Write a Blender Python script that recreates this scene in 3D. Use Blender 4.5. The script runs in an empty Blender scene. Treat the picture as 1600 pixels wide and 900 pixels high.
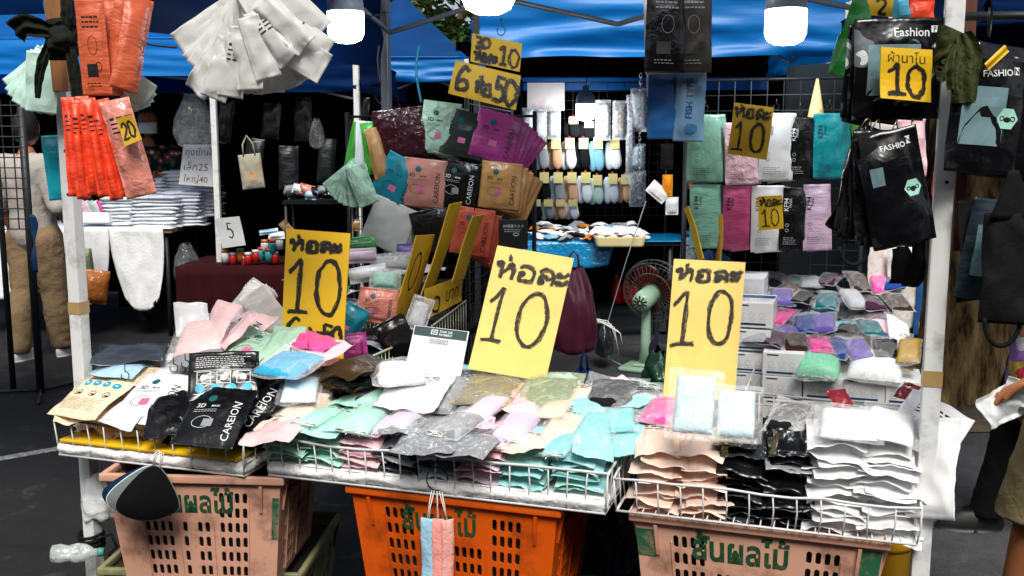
import bpy, bmesh, math, random
from mathutils import Vector, Matrix, noise, Euler
R = math.radians
random.seed(7)
sc = bpy.context.scene
# ---------------------------------------------------------------- camera, sky, sun, exposure
F = 1555.6          # focal length in photo pixels (35 mm)
H = 1.50            # eye height
PITCH = R(8.25)
cam = bpy.data.cameras.new('camera'); cam.lens = 35; cam.sensor_width = 36
cam.clip_start = .05; cam.clip_end = 400
camo = bpy.data.objects.new('camera', cam); sc.collection.objects.link(camo)
camo.location = (0, 0, H); camo.rotation_euler = (R(90) - PITCH, 0, 0)
sc.camera = camo
world = bpy.data.worlds.new('World'); sc.world = world; world.use_nodes = True
wn = world.node_tree.nodes; wl = world.node_tree.links
SUN_EL, SUN_AZ = R(52), R(175)      # veiled sun behind the camera, a little to the right
sky = wn.new('ShaderNodeTexSky'); sky.sky_type = 'NISHITA'; sky.sun_disc = False
sky.sun_elevation = SUN_EL; sky.sun_rotation = SUN_AZ; sky.air_density = 1.0; sky.dust_density = 3.0
hs = wn.new('ShaderNodeHueSaturation'); hs.inputs['Saturation'].default_value = .5; wl.new(sky.outputs[0], hs.inputs['Color'])   # a hazy, nearly white sky
bg = wn['Background']; wl.new(hs.outputs[0], bg.inputs[0]); bg.inputs[1].default_value = 0.05
sun = bpy.data.lights.new('sun', 'SUN'); sun.energy = 1.5; sun.angle = R(24); sun.color = (1, .95, .88)
suno = bpy.data.objects.new('sun', sun); sc.collection.objects.link(suno)
sd = Vector((math.sin(SUN_AZ) * math.cos(SUN_EL), math.cos(SUN_AZ) * math.cos(SUN_EL), math.sin(SUN_EL)))
suno.rotation_euler = sd.to_track_quat('Z', 'Y').to_euler()
sc.view_settings.view_transform = 'Standard'; sc.view_settings.look = 'None'
sc.view_settings.exposure = 1.35; sc.view_settings.gamma = 1
sc.render.engine = 'CYCLES'
sc.cycles.transparent_max_bounces = 16; sc.cycles.max_bounces = 6
sc.cycles.caustics_reflective = False; sc.cycles.caustics_refractive = False
sc.cycles.use_denoising = True
sc.cycles.sample_clamp_indirect = 4

# ---------------------------------------------------------------- picture -> place helpers
CT, ST = math.cos(PITCH), math.sin(PITCH)
def ray(px, py):
    x = (px - 800) / F; v = (py - 450) / F
    return x, CT - v * ST, ST + v * CT        # right, forward, down
def at(px, py, Y):
    x, f, d = ray(px, py); k = Y / f
    return Vector((x * k, Y, H - d * k))
def onz(px, py, z):
    x, f, d = ray(px, py); k = (H - z) / d
    return Vector((x * k, f * k, z))
def proj(p):
    d = H - p[2]; f = p[1]
    zc = f * CT + d * ST; yc = -f * ST + d * CT
    return 800 + F * p[0] / zc, 450 + F * yc / zc
O2 = Vector((-1.25, 2.68, 0)); U = Vector((.951, -.310, 0)).normalized(); W = Vector((.310, .951, 0)).normalized()
def S(a, b, z): return O2 + U * a + W * b + Vector((0, 0, z))
RS = math.atan2(U.y, U.x)                    # stall's turn about Z
def T(p): return Matrix.Translation(p)
def Rz(a): return Matrix.Rotation(a, 4, 'Z')
def Rx(a): return Matrix.Rotation(a, 4, 'X')
def Ry(a): return Matrix.Rotation(a, 4, 'Y')
def hangM(p, roll=0, yaw=0, pitch=0):        # local x right, y up, z towards the viewer
    return T(p) @ Rz(R(yaw)) @ Rx(R(90 + pitch)) @ Rz(R(roll))
def layM(p, rot=0, tx=0, ty=0):              # local x right, y away, z up
    return T(p) @ Rz(R(rot)) @ Rx(R(tx)) @ Ry(R(ty))

# ---------------------------------------------------------------- materials
def lin(h):
    h = h.lstrip('#'); c = [int(h[i:i + 2], 16) / 255 for i in (0, 2, 4)]
    return tuple(x / 12.92 if x < .04045 else ((x + .055) / 1.055) ** 2.4 for x in c) + (1,)
MATS = {}
def nodes(m): return m.node_tree.nodes, m.node_tree.links
def mat(name, col, rough=.5, spec=.5, var=.12, vs=9, bump=.0, bs=20, stretch=(1, 1, 1), metal=0, coat=0, trans=0, emit=0, dirt=None, dirts=6, dirta=.5):
    if name in MATS: return MATS[name]
    m = bpy.data.materials.new(name); m.use_nodes = True; N, L = nodes(m); p = N['Principled BSDF']
    c = lin(col) if isinstance(col, str) else col
    p.inputs['Roughness'].default_value = rough; p.inputs['Specular IOR Level'].default_value = spec
    p.inputs['Metallic'].default_value = metal; p.inputs['Coat Weight'].default_value = coat; p.inputs['Coat Roughness'].default_value = .12
    tc = N.new('ShaderNodeTexCoord'); mp = N.new('ShaderNodeMapping'); L.new(tc.outputs['Object'], mp.inputs[0])
    mp.inputs['Scale'].default_value = stretch
    src = None
    if var > 0:
        n = N.new('ShaderNodeTexNoise'); n.inputs['Scale'].default_value = vs; n.inputs['Detail'].default_value = 4
        L.new(mp.outputs[0], n.inputs[0])
        r = N.new('ShaderNodeValToRGB'); r.color_ramp.elements[0].position = .3; r.color_ramp.elements[1].position = .72
        r.color_ramp.elements[0].color = tuple(x * (1 - var) for x in c[:3]) + (1,)
        r.color_ramp.elements[1].color = tuple(min(1, x * (1 + var * .8)) for x in c[:3]) + (1,)
        L.new(n.outputs[0], r.inputs[0]); src = r.outputs[0]
    if dirt:
        n2 = N.new('ShaderNodeTexNoise'); n2.inputs['Scale'].default_value = dirts; n2.inputs['Detail'].default_value = 8; n2.inputs['Roughness'].default_value = .7
        L.new(tc.outputs['Object'], n2.inputs[0])
        r2 = N.new('ShaderNodeValToRGB'); r2.color_ramp.elements[0].position = .52; r2.color_ramp.elements[1].position = .68
        r2.color_ramp.elements[0].color = (0, 0, 0, 1); r2.color_ramp.elements[1].color = (dirta,) * 3 + (1,)
        L.new(n2.outputs[0], r2.inputs[0])
        mx = N.new('ShaderNodeMix'); mx.data_type = 'RGBA'; L.new(r2.outputs[0], mx.inputs['Factor'])
        if src: L.new(src, mx.inputs['A'])
        else: mx.inputs['A'].default_value = c
        mx.inputs['B'].default_value = lin(dirt); src = mx.outputs['Result']
    if src: L.new(src, p.inputs['Base Color'])
    else: p.inputs['Base Color'].default_value = c
    if bump > 0:
        b = N.new('ShaderNodeTexNoise'); b.inputs['Scale'].default_value = bs; b.inputs['Detail'].default_value = 3; b.inputs['Distortion'].default_value = .6
        L.new(mp.outputs[0], b.inputs[0])
        bn = N.new('ShaderNodeBump'); bn.inputs['Strength'].default_value = bump; bn.inputs['Distance'].default_value = .02
        L.new(b.outputs[0], bn.inputs['Height']); L.new(bn.outputs[0], p.inputs['Normal'])
    if trans > 0:
        out = N['Material Output']; t = N.new('ShaderNodeBsdfTranslucent'); ms = N.new('ShaderNodeMixShader'); ms.inputs[0].default_value = trans
        if src: L.new(src, t.inputs[0])
        else: t.inputs[0].default_value = c
        L.new(p.outputs[0], ms.inputs[1]); L.new(t.outputs[0], ms.inputs[2]); L.new(ms.outputs[0], out.inputs[0])
    if emit > 0:
        p.inputs['Emission Color'].default_value = c; p.inputs['Emission Strength'].default_value = emit
    MATS[name] = m; return m
def foil(col, key=None):        # printed, crinkled plastic bag
    q = sum(ord(ch) * (i + 3) for i, ch in enumerate(key or str(col))) % 4
    return mat('foil_' + (key or str(col)), col, rough=(.2, .3, .24, .4)[q], spec=.55, var=.12, vs=14, bump=(.5, .16, .3, .22)[q], bs=(30, 9, 18, 42)[q], stretch=((1, 1, 1), (1, .35, 1), (1, 1, 1), (.4, 1.4, 1))[q])
def cloth(col, key=None, bump=.12):
    return mat('cloth_' + (key or str(col)), col, rough=.9, spec=.15, var=.15, vs=8, bump=bump, bs=60)
def film(col='#ffffff', a=.16, key='film', rough=.18):   # clear wrapper
    k = f'{key}_{col}_{a}'
    if k in MATS: return MATS[k]
    m = bpy.data.materials.new(k); m.use_nodes = True; N, L = nodes(m)
    p = N['Principled BSDF']; out = N['Material Output']
    p.inputs['Base Color'].default_value = lin(col); p.inputs['Roughness'].default_value = rough; p.inputs['Specular IOR Level'].default_value = .9
    tc = N.new('ShaderNodeTexCoord'); n = N.new('ShaderNodeTexNoise'); n.inputs['Scale'].default_value = 32; n.inputs['Detail'].default_value = 3; n.inputs['Distortion'].default_value = 1.2
    L.new(tc.outputs['Object'], n.inputs[0])
    bn = N.new('ShaderNodeBump'); bn.inputs['Strength'].default_value = .7; bn.inputs['Distance'].default_value = .012
    L.new(n.outputs[0], bn.inputs['Height']); L.new(bn.outputs[0], p.inputs['Normal'])
    n2 = N.new('ShaderNodeTexNoise'); n2.inputs['Scale'].default_value = 18; n2.inputs['Detail'].default_value = 5; n2.inputs['Distortion'].default_value = 2
    L.new(tc.outputs['Object'], n2.inputs[0])
    r = N.new('ShaderNodeMapRange'); r.inputs[1].default_value = .45; r.inputs[2].default_value = .75; r.inputs[3].default_value = a; r.inputs[4].default_value = min(1, a * 2.6)
    L.new(n2.outputs[0], r.inputs[0])
    g = N.new('ShaderNodeBsdfTransparent'); ms = N.new('ShaderNodeMixShader')
    L.new(r.outputs[0], ms.inputs[0]); L.new(g.outputs[0], ms.inputs[1]); L.new(p.outputs[0], ms.inputs[2]); L.new(ms.outputs[0], out.inputs[0])
    MATS[k] = m; return m
def marker(name='marker_ink', col='#16140f', lo=.45, hi=.95):
    if name in MATS: return MATS[name]
    m = bpy.data.materials.new(name); m.use_nodes = True; N, L = nodes(m); p = N['Principled BSDF']; out = N['Material Output']
    p.inputs['Base Color'].default_value = lin(col); p.inputs['Roughness'].default_value = .6
    tc = N.new('ShaderNodeTexCoord'); n = N.new('ShaderNodeTexNoise'); n.inputs['Scale'].default_value = 130; n.inputs['Detail'].default_value = 5
    L.new(tc.outputs['Object'], n.inputs[0])
    r = N.new('ShaderNodeMapRange'); r.inputs[1].default_value = .35; r.inputs[2].default_value = .6; r.inputs[3].default_value = lo; r.inputs[4].default_value = hi
    L.new(n.outputs[0], r.inputs[0])
    g = N.new('ShaderNodeBsdfTransparent'); ms = N.new('ShaderNodeMixShader')
    L.new(r.outputs[0], ms.inputs[0]); L.new(g.outputs[0], ms.inputs[1]); L.new(p.outputs[0], ms.inputs[2]); L.new(ms.outputs[0], out.inputs[0])
    MATS[name] = m; return m

# ---------------------------------------------------------------- mesh builder
class MB:
    def __init__(s): s.v = []; s.f = []
    def add(s, vs, fs):
        o = len(s.v); s.v += [tuple(x) for x in vs]; s.f += [tuple(i + o for i in f) for f in fs]; return s
    def box(s, lo, hi, M=None, ch=0):
        x0, y0, z0 = lo; x1, y1, z1 = hi
        if ch <= 0:
            vs = [Vector(p) for p in ((x0,y0,z0),(x1,y0,z0),(x1,y1,z0),(x0,y1,z0),(x0,y0,z1),(x1,y0,z1),(x1,y1,z1),(x0,y1,z1))]
            fs = [(0,3,2,1),(4,5,6,7),(0,1,5,4),(1,2,6,5),(2,3,7,6),(3,0,4,7)]
        else:
            b = bmesh.new(); bmesh.ops.create_cube(b, size=1)
            for v in b.verts: v.co = Vector(((x0 if v.co.x < 0 else x1), (y0 if v.co.y < 0 else y1), (z0 if v.co.z < 0 else z1)))
            bmesh.ops.bevel(b, geom=list(b.edges), offset=ch, segments=2, affect='EDGES', profile=.6)
            b.verts.index_update(); vs = [v.co.copy() for v in b.verts]; fs = [tuple(v.index for v in f.verts) for f in b.faces]; b.free()
        if M: vs = [M @ v for v in vs]
        return s.add(vs, fs)
    def tube(s, pts, r, n=6, cap=True):
        pts = [Vector(p) for p in pts]; rs = r if isinstance(r, (list, tuple)) else [r] * len(pts)
        up = None; rings = []
        for i, p in enumerate(pts):
            t = (pts[min(i + 1, len(pts) - 1)] - pts[max(i - 1, 0)])
            t = t.normalized() if t.length > 1e-9 else Vector((0, 0, 1))
            if up is None:
                up = t.orthogonal().normalized()
            up = (up - t * up.dot(t)); up = up.normalized() if up.length > 1e-6 else t.orthogonal().normalized()
            b = t.cross(up)
            rings.append([p + (up * math.cos(2 * math.pi * k / n) + b * math.sin(2 * math.pi * k / n)) * rs[i] for k in range(n)])
        vs = [v for ring in rings for v in ring]; fs = []
        for i in range(len(pts) - 1):
            for k in range(n):
                fs.append((i * n + k, i * n + (k + 1) % n, (i + 1) * n + (k + 1) % n, (i + 1) * n + k))
        if cap: fs += [tuple(range(n - 1, -1, -1)), tuple((len(pts) - 1) * n + k for k in range(n))]
        return s.add(vs, fs)
    def lathe(s, prof, n=20, M=None):
        vs = []; fs = []
        for r, z in prof:
            vs += [Vector((r * math.cos(2 * math.pi * k / n), r * math.sin(2 * math.pi * k / n), z)) for k in range(n)]
        for i in range(len(prof) - 1):
            for k in range(n): fs.append((i * n + k, i * n + (k + 1) % n, (i + 1) * n + (k + 1) % n, (i + 1) * n + k))
        if prof[0][0] > 1e-6: fs.append(tuple(range(n - 1, -1, -1)))
        if prof[-1][0] > 1e-6: fs.append(tuple((len(prof) - 1) * n + k for k in range(n)))
        if M: vs = [M @ v for v in vs]
        return s.add(vs, fs)
    def grid(s, fn, nx, ny):
        vs = [fn(i / nx, j / ny) for j in range(ny + 1) for i in range(nx + 1)]
        fs = [(j * (nx + 1) + i, j * (nx + 1) + i + 1, (j + 1) * (nx + 1) + i + 1, (j + 1) * (nx + 1) + i) for j in range(ny) for i in range(nx)]
        return s.add(vs, fs)
    def mesh(s, name, m=None, smooth=False):
        me = bpy.data.meshes.new(name); me.from_pydata(s.v, [], s.f)
        if smooth:
            for p in me.polygons: p.use_smooth = True
        if m: me.materials.append(m)
        return me
def link(name, me, parent=None, M=None, label=None, cat=None, group=None, kind=None):
    o = bpy.data.objects.new(name, me); sc.collection.objects.link(o)
    if parent: o.parent = parent
    if M is not None: o.matrix_local = M
    if label: o['label'] = label
    if cat: o['category'] = cat
    if group: o['group'] = group
    if kind: o['kind'] = kind
    return o
def root(name, label, cat, group=None, M=None): return link(name, None, None, M, label, cat, group)
def solid(me, th):      # give a sheet mesh real thickness
    b = bmesh.new(); b.from_mesh(me); bmesh.ops.solidify(b, geom=list(b.faces), thickness=th); b.to_mesh(me); b.free(); return me
def sub(obj_, lv): 
    m = obj_.modifiers.new('s', 'SUBSURF'); m.levels = lv; m.render_levels = lv
ORD = ['first', 'second', 'third', 'fourth', 'fifth', 'sixth', 'seventh', 'eighth', 'ninth', 'tenth', 'eleventh', 'twelfth', 'thirteenth', 'fourteenth', 'fifteenth', 'sixteenth', 'seventeenth', 'eighteenth', 'nineteenth', 'twentieth']
def nz(x, y, z=0, s=1): return noise.noise(Vector((x * s, y * s, z * s)))

# ---------------------------------------------------------------- lettering
_tc = {}
def textraw(s, bold=0):
    k = (s, bold)
    if k in _tc: return _tc[k]
    c = bpy.data.curves.new('t', 'FONT'); c.body = s; c.resolution_u = 2; c.offset = bold
    o = bpy.data.objects.new('t', c); sc.collection.objects.link(o)
    dg = bpy.context.evaluated_depsgraph_get(); me = bpy.data.meshes.new_from_object(o.evaluated_get(dg))
    vs = [v.co.copy() for v in me.vertices]; fs = [tuple(p.vertices) for p in me.polygons]
    bpy.data.objects.remove(o); bpy.data.meshes.remove(me)
    if vs:
        x0 = min(v.x for v in vs); x1 = max(v.x for v in vs); y0 = min(v.y for v in vs); y1 = max(v.y for v in vs)
        vs = [Vector((v.x - (x0 + x1) / 2, v.y - (y0 + y1) / 2, 0)) for v in vs]; _tc[k] = (vs, fs, x1 - x0, y1 - y0)
    else: _tc[k] = ([], [], 1, 1)
    return _tc[k]
def text(mb, s, cx, cy, fn, w=None, h=None, rot=0, bold=0):   # fn(x, y) -> point on the surface
    vs, fs, tw, th = textraw(s, bold); k = (w / tw) if w else h / th; k2 = (h / th) if (w and h) else k
    c, sn = math.cos(R(rot)), math.sin(R(rot))
    return mb.add([fn(cx + v.x * k * c - v.y * k2 * sn, cy + v.x * k * sn + v.y * k2 * c) for v in vs], fs)
def circ(cx, cy, r, a0=0, a1=360, n=9, ry=None): return [(cx + r * math.cos(R(a0 + (a1 - a0) * i / n)), cy + (ry or r) * math.sin(R(a0 + (a1 - a0) * i / n))) for i in range(n + 1)]
GL = {  # handwriting, each glyph: (advance, strokes)
 '1': (.7, [[(.02,.74),(.2,.86),(.4,1),(.39,.6),(.36,.02)], [(.0,.0),(.3,.02),(.72,.01)]]),
 '0': (.72, [circ(.36,.5,.32,80,450,16,.5)]),
 '6': (.75, [[(.62,.93),(.5,1),(.3,.93),(.12,.65),(.06,.35),(.14,.08),(.36,0),(.6,.08),(.68,.28),(.55,.46),(.33,.47),(.14,.3)]]),
 '5': (.75, [[(.68,.98),(.2,1)], [(.2,1),(.16,.6),(.42,.64),(.66,.42),(.62,.14),(.36,0),(.06,.1)]]),
 '3': (.7, [[(.08,.95),(.3,1),(.55,.85),(.5,.62),(.28,.53),(.55,.44),(.6,.18),(.4,.0),(.06,.08)]]),
 '2': (.7, [[(.08,.78),(.2,.97),(.45,.97),(.56,.75),(.42,.45),(.05,.02)], [(.05,.02),(.62,.04)]]),
 'D': (.8, [[(.12,1),(.1,0)], [(.12,1),(.45,.95),(.66,.6),(.6,.2),(.1,0)]]),
 'H': (.98, [circ(.16,.84,.1,-60,250,8) + [(.27,.74),(.26,.4),(.25,0)], [(.26,.2),(.42,.5),(.62,.74)] + circ(.7,.86,.1,200,520,8), [(.78,.78),(.82,.5),(.82,0)]]),
 "'": (0, [[(-.42,1.12),(-.41,1.42)]]),
 'O': (.95, [circ(.3,.46,.09,60,380,7) + [(.2,.36),(.18,.06),(.45,.0),(.78,.04),(.82,.5),(.72,.84),(.4,.92),(.16,.76)]]),
 'L': (.95, [circ(.3,.16,.1,60,400,7) + [(.19,.3),(.26,.5),(.46,.5),(.62,.34),(.8,.5)], [(.82,0),(.83,.5),(.7,.86),(.4,.92),(.16,.74)]]),
 'a': (.6, [circ(.14,.7,.07,0,340,6) + [(.3,.66),(.46,.74),(.56,.9)], circ(.14,.24,.07,0,340,6) + [(.3,.2),(.46,.28),(.56,.44)]]),
 ' ': (.3, []),
}
def smooth(p, n=4):
    if len(p) < 3: return [Vector(q) for q in p]
    P = [Vector(q) for q in p]; out = []
    for i in range(len(P) - 1):
        a, b, c, d = P[max(i - 1, 0)], P[i], P[i + 1], P[min(i + 2, len(P) - 1)]
        for k in range(n):
            t = k / n
            out.append(.5 * ((2 * b) + (c - a) * t + (2 * a - 5 * b + 4 * c - d) * t * t + (3 * b - a - 3 * c + d) * t ** 3))
    return out + [P[-1]]
def write(mb, s, x, y, sx, sy, wd, fn, seed=1, passes=2, jit=.3):
    """handwritten marker strokes: (x, y) = lower left of the line, fn(x, y, lift) -> 3-D"""
    rng = random.Random(seed); lift = 0
    for ch in s:
        adv, strokes = GL[ch]
        for st in strokes:
            base = [Vector((x + q[0] * sx, y + q[1] * sy)) for q in st]
            for k in range(passes):
                pts = smooth([(q.x + rng.uniform(-1, 1) * wd * jit, q.y + rng.uniform(-1, 1) * wd * jit) for q in base])
                lift += .00006; ww = wd * rng.uniform(.4, .8) if passes > 1 else wd
                vs = []
                for i, q in enumerate(pts):
                    t = (pts[min(i + 1, len(pts) - 1)] - pts[max(i - 1, 0)]); t = t.normalized() if t.length > 1e-9 else Vector((1, 0))
                    nn = Vector((-t.y, t.x)) * ww * .5 * (1 + .25 * rng.uniform(-1, 1))
                    vs += [fn(*(q + nn), lift), fn(*(q - nn), lift)]
                mb.add(vs, [(2 * i, 2 * i + 1, 2 * i + 3, 2 * i + 2) for i in range(len(pts) - 1)])
        x += adv * sx
    return x
# ================================================================ THE SETTING
def ground_mat():
    m = bpy.data.materials.new('asphalt'); m.use_nodes = True; N, L = nodes(m); p = N['Principled BSDF']
    tc = N.new('ShaderNodeTexCoord')
    def nse(s, d=6, r=.6, dist=0):
        n = N.new('ShaderNodeTexNoise'); n.inputs['Scale'].default_value = s; n.inputs['Detail'].default_value = d; n.inputs['Roughness'].default_value = r; n.inputs['Distortion'].default_value = dist
        L.new(tc.outputs['Object'], n.inputs[0]); return n
    big = nse(.9, 4); fine = nse(140, 2); mid = nse(7, 8, .75, .5)
    sx = N.new('ShaderNodeSeparateXYZ'); L.new(tc.outputs['Object'], sx.inputs[0])
    ad = N.new('ShaderNodeMath'); ad.operation = 'MULTIPLY_ADD'; L.new(big.outputs[0], ad.inputs[0]); ad.inputs[1].default_value = 1.6; L.new(sx.outputs[0], ad.inputs[2])
    mr = N.new('ShaderNodeMapRange'); L.new(ad.outputs[0], mr.inputs[0]); mr.inputs[1].default_value = 1.2; mr.inputs[2].default_value = 1.9
    def mix(a, b, f, ty='MIX'):
        x = N.new('ShaderNodeMix'); x.data_type = 'RGBA'; x.blend_type = ty
        for s, v in (('A', a), ('B', b), ('Factor', f)):
            if hasattr(v, 'links'): L.new(v, x.inputs[s])
            else: x.inputs[s].default_value = v
        return x.outputs['Result']
    base = mix((.0055, .0058, .0068, 1), (.050, .052, .057, 1), mr.outputs[0])
    r1 = N.new('ShaderNodeMapRange'); L.new(mid.outputs[0], r1.inputs[0]); r1.inputs[1].default_value = .35; r1.inputs[2].default_value = .75; r1.inputs[3].default_value = .6; r1.inputs[4].default_value = 1.5
    base = mix(base, r1.outputs[0], 1.0, 'MULTIPLY')
    r2 = N.new('ShaderNodeMapRange'); L.new(fine.outputs[0], r2.inputs[0]); r2.inputs[1].default_value = .3; r2.inputs[2].default_value = .7; r2.inputs[3].default_value = .55; r2.inputs[4].default_value = 1.55
    base = mix(base, r2.outputs[0], 1.0, 'MULTIPLY')
    vo = N.new('ShaderNodeTexVoronoi'); vo.feature = 'DISTANCE_TO_EDGE'; vo.inputs['Scale'].default_value = .8
    wv = N.new('ShaderNodeMix'); wv.data_type = 'VECTOR'; wv.inputs['Factor'].default_value = .14; L.new(tc.outputs['Object'], wv.inputs['A']); L.new(nse(2.2, 5).outputs['Color'], wv.inputs['B']); L.new(wv.outputs['Result'], vo.inputs['Vector'])
    rc = N.new('ShaderNodeMapRange'); L.new(vo.outputs['Distance'], rc.inputs[0]); rc.inputs[1].default_value = .002; rc.inputs[2].default_value = .008; rc.inputs[3].default_value = .35; rc.inputs[4].default_value = 1
    base = mix(base, rc.outputs[0], 1.0, 'MULTIPLY')
    st = N.new('ShaderNodeMapRange'); L.new(nse(2.6, 7, .7, 1.5).outputs[0], st.inputs[0]); st.inputs[1].default_value = .56; st.inputs[2].default_value = .66; st.inputs[3].default_value = 0; st.inputs[4].default_value = .55
    base = mix(base, (.06, .058, .053, 1), st.outputs[0])
    L.new(base, p.inputs['Base Color']); p.inputs['Roughness'].default_value = .85
    b = N.new('ShaderNodeBump'); b.inputs['Strength'].default_value = .5; b.inputs['Distance'].default_value = .006; L.new(fine.outputs[0], b.inputs['Height']); L.new(b.outputs[0], p.inputs['Normal'])
    return m
g = MB().grid(lambda u, v: (-150 + 300 * u, -40 + 240 * v, 0), 2, 2).mesh('ground', ground_mat())
link('ground', g, kind='structure')
# worn painted line on the road, left
pm = film('#c9cdd0', .35, 'worn_paint', .8)
a, b = onz(-260, 762, .004), onz(100, 699, .004)
d = (b - a).normalized(); n_ = Vector((-d.y, d.x, 0)) * .035
link('painted_line', MB().add([a - n_, b - n_, b + n_, a + n_], [(0, 1, 2, 3)]).mesh('painted_line', pm), kind='structure')

WHITE = mat('white_painted_steel', '#dcdedc', rough=.42, var=.06, vs=5, dirt='#6f6a5e', dirts=9, dirta=.6)
GREYP = mat('grey_steel', '#7d8288', rough=.4, var=.1, metal=.3)
DARKM = mat('dark_steel', '#1d2024', rough=.5, var=.2)
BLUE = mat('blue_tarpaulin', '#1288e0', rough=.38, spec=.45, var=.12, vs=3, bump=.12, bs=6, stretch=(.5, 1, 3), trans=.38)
BLUE2 = mat('shade_dark_blue_tarpaulin', '#03204a', rough=.7, spec=.05, var=.15, vs=3, bump=.12, bs=5, stretch=(.5, 1, 3), trans=.03)  # blue tarpaulin darkened, shade of the canopy undersides put into the colour
SHADE_BLACK = mat('shade_black', '#030304', rough=1, spec=0, var=.3, vs=2, bump=.15, bs=4)  # near black that puts the deep shade into the colour

def post(mb, p, z0, z1, w, rot):
    M = T(Vector((p[0], p[1], 0))) @ Rz(rot)
    return mb.box((-w / 2, -w / 2, z0), (w / 2, w / 2, z1), M, ch=.003)
def bar(mb, a, b, r=.011): return mb.tube([a, b], r, 6)

def canopy(label, C4, ze, zp, vh, mt, legs, group='blue market canopies', wr=.02, val=(0, 1, 2, 3), legw=.04, seed=0, vm=None, truss=True):
    cx = sum(c[0] for c in C4) / 4; cy = sum(c[1] for c in C4) / 4
    r = root('market_canopy', label, 'canopy', group, T(Vector((cx, cy, 0)))); inv = Vector((cx, cy, 0))
    C = [Vector((c[0], c[1], 0)) - inv for c in C4]; ap = Vector((0, 0, zp))
    rb = MB()
    for i in range(4):
        p, q = C[i], C[(i + 1) % 4]
        def fn(u, v, p=p, q=q):
            e = p.lerp(q, u) + Vector((0, 0, ze)); x = e.lerp(ap, v)
            sag = -.10 * math.sin(math.pi * v) * math.sin(math.pi * u) + .012 * nz(x.x, x.y, seed, 3)
            return x + Vector((0, 0, sag))
        rb.grid(fn, 14, 8)
    link('roof', rb.mesh('roof', mt, True), r)
    vb = MB()
    for i in val:
        p, q = C[i], C[(i + 1) % 4]; d = (q - p); Ln = d.length; d.normalize(); out = Vector((d.y, -d.x, 0))
        def fn(u, v, p=p, d=d, out=out, Ln=Ln):
            x = u * Ln
            w_ = wr * (1.3 * nz(x * 1.1 + v * 1.6, v * 3.2 + seed, 3 + seed) + .7 * nz(x * 2.6 - v * 2.2, v * 5 + seed, 9)) * (.35 + v)
            hem = .016 * nz(x, seed, 5, 2.3) * v
            return p + d * x + out * (.012 + w_) + Vector((0, 0, ze - vh * v + hem))
        vb.grid(fn, 70, 14)
    link('valance', vb.mesh('valance', vm or mt, True), r)
    hb = MB()
    for i in val:
        p, q = C[i], C[(i + 1) % 4]; d = (q - p).normalized(); hb.tube([p + d * ((q - p).length * k / 12) + Vector((d.y, -d.x, 0)) * .012 + Vector((0, 0, ze - .004)) for k in range(13)], .006, 6)
    link('seam', hb.mesh('seam', vm or mt, True), r)
    for i, lm in legs:
        inn = C[i] * .997
        link('leg', post(MB(), inn, 0, ze - .02, legw, math.atan2((C[1] - C[0]).y, (C[1] - C[0]).x)).mesh('leg', lm), r)
    if truss:
        fb = MB()
        for i in range(4):
            p, q = C[i] * .96, C[(i + 1) % 4] * .96; z1, z0 = ze - .04, ze - .30; mid = (p + q) / 2
            for (s, e) in ((p, mid), (mid, q)):
                bar(fb, s + Vector((0, 0, z1)), e + Vector((0, 0, z0))); bar(fb, s + Vector((0, 0, z0)), e + Vector((0, 0, z1)))
            bar(fb, mid + Vector((0, 0, ze - .1)), Vector((0, 0, zp - .35))); bar(fb, p + Vector((0, 0, ze - .05)), Vector((0, 0, zp - .1)))
        link('frame', fb.mesh('frame', GREYP, True), r)
    return r
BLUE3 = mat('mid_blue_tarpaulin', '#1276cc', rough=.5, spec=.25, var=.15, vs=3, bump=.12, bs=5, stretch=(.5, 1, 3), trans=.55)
BLUE4 = mat('shaded_blue_tarpaulin', '#083c74', rough=.6, spec=.15, var=.2, vs=3, bump=.12, bs=5, stretch=(.5, 1, 3), trans=.06)  # roof copy of the blue tarpaulin, shade put into the colour
PL, PR, QL, QR = S(-.03, .12, 0), S(2.235, .13, 0), S(.005, 2.13, 0), S(2.2, 2.13, 0)
canopy('blue market canopy toned as shaded over the mask stall, on white posts', [PL, PR, QR, QL], 2.30, 2.85, .46, BLUE2,
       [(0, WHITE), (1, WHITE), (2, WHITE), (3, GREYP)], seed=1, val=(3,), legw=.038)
canopy('blue canopy with bright valance over the white cloth table', [(-6.2, 7.3), (-2.12, 7.2), (-1.95, 9.7), (-6.2, 9.8)], 2.24, 2.95, .26, BLUE3,
       [(1, WHITE), (2, WHITE)], seed=4, vm=BLUE)
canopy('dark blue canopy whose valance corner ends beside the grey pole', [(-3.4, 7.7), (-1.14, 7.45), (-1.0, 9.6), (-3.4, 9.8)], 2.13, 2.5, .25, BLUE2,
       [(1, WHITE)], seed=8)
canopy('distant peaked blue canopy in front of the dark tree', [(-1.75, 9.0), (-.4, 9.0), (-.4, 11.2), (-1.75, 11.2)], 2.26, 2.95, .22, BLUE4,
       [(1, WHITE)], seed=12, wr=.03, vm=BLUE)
canopy('bright blue canopy with creased valance over the sock stall', [(-.235, 6.62), (2.15, 6.55), (2.25, 9.2), (-.25, 9.2)], 2.42, 3.05, .365, BLUE2,
       [(1, WHITE), (0, DARKM)], seed=17, wr=.036, vm=BLUE, val=(0, 1, 3))  # roof underside has its shade in the colour, valance stays bright
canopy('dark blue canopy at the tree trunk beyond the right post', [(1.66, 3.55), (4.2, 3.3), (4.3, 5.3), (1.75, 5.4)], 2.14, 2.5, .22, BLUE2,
       [(1, WHITE)], seed=23, truss=False)

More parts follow.
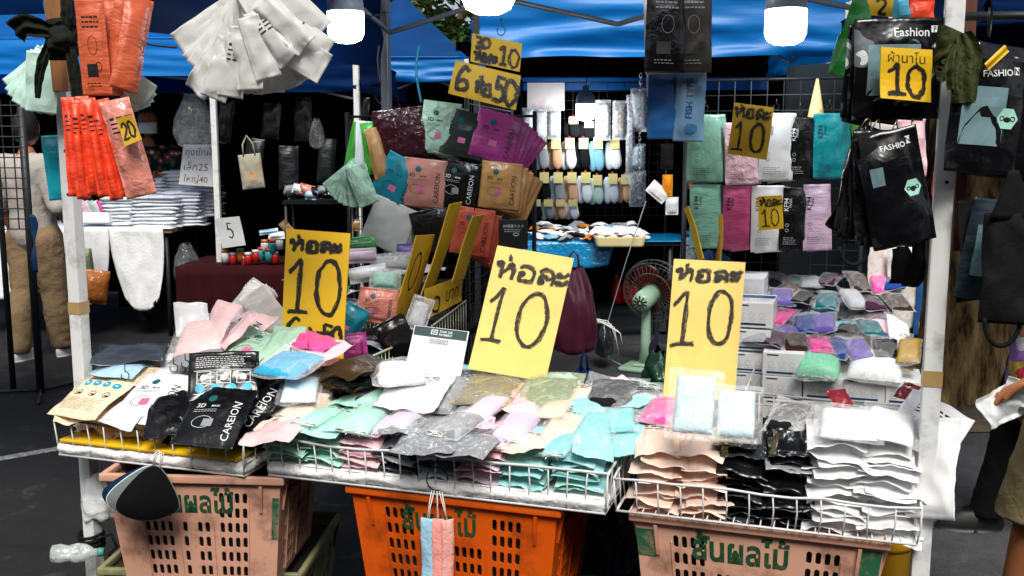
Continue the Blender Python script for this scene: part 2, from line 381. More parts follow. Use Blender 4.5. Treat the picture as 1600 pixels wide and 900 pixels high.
canopy('blue canopy edge toned as shaded at the top left beyond the wooden batten', [(-3.6, 3.55), (-1.36, 3.0), (-.98, 4.4), (-3.4, 5.2)], 2.25, 2.7, .37, BLUE2, [(0, WHITE)], seed=31, val=(0,), truss=False)
canopy('unseen canopy added across the lane to block low sky light', [(5.5, -.9), (-5.5, -.9), (-5.5, -4.5), (5.5, -4.5)], 2.75, 3.3, .3, BLUE2, [(0, WHITE), (1, WHITE)], seed=37, truss=False)  # unseen canopy behind the camera, added to darken the stall interior
# brown packing tape and screw holes on the two front posts
TAPE = mat('packing_tape', '#a98d5e', rough=.3, var=.1); HOLE = mat('screw_hole', '#1a1814', var=0)
stall = [o for o in sc.objects if o.name == 'market_canopy'][0]
legs_ = [o for o in stall.children if o.name.startswith('leg')]
rot0 = math.atan2((PR - PL).y, (PR - PL).x); ctr0 = (PL + PR + QL + QR) / 4
for leg, P0, zs in ((legs_[0], PL, (1.02, 1.36)), (legs_[1], PR, (.98, 1.42))):
    q = (P0 - ctr0) * .997
    mb = MB(); mb.box((-.0202, -.0202, zs[0]), (.0202, .0202, zs[0] + .035), T(q) @ Rz(rot0)); link('tape', mb.mesh('tape', TAPE), leg)
    for z_ in (zs[1], zs[1] + .12): mb = MB(); mb.lathe([(.004, -.001), (.004, .0008), (0, .0008)], 10, T(q) @ Rz(rot0) @ T(Vector((.004, -.0192, z_))) @ Rx(R(90))); link('screw_hole', mb.mesh('screw_hole', HOLE), leg)
# hanging rail along the stall front, tied to the posts
link('hanging_rail', MB().tube([S(-.1, .1, 1.985), S(2.32, .105, 1.985)], .011, 8).mesh('hanging_rail', DARKM, True), label='thin dark rail between the white posts carrying the hung mask packs', cat='rail')
WOOD = mat('raw_wood', '#8a5a30', rough=.7, var=.25, vs=6, stretch=(6, 6, .6), bump=.2, bs=12)
WOOD2 = mat('dark_wood', '#5a3119', rough=.7, var=.25, vs=6, stretch=(6, 6, .6), bump=.2, bs=12)
p0 = at(97, 143, 2.72)
link('wooden_batten', MB().box((-.021, -.011, 0), (.021, .011, .5), ch=.003).mesh('wooden_batten', WOOD), M=T(p0) @ Ry(R(-2)), label='light wooden batten tied to the left white post', cat='batten')
p0 = at(1498, 320, 2.16)
link('wooden_batten', MB().box((-.013, -.010, -.1), (.013, .010, .62), ch=.003).mesh('wooden_batten', WOOD2), M=T(p0) @ Ry(R(-.6)), label='reddish wooden batten standing behind the right white post', cat='batten')

# black sheets added to stand for deep shade behind the stalls, plus coloured tarpaulins
def curtain(label, a, b, z0, z1, mt=SHADE_BLACK, amp=.05, seed=0):
    a = Vector(a); b = Vector(b); d = b - a; n = Vector((d.y, -d.x, 0)).normalized(); L_ = d.length
    me = MB().grid(lambda u, v: a + d * u + n * amp * nz(u * L_ * 2.2, v * .7, seed) * (.4 + .6 * (1 - v)) + Vector((0, 0, z0 + (z1 - z0) * v)), int(L_ * 10) + 4, 8).mesh('cloth_wall', mt, True)
    return link('cloth_wall', solid(me, .006), label=label, cat='cloth wall', group='dark cloths closing the stalls')
curtain('black cloth wall behind the white cloth table', (-8.5, 10.2, 0), (-2.9, 9.9, 0), .02, 2.3, seed=1)
curtain('black cloth wall behind the hanging tote bag', (-3.6, 9.0, 0), (-1.3, 8.75, 0), .02, 2.0, seed=2)
curtain('black cloth wall under the distant peaked canopy', (-2.9, 11.0, 0), (-.2, 10.8, 0), .02, 2.15, seed=3)
curtain('black cloth wall behind the socks display', (-.5, 9.1, 0), (2.5, 9.0, 0), .02, 2.40, seed=4)
curtain('blue tarpaulin strip across the rear of the sock stall', (-.2, 8.75, 0), (2.2, 8.7, 0), 1.955, 2.065, BLUE, .03, seed=14)
curtain('dark teal tarpaulin wall behind the right gridwall', (1.62, 6.0, 0), (2.15, 5.2, 0), .02, 1.95, mat('dark_teal_tarp', '#0a1a22', rough=.8, var=.3), seed=5)
curtain('black cloth side wall left of the sock stall', (-.42, 7.0, 0), (-.52, 8.9, 0), .02, 1.6, seed=6)
curtain('black cloth wall closing the stall row across the lane', (-6, -3.2, 0), (6, -3.2, 0), .02, 2.4, seed=8)  # unseen sheet behind the camera, added to cut light from the front
curtain('black cloth wall at the far left stall', (-8.6, 6.2, 0), (-6.3, 9.4, 0), .02, 2.3, seed=7)
PLASTER = mat('grey_plaster', '#8f9090', rough=.9, var=.2, vs=1.2, dirt='#4a4a48', dirts=1.2, dirta=.6)
gw = root('boundary_wall', 'grey plastered boundary wall far behind the market stalls', 'wall', M=T(Vector((0, 17, 0))))
link('wall', MB().box((-16, 0, 0), (16, .2, 2.35)).mesh('wall', PLASTER), gw)
link('coping', MB().box((-16.05, -.05, 2.352), (16.05, .25, 2.45), ch=.01).mesh('coping', PLASTER), gw)

# ---------------------------------------------------------------- trees
BARK = None
def bark():
    m = bpy.data.materials.new('bark'); m.use_nodes = True; N, L = nodes(m); p = N['Principled BSDF']
    tc = N.new('ShaderNodeTexCoord'); mp = N.new('ShaderNodeMapping'); mp.inputs['Scale'].default_value = (5, 5, 1.1); L.new(tc.outputs['Object'], mp.inputs[0])
    n = N.new('ShaderNodeTexNoise'); n.inputs['Scale'].default_value = 3; n.inputs['Detail'].default_value = 8; n.inputs['Roughness'].default_value = .7; L.new(mp.outputs[0], n.inputs[0])
    r = N.new('ShaderNodeValToRGB'); r.color_ramp.elements[0].position = .38; r.color_ramp.elements[1].position = .66
    r.color_ramp.elements[0].color = lin('#4a3826'); r.color_ramp.elements[1].color = lin('#cfae76'); L.new(n.outputs[0], r.inputs[0]); L.new(r.outputs[0], p.inputs['Base Color'])
    b = N.new('ShaderNodeBump'); b.inputs['Strength'].default_value = .8; b.inputs['Distance'].default_value = .04; L.new(n.outputs[0], b.inputs['Height']); L.new(b.outputs[0], p.inputs['Normal'])
    p.inputs['Roughness'].default_value = .95; p.inputs['Specular IOR Level'].default_value = .1
    return m
BARK = bark()
def trunk_mesh(r0, r1, h, lean, seed, limbs, ridges=.05):
    mb = MB()
    def fn(u, v):
        a = u * 2 * math.pi; z = h * v; rr = r0 + (r1 - r0) * v ** .7 + .55 * r0 * max(0, .12 - v) / .12 * (.5 + .5 * math.sin(a * 3 + seed))
        rg = abs(nz(math.cos(a) * 2.4, math.sin(a) * 2.4, z * .45 + seed, 1.6)) * 1.6 + .5 * nz(math.cos(a) * 6, math.sin(a) * 6, z * 1.6)
        rr *= 1 + ridges * 2.2 * rg
        return Vector((math.cos(a) * rr + lean[0] * v * h, math.sin(a) * rr + lean[1] * v * h, z))
    mb.grid(fn, 72, 60)
    for (z, dx, dy, dz, r) in limbs:
        b = Vector((lean[0] * z, lean[1] * z, z)); e = b + Vector((dx, dy, dz)); m_ = b.lerp(e, .5) + Vector((0, 0, dz * .12))
        mb.tube([b, b.lerp(m_, .5), m_, m_.lerp(e, .5), e], [r, r * .85, r * .7, r * .5, r * .25], 9)
    return mb
def crown_mesh(blobs, n, ls, seed):
    rng = random.Random(seed); mb = MB()
    for k in range(n):
        c, rad = rng.choice(blobs); c = Vector(c)
        d = Vector((rng.gauss(0, 1), rng.gauss(0, 1), rng.gauss(0, 1))).normalized() * (rng.random() ** .45)
        p = c + Vector((d.x * rad[0], d.y * rad[1], d.z * rad[2]))
        if nz(p.x, p.y, p.z, 1.7) < -.12: continue
        s = ls * rng.uniform(.6, 1.5)
        M = T(p) @ Euler((rng.uniform(-1, 1), rng.uniform(-1, 1), rng.uniform(0, 6.3))).to_matrix().to_4x4()
        mb.add([M @ Vector(q) for q in ((-s * .42, 0, 0), (0, -s, .1 * s), (s * .42, 0, 0), (0, s, .12 * s))], [(0, 1, 2), (0, 2, 3)])
    return mb
LEAF = mat('leaves', '#33491f', rough=.6, spec=.3, var=.5, vs=3, trans=.3)
tr = root('old_tree', 'thick tree with furrowed bark standing behind the right post', 'tree', M=T(Vector((2.62, 5.95, -.02))))
link('trunk', trunk_mesh(.46, .36, 3.6, (.04, .02), 3, [(3.3, 1.3, .4, 1.5, .2), (3.3, -1.2, .8, 1.6, .22), (3.4, .2, -1.2, 1.5, .18)]).mesh('trunk', BARK, True), tr)
link('crown', crown_mesh([((1.6, .4, 5.6), (1.5, 1.5, .9)), ((-1.4, .9, 5.8), (1.6, 1.5, .9)), ((.2, -1.2, 5.7), (1.4, 1.4, .8)), ((.1, .3, 6.6), (1.8, 1.8, .9))], 5200, .07, 5).mesh('crown', LEAF), tr)
tr = root('street_tree', 'dark leafy tree rising behind the distant peaked canopy', 'tree', M=T(Vector((-1.2, 13.2, 0))))
link('trunk', trunk_mesh(.17, .1, 2.9, (.03, 0), 8, [(2.6, 1.3, .3, 1.2, .07), (2.6, -1.2, .3, 1.1, .07), (2.8, .2, -.6, 1.3, .06), (2.2, -.5, -.5, .9, .05)]).mesh('trunk', BARK, True), tr)
link('crown', crown_mesh([((0, 0, 3.3), (1.9, 1.1, .9)), ((1.3, .2, 3.4), (1.2, 1, .8)), ((-1.6, .2, 3.3), (1.4, 1, .8)), ((.3, 0, 4.3), (2.2, 1.2, .8)), ((.6, -.4, 2.75), (1.3, .6, .4))], 7500, .085, 6).mesh('crown', LEAF), tr)
tr = root('street_tree', 'small leafy bush sprig hanging by the grey pole', 'tree', M=T(Vector((-1.5, 11.6, 0))))
link('trunk', trunk_mesh(.06, .03, 2.4, (0, 0), 2, [(2.1, .3, 0, .4, .02), (2.1, -.3, 0, .3, .02)]).mesh('trunk', BARK, True), tr)
link('crown', crown_mesh([((0, 0, 2.75), (.5, .4, .35)), ((.25, 0, 3.1), (.4, .3, .3))], 700, .075, 16).mesh('crown', mat('leaves_lit', '#5a7030', rough=.6, var=.4, vs=4, trans=.3)), tr)  # lighter copy of the leaf green, daylight put into the colour

# ---------------------------------------------------------------- dirt and rubble at the foot of the tree
DIRT = mat('dry_dirt', '#6b5f50', rough=.95, var=.35, vs=10, bump=.6, bs=30, dirt='#3d342a', dirts=5, dirta=.7)
dm = MB().grid(lambda u, v: Vector((2.0 + 2.6 * u, 5.05 + 2.0 * v, .006 + max(0, .07 * nz(u * 4, v * 4, 2) + .05 * math.sin(math.pi * min(1, u * 1.5)) * math.sin(math.pi * v)))), 40, 30).mesh('dirt_patch', DIRT, True)
link('dirt_patch', dm, kind='structure')
STONE = mat('broken_concrete', '#8d8a83', rough=.9, var=.3, vs=9, bump=.5, bs=24)
rng = random.Random(11)
def stone(px, py, s, lab, seed):
    p = onz(px, py, .03); b = bmesh.new(); bmesh.ops.create_icosphere(b, subdivisions=3, radius=1)
    for v in b.verts:
        k = 1 + .35 * nz(v.co.x, v.co.y, v.co.z + seed, 1.1) + .1 * nz(v.co.x, v.co.y, v.co.z + seed, 4)
        v.co = Vector((round(v.co.x * 2.2) / 2.2 * .35 + v.co.x * .65, v.co.y, v.co.z * .6)) * k * s
    me = bpy.data.meshes.new('rubble_stone'); b.to_mesh(me); b.free(); me.materials.append(STONE)
    link('rubble_stone', me, M=T(p) @ Rz(seed), label=lab, cat='stone', group='broken concrete at the tree foot')
for i, (x, y, s, lab) in enumerate([(1478, 612, .10, 'grey concrete slab chunk beside the right post at the tree foot'), (1492, 601, .045, 'small white stone on top of the grey concrete chunk'),
        (1466, 588, .06, 'brownish stone touching the right post at the tree foot'), (1512, 622, .06, 'flat pale stone in the middle of the rubble edge'), (1528, 612, .03, 'small white pebble stone below the bark hollow'),
        (1532, 578, .07, 'grey stone lying against the trunk by the black trousers'), (1527, 600, .05, 'white flat stone near the black trousers'), (1545, 595, .045, 'rounded stone half behind the black trousers'),
        (1505, 632, .04, 'lowest pale stone on the asphalt below the rubble'), (1462, 640, .05, 'grey stone low beside the right post')]):
    stone(x, y, s, lab, i * 1.7 + 1)
# ================================================================ BUILDERS FOR THE GOODS
INK = mat('black_print', '#15161a', rough=.5, var=0); WINK = mat('white_print', '#d8dcdc', rough=.5, var=0)
TEALP = mat('teal_print', '#16a3c4', rough=.4, var=.2); MINTP = mat('mint_print', '#9fd9c4', rough=.4, var=.1)
GREYW = mat('window_film', '#6f8a90', rough=.2, var=.3, vs=10); PINKP = mat('pink_print', '#d46a9a', rough=.5, var=.3, vs=30)
LOOP = mat('ear_loop', '#eceae6', rough=.9, var=.05); HOOK = mat('hook_wire', '#3a3a38', rough=.35, metal=.8, var=0)
WIREW = mat('white_wire', '#d6d8d8', rough=.4, var=.05); WIRED = mat('dark_wire', '#2c2522', rough=.5, var=.2)
FOAM = mat('foam', '#f0f0ee', rough=.85, var=.08, vs=30, bump=.3, bs=90, dirt='#9a958a', dirts=9, dirta=.3)
YEL = mat('yellow_board', '#e4b608', rough=.55, var=.10, vs=5, dirt='#b08a14', dirts=7, dirta=.3, bump=.05, bs=9)
YELP = mat('pale_yellow_board', '#eccf72', rough=.55, var=.10, vs=5, dirt='#b89c50', dirts=8, dirta=.3, bump=.05, bs=9)
YELD = mat('dull_yellow_board', '#c99d12', rough=.65, var=.15, vs=6, dirt='#7a5c0a', dirts=7, dirta=.4)
MARK = marker()

def pillow(w, h, t, seed=0, p=2.2, crimp=.012, wr=.003, curl=.0, nx=18, ny=22, ridge=.0022, flat=.15, bow=0., ruffle=0.):
    """a soft pouch: two sheets meeting at the edge; returns (MB, top surface function)"""
    cu = 1 - crimp / (w / 2) * .5; cv = 1 - crimp / (h / 2)
    def disp(x, y):
        u, v = 2 * x / w, 2 * y / h
        d = wr * (nz(x * 9 + seed * 3.1, y * 9, seed) * 1.2 + .6 * nz(x * 24, y * 24 + seed, 5) + .55 * (1 - 2 * abs(nz(x * 17 + y * 9, y * 17 - x * 9 + seed * 2.7, 2 + seed))))
        d += curl * (abs(u) ** 3 * nz(u, v, seed * 2.3 + 1, .9) + abs(v) ** 3 * nz(v, u, seed + 7.7, .9)) - bow * (u * u * .35 + v * v)
        if ruffle: d += ruffle * (max(0, abs(v) - .55) / .45 * (nz(x * 27, seed * 3.7, y * 9) + .5 * nz(x * 70, seed * 1.9, y * 20)) + max(0, abs(u) - .6) / .4 * nz(y * 38, seed * 5.1, x * 9))
        return d
    def th(x, y):
        u, v = min(1, abs(2 * x / w) / cu), min(1, abs(2 * y / h) / cv)
        a = max(0, 1 - u ** p) * max(0, 1 - v ** p)
        k = a ** .5 * t * .5
        e = (u ** 6 + v ** 6)
        return max(k * (1 + .22 * nz(x * 13, y * 13, seed + 3)) + ridge * e * nz(x * 45, y * 6, seed) * (1 if a > 0 else 0), .0004)
    def top(x, y, off=.0008): return Vector((x, y, disp(x, y) + th(x, y) + off))
    def fr(i, n): # denser near the edges
        s = 2 * i / n - 1; return .5 * (.75 * s + .25 * math.copysign(1 - (1 - abs(s)) ** 2, s))
    mb = MB(); vs = []; fs = []
    for j in range(ny + 1):
        for i in range(nx + 1):
            x, y = fr(i, nx) * w, fr(j, ny) * h; vs.append(Vector((x, y, disp(x, y) + th(x, y))))
    o = len(vs)
    for j in range(ny + 1):
        for i in range(nx + 1):
            x, y = fr(i, nx) * w, fr(j, ny) * h; vs.append(Vector((x, y, disp(x, y) - th(x, y) * .8)))
    g = lambda i, j: j * (nx + 1) + i
    for j in range(ny):
        for i in range(nx):
            fs.append((g(i, j), g(i + 1, j), g(i + 1, j + 1), g(i, j + 1))); fs.append((o + g(i, j), o + g(i, j + 1), o + g(i + 1, j + 1), o + g(i + 1, j)))
    for i in range(nx):
        fs.append((o + g(i, 0), o + g(i + 1, 0), g(i + 1, 0), g(i, 0))); fs.append((g(i, ny), g(i + 1, ny), o + g(i + 1, ny), o + g(i, ny)))
    for j in range(ny):
        fs.append((g(0, j), g(0, j + 1), o + g(0, j + 1), o + g(0, j))); fs.append((o + g(nx, j), o + g(nx, j + 1), g(nx, j + 1), g(nx, j)))
    mb.add(vs, fs); return mb, top
_pc = {}
def pouch(w, h, t, seed, m, **k):
    key = (round(w, 3), round(h, 3), round(t, 3), seed, m.name, tuple(sorted(k.items())))
    if key not in _pc:
        mb, top = pillow(w, h, t, seed, **k); _pc[key] = (mb.mesh('pouch', m, True), top)
    return _pc[key]
def disc(mb, fn, cx, cy, r, n=14, ry=None):
    mb.add([fn(cx, cy)] + [fn(cx + r * math.cos(2 * math.pi * k / n), cy + (ry or r) * math.sin(2 * math.pi * k / n)) for k in range(n)], [(0, 1 + k, 1 + (k + 1) % n) for k in range(n)])
def patch(mb, fn, x0, y0, x1, y1, nx=6, ny=6): mb.grid(lambda u, v: fn(x0 + (x1 - x0) * u, y0 + (y1 - y0) * v), nx, ny)
def ring(mb, fn, cx, cy, r, wd, n=18, ry=None):
    ry = ry or r
    vs = []
    for k in range(n):
        c, s = math.cos(2 * math.pi * k / n), math.sin(2 * math.pi * k / n)
        vs += [fn(cx + r * c, cy + ry * s), fn(cx + (r - wd) * c, cy + (ry - wd) * s)]
    mb.add(vs, [(2 * k, 2 * ((k + 1) % n), 2 * ((k + 1) % n) + 1, 2 * k + 1) for k in range(n)])
def fineprint(mb, fn, x0, y0, w, n, gap, seed, hgt=.0012):
    rng = random.Random(seed)
    for k in range(n):
        x = x0; y = y0 - k * gap
        while x < x0 + w * rng.uniform(.75, 1):
            l = rng.uniform(.004, .011); patch(mb, fn, x, y, min(x + l, x0 + w), y + hgt, 2, 1); x += l + .0025

def design(o, d, w, h, top, ink, key):
    """printing on a pouch, as child meshes"""
    A = lambda off: (lambda x, y: top(x, y, off))
    mb = MB(); f = A(.0011)
    if d == 'long':
        text(mb, 'CAREION', w * .31, -h * .08, f, w=h * .62, rot=90)
        text(mb, '3D', -w * .27, h * .15, f, h=h * .075, bold=.012); text(mb, 'MASK', -w * .02, h * .14, f, h=h * .035, bold=.012)
        fineprint(mb, f, -w * .36, h * .07, w * .42, 2, .006, 2)
        ring(mb, f, -w * .14, -h * .13, w * .17, .0013, ry=h * .1)
        b2 = MB(); disc(b2, f, -w * .14, h * .28, w * .07); link('logo', b2.mesh('logo', mat('logo_print', '#1b5c66', rough=.4)), o)
        b2 = MB(); patch(b2, A(.0013), -w * .13, -h * .2, w * .04, -h * .08, 3, 3); link('picture', b2.mesh('picture', PINKP if ink is INK else mat('grey_print', '#8b8f92', rough=.5)), o)
    elif d == 'dots':
        b2 = MB()
        for k in range(4): disc(b2, f, (-.3 + .2 * k) * w, h * .2, w * .075)
        link('icon_dots', b2.mesh('icon_dots', TEALP), o)
        b3 = MB(); g2 = A(.0016)
        for k in range(4): patch(b3, g2, (-.3 + .2 * k) * w - .005, h * .2 - .002, (-.3 + .2 * k) * w + .004, h * .2 + .003, 2, 2)
        link('icon_marks', b3.mesh('icon_marks', WINK), o)
        for k in range(3):
            cx = (-.28 + .28 * k) * w; ring(mb, f, cx, -h * .02, w * .07, .002, 12); patch(mb, f, cx - .004, -h * .05, cx + .008, -h * .02, 2, 2)
        fineprint(mb, f, -w * .38, -h * .14, w * .75, 8, .0062, 3); fineprint(mb, f, -w * .38, h * .34, w * .75, 3, .006, 4)
    elif d == 'back':
        for k in range(3):
            cx = (-.28 + .28 * k) * w
            for (a, b, c, e) in ((-.1, -.1, .1, -.09), (-.1, .09, .1, .1), (-.1, -.09, -.09, .09), (.09, -.09, .1, .09)): patch(mb, f, cx + a * w, -h * .04 + b * w, cx + c * w, -h * .04 + e * w, 2, 2)
            disc(mb, f, cx, -h * .04, w * .05, 7); patch(mb, f, cx - .01, -h * .04 - .008, cx + .006, -h * .04 - .003, 2, 2)
        fineprint(mb, f, -w * .4, h * .38, w * .8, 6, .0062, 3, .0016); patch(mb, f, -w * .42, h * .1, w * .4, h * .1 + .0016, 6, 1); patch(mb, f, -w * .42, -h * .36, w * .4, -h * .36 + .0018, 6, 1)
        b2 = MB()
        for k in range(4): disc(b2, f, (-.33 + .22 * k) * w, -h * .25, w * .07)
        link('icon_dots', b2.mesh('icon_dots', TEALP), o)
    elif d == 'tall':
        text(mb, 'KF94', -w * .3, h * .22, f, w=h * .2, rot=90, bold=.01); text(mb, 'MASK', -w * .16, h * .25, f, w=h * .14, rot=90)
        fineprint(mb, f, -w * .36, -h * .3, w * .5, 4, .007, 5)
        for k in range(2): ring(mb, f, -w * .25, -h * (.1 + .08 * k), .006, .001, 8)
    elif d == 'care':
        fineprint(mb, f, -w * .3, h * .3, w * .6, 3, .012, 6, .004); ring(mb, f, w * .02, h * .02, w * .16, .0012, 14, ry=h * .1)
        b2 = MB(); patch(b2, f, -w * .24, -h * .3, w * .12, -h * .17, 4, 4); ring(b2, f, w * .16, -h * .2, w * .11, .0015, 12, ry=h * .05); link('mask_picture', b2.mesh('mask_picture', INK), o)
        fineprint(mb, f, -w * .28, -h * .37, w * .5, 2, .007, 7, .002)
    elif d == 'fish':
        text(mb, 'FISH TYPE', -w * .05, h * .1, f, w=h * .55, rot=90, bold=.02)
        b2 = MB(); disc(b2, f, w * .05, -h * .32, w * .22, 16, ry=h * .07); link('mask_picture', b2.mesh('mask_picture', mat('mask_blue', '#2d5f8c', rough=.5)), o)
    elif d in ('fashion', 'camo', 'fan'):
        q = -.05 if d != 'camo' else 0
        s = 'FASHIO' if d != 'camo' else 'Fashion'
        text(mb, s, w * (.12 + q), h * .36, f, w=w * .4, rot=6 if d == 'fashion' else 0, bold=.01)
        patch(mb, f, w * (.34 + q), h * .355, w * (.42 + q), h * .42, 3, 3)
        b4 = MB(); text(b4, 'N' if d != 'camo' else 'F', w * (.38 + q), h * .387, A(.0016), h=h * .05, bold=.02); link('letter_box', b4.mesh('letter_box', INK), o)
        b2 = MB(); b2.grid(lambda u, v: top(w * (-.36 + (.58 if d != 'fan' else .2) * u), h * ((-.26 if d != 'fan' else .05) + (.5 if d != 'fan' else .16) * v), .0009), 6, 6); link('window', b2.mesh('window', GREYW), o)
        b2 = MB()
        b2.add([top(w * x, h * y, .0013) for x, y in ((-.36, -.26), (-.3, -.1), (-.12, .06), (-.04, .08), (.06, 0), (.2, -.05), (.22, -.26))], [(0, 1, 2, 3, 4, 5, 6)])
        if d != 'fan': link('mask_in_window', b2.mesh('mask_in_window', cloth('#0b0c0e', 'black')), o)
        hx = MB(); disc(hx, A(.0018), w * .26, -h * .02, w * .15, 6); link('hexagon_badge', hx.mesh('hexagon_badge', MINTP), o)
        b2 = MB(); g2 = A(.0023); disc(b2, g2, w * .26, -h * .03, w * .05, 10, ry=h * .025)
        for sx in (-1, 1): ring(b2, g2, w * .26 + sx * w * .075, -h * .02, w * .035, .002, 10)
        link('mask_icon', b2.mesh('mask_icon', INK), o)
    elif d == 'lines':
        rg = random.Random(int(w * 1000) + key)
        for k in range(4):
            x = -w * .3
            while x < w * .22: l = rg.uniform(.008, .022); patch(mb, f, x, h * .3 - k * .011, x + l, h * .3 - k * .011 + (.006 if k == 0 else .0035), 3, 1); x += l + .005
    elif d == 'jp':
        text(mb, '3D保護マスク', 0, h * .28, f, w=w * .7); ring(mb, f, w * .1, h * .0, w * .1, .003, ry=h * .06); fineprint(mb, f, -w * .3, h * .15, w * .6, 2, .008, 3, .002)
    if mb.v: link('print', mb.mesh('print', ink), o)

def foilpack(M, w, h, t, m, label, group=None, seed=0, d=None, ink=INK, name='mask_pack', cat='mask pack', hole=False, **k):
    k.setdefault('wr', .004); k.setdefault('curl', .010)
    me, top = pouch(w, h, t, seed, m, **k)
    o = link(name, me, None, M, label, cat, group)
    if d: design(o, d, w, h, top, ink, seed)
    return o
_lc = {}
def loops(w, seed, y):
    k = (round(w, 3), seed, round(y, 3))
    if k not in _lc:
        rng = random.Random(seed); mb = MB()
        for i in range(7):
            x = rng.uniform(-.4, .4) * w; p = [(x, y + .012, rng.uniform(-.002, .008))]
            for s in range(4): p.append((x + rng.uniform(-.02, .02), y + rng.uniform(-.014, .010), rng.uniform(-.004, .011)))
            pp = []
            for a in range(len(p)): pp.append(Vector(p[a]))
            mb.tube(pp, .0016, 4)
        _lc[k] = mb.mesh('ear_loops', LOOP, True)
    return _lc[k]
def clearpack(M, w, h, t, m, label, group=None, seed=0, fa=.16, fc='#ffffff', inner=(.78, .78), shift=-.06, lp=True, head=None, d=None, name='clear_bag', cat='clear bag'):
    o = root(name, label, cat, group, M)
    iw, ih = w * inner[0], h * inner[1]
    me, top = pouch(iw, ih, t * .85, seed + 40, m, p=5, crimp=.002, wr=.0015, curl=.002, ridge=.004, nx=12, ny=12)
    link('folded_masks', me, o, T(Vector((0, shift * h, 0))))
    wme, wtop = pouch(w, h, t * 1.12, seed, film(fc, fa), p=3, wr=.0035, curl=.011)
    link('wrapper', wme, o)
    if lp: link('ear_loops', loops(iw, seed, -ih / 2), o, T(Vector((0, shift * h, 0))))
    if head:
        b = MB(); b.grid(lambda u, v: wtop(w * (u - .5) * .98, h * (.36 + .13 * v), .001), 8, 3); link('header', b.mesh('header', head), o)
        b = MB(); patch(b, lambda x, y: wtop(x, y, .0018), -.012, h * .43, .012, h * .445, 3, 1); link('hang_slot', b.mesh('hang_slot', INK), o)
    if d: design(o, d, w, h, wtop, INK, seed)
    return o

def stack(topM, n, dz, w, h, t, mats, desc, group, seed=0, jx=.008, jr=5, slump=(0, 0), clear=0, d=None, ink=INK, film_=None, lp=False, **k):
    """a pile: topM places the topmost pack, the others lie below it"""
    rng = random.Random(seed)
    for i in range(n):
        M = Matrix.Translation(Vector((0, 0, -dz * i))) @ topM @ T(Vector((rng.uniform(-jx, jx) + slump[0] * i, rng.uniform(-jx, jx) + slump[1] * i, 0))) @ Rz(R(rng.uniform(-jr, jr))) @ Rx(R(rng.uniform(-3, 3)))
        lab = f"{ORD[i]} pack down in the {desc}" if i else f"topmost pack of the {desc}"
        m = mats[i % len(mats)]
        if clear: clearpack(M, w, h, t, m, lab, group, seed + i % 4, fa=clear, lp=lp and i < 2)
        else:
            kk = dict(p=3.0, crimp=.034, ruffle=rng.choice((.003, .005, .008)), nx=26, ny=18); kk.update(k); kk['curl'] = kk.get('curl', .01) * rng.uniform(.25, .9); kk['bow'] = rng.choice((.003, .007, .011, .015)); foilpack(M, w * rng.uniform(.94, 1.05), h * rng.uniform(.96, 1.04), t, m, lab, group, seed % 5 + (i * 3) % 8, d=d if i == 0 else None, ink=ink, name='stacked_pack', **kk)

def hook(p, label, s=.03, r=.0014, group='wire hooks', yaw=0):
    pts = [(0, 0, s * 1.9), (0, 0, s * 1.1)] + [(s * .45 * math.sin(R(a)), 0, s * .55 + s * .5 * math.cos(R(a))) for a in range(0, 320, 25)]
    return link('wire_hook', MB().tube(pts, r, 6).mesh('wire_hook', HOOK, True), None, T(p) @ Rz(R(yaw)), label, 'hook', group)

def fan(p, n, w, h, t, m, desc, r0, r1, seed=0, dy=.008, yaw=0, yawj=4, d=None, ink=INK, order='left', clear=0, pitch=0, xs=0, lab=None, **k):
    """packs hung from one hook, spread like a hand of cards; the last is nearest the viewer"""
    rng = random.Random(seed)
    mats = m if isinstance(m, list) else [m]
    for i in range(n):
        f = i / max(1, n - 1); ro = r0 + (r1 - r0) * f + rng.uniform(-2, 2)
        q = p + Vector((xs * (f - .5), -dy * i, 0))
        M = T(q) @ Rz(R(yaw + rng.uniform(-yawj, yawj))) @ Rx(R(90 + pitch + rng.uniform(-3, 3))) @ Rz(R(ro)) @ T(Vector((0, -h / 2 + .012, 0)))
        j = i if r1 > r0 else n - 1 - i
        l_ = f"{ORD[i]} pack from back in the {desc}" if order == 'back' else f"{ORD[j]} pack from left in the {desc}"
        if n == 1: l_ = desc
        if clear: clearpack(M, w, h, t, mats[i % len(mats)], l_, desc if n > 1 else None, seed + i % 4, fa=clear, lp=False, d=d if i == n - 1 else None)
        else: foilpack(M, w, h, t, mats[i % len(mats)], l_, desc if n > 1 else None, seed + i % 5, d=d if i >= n - 2 or k.get('alld') else None, ink=ink, name='hanging_pack', **{a: b for a, b in k.items() if a != 'alld'})

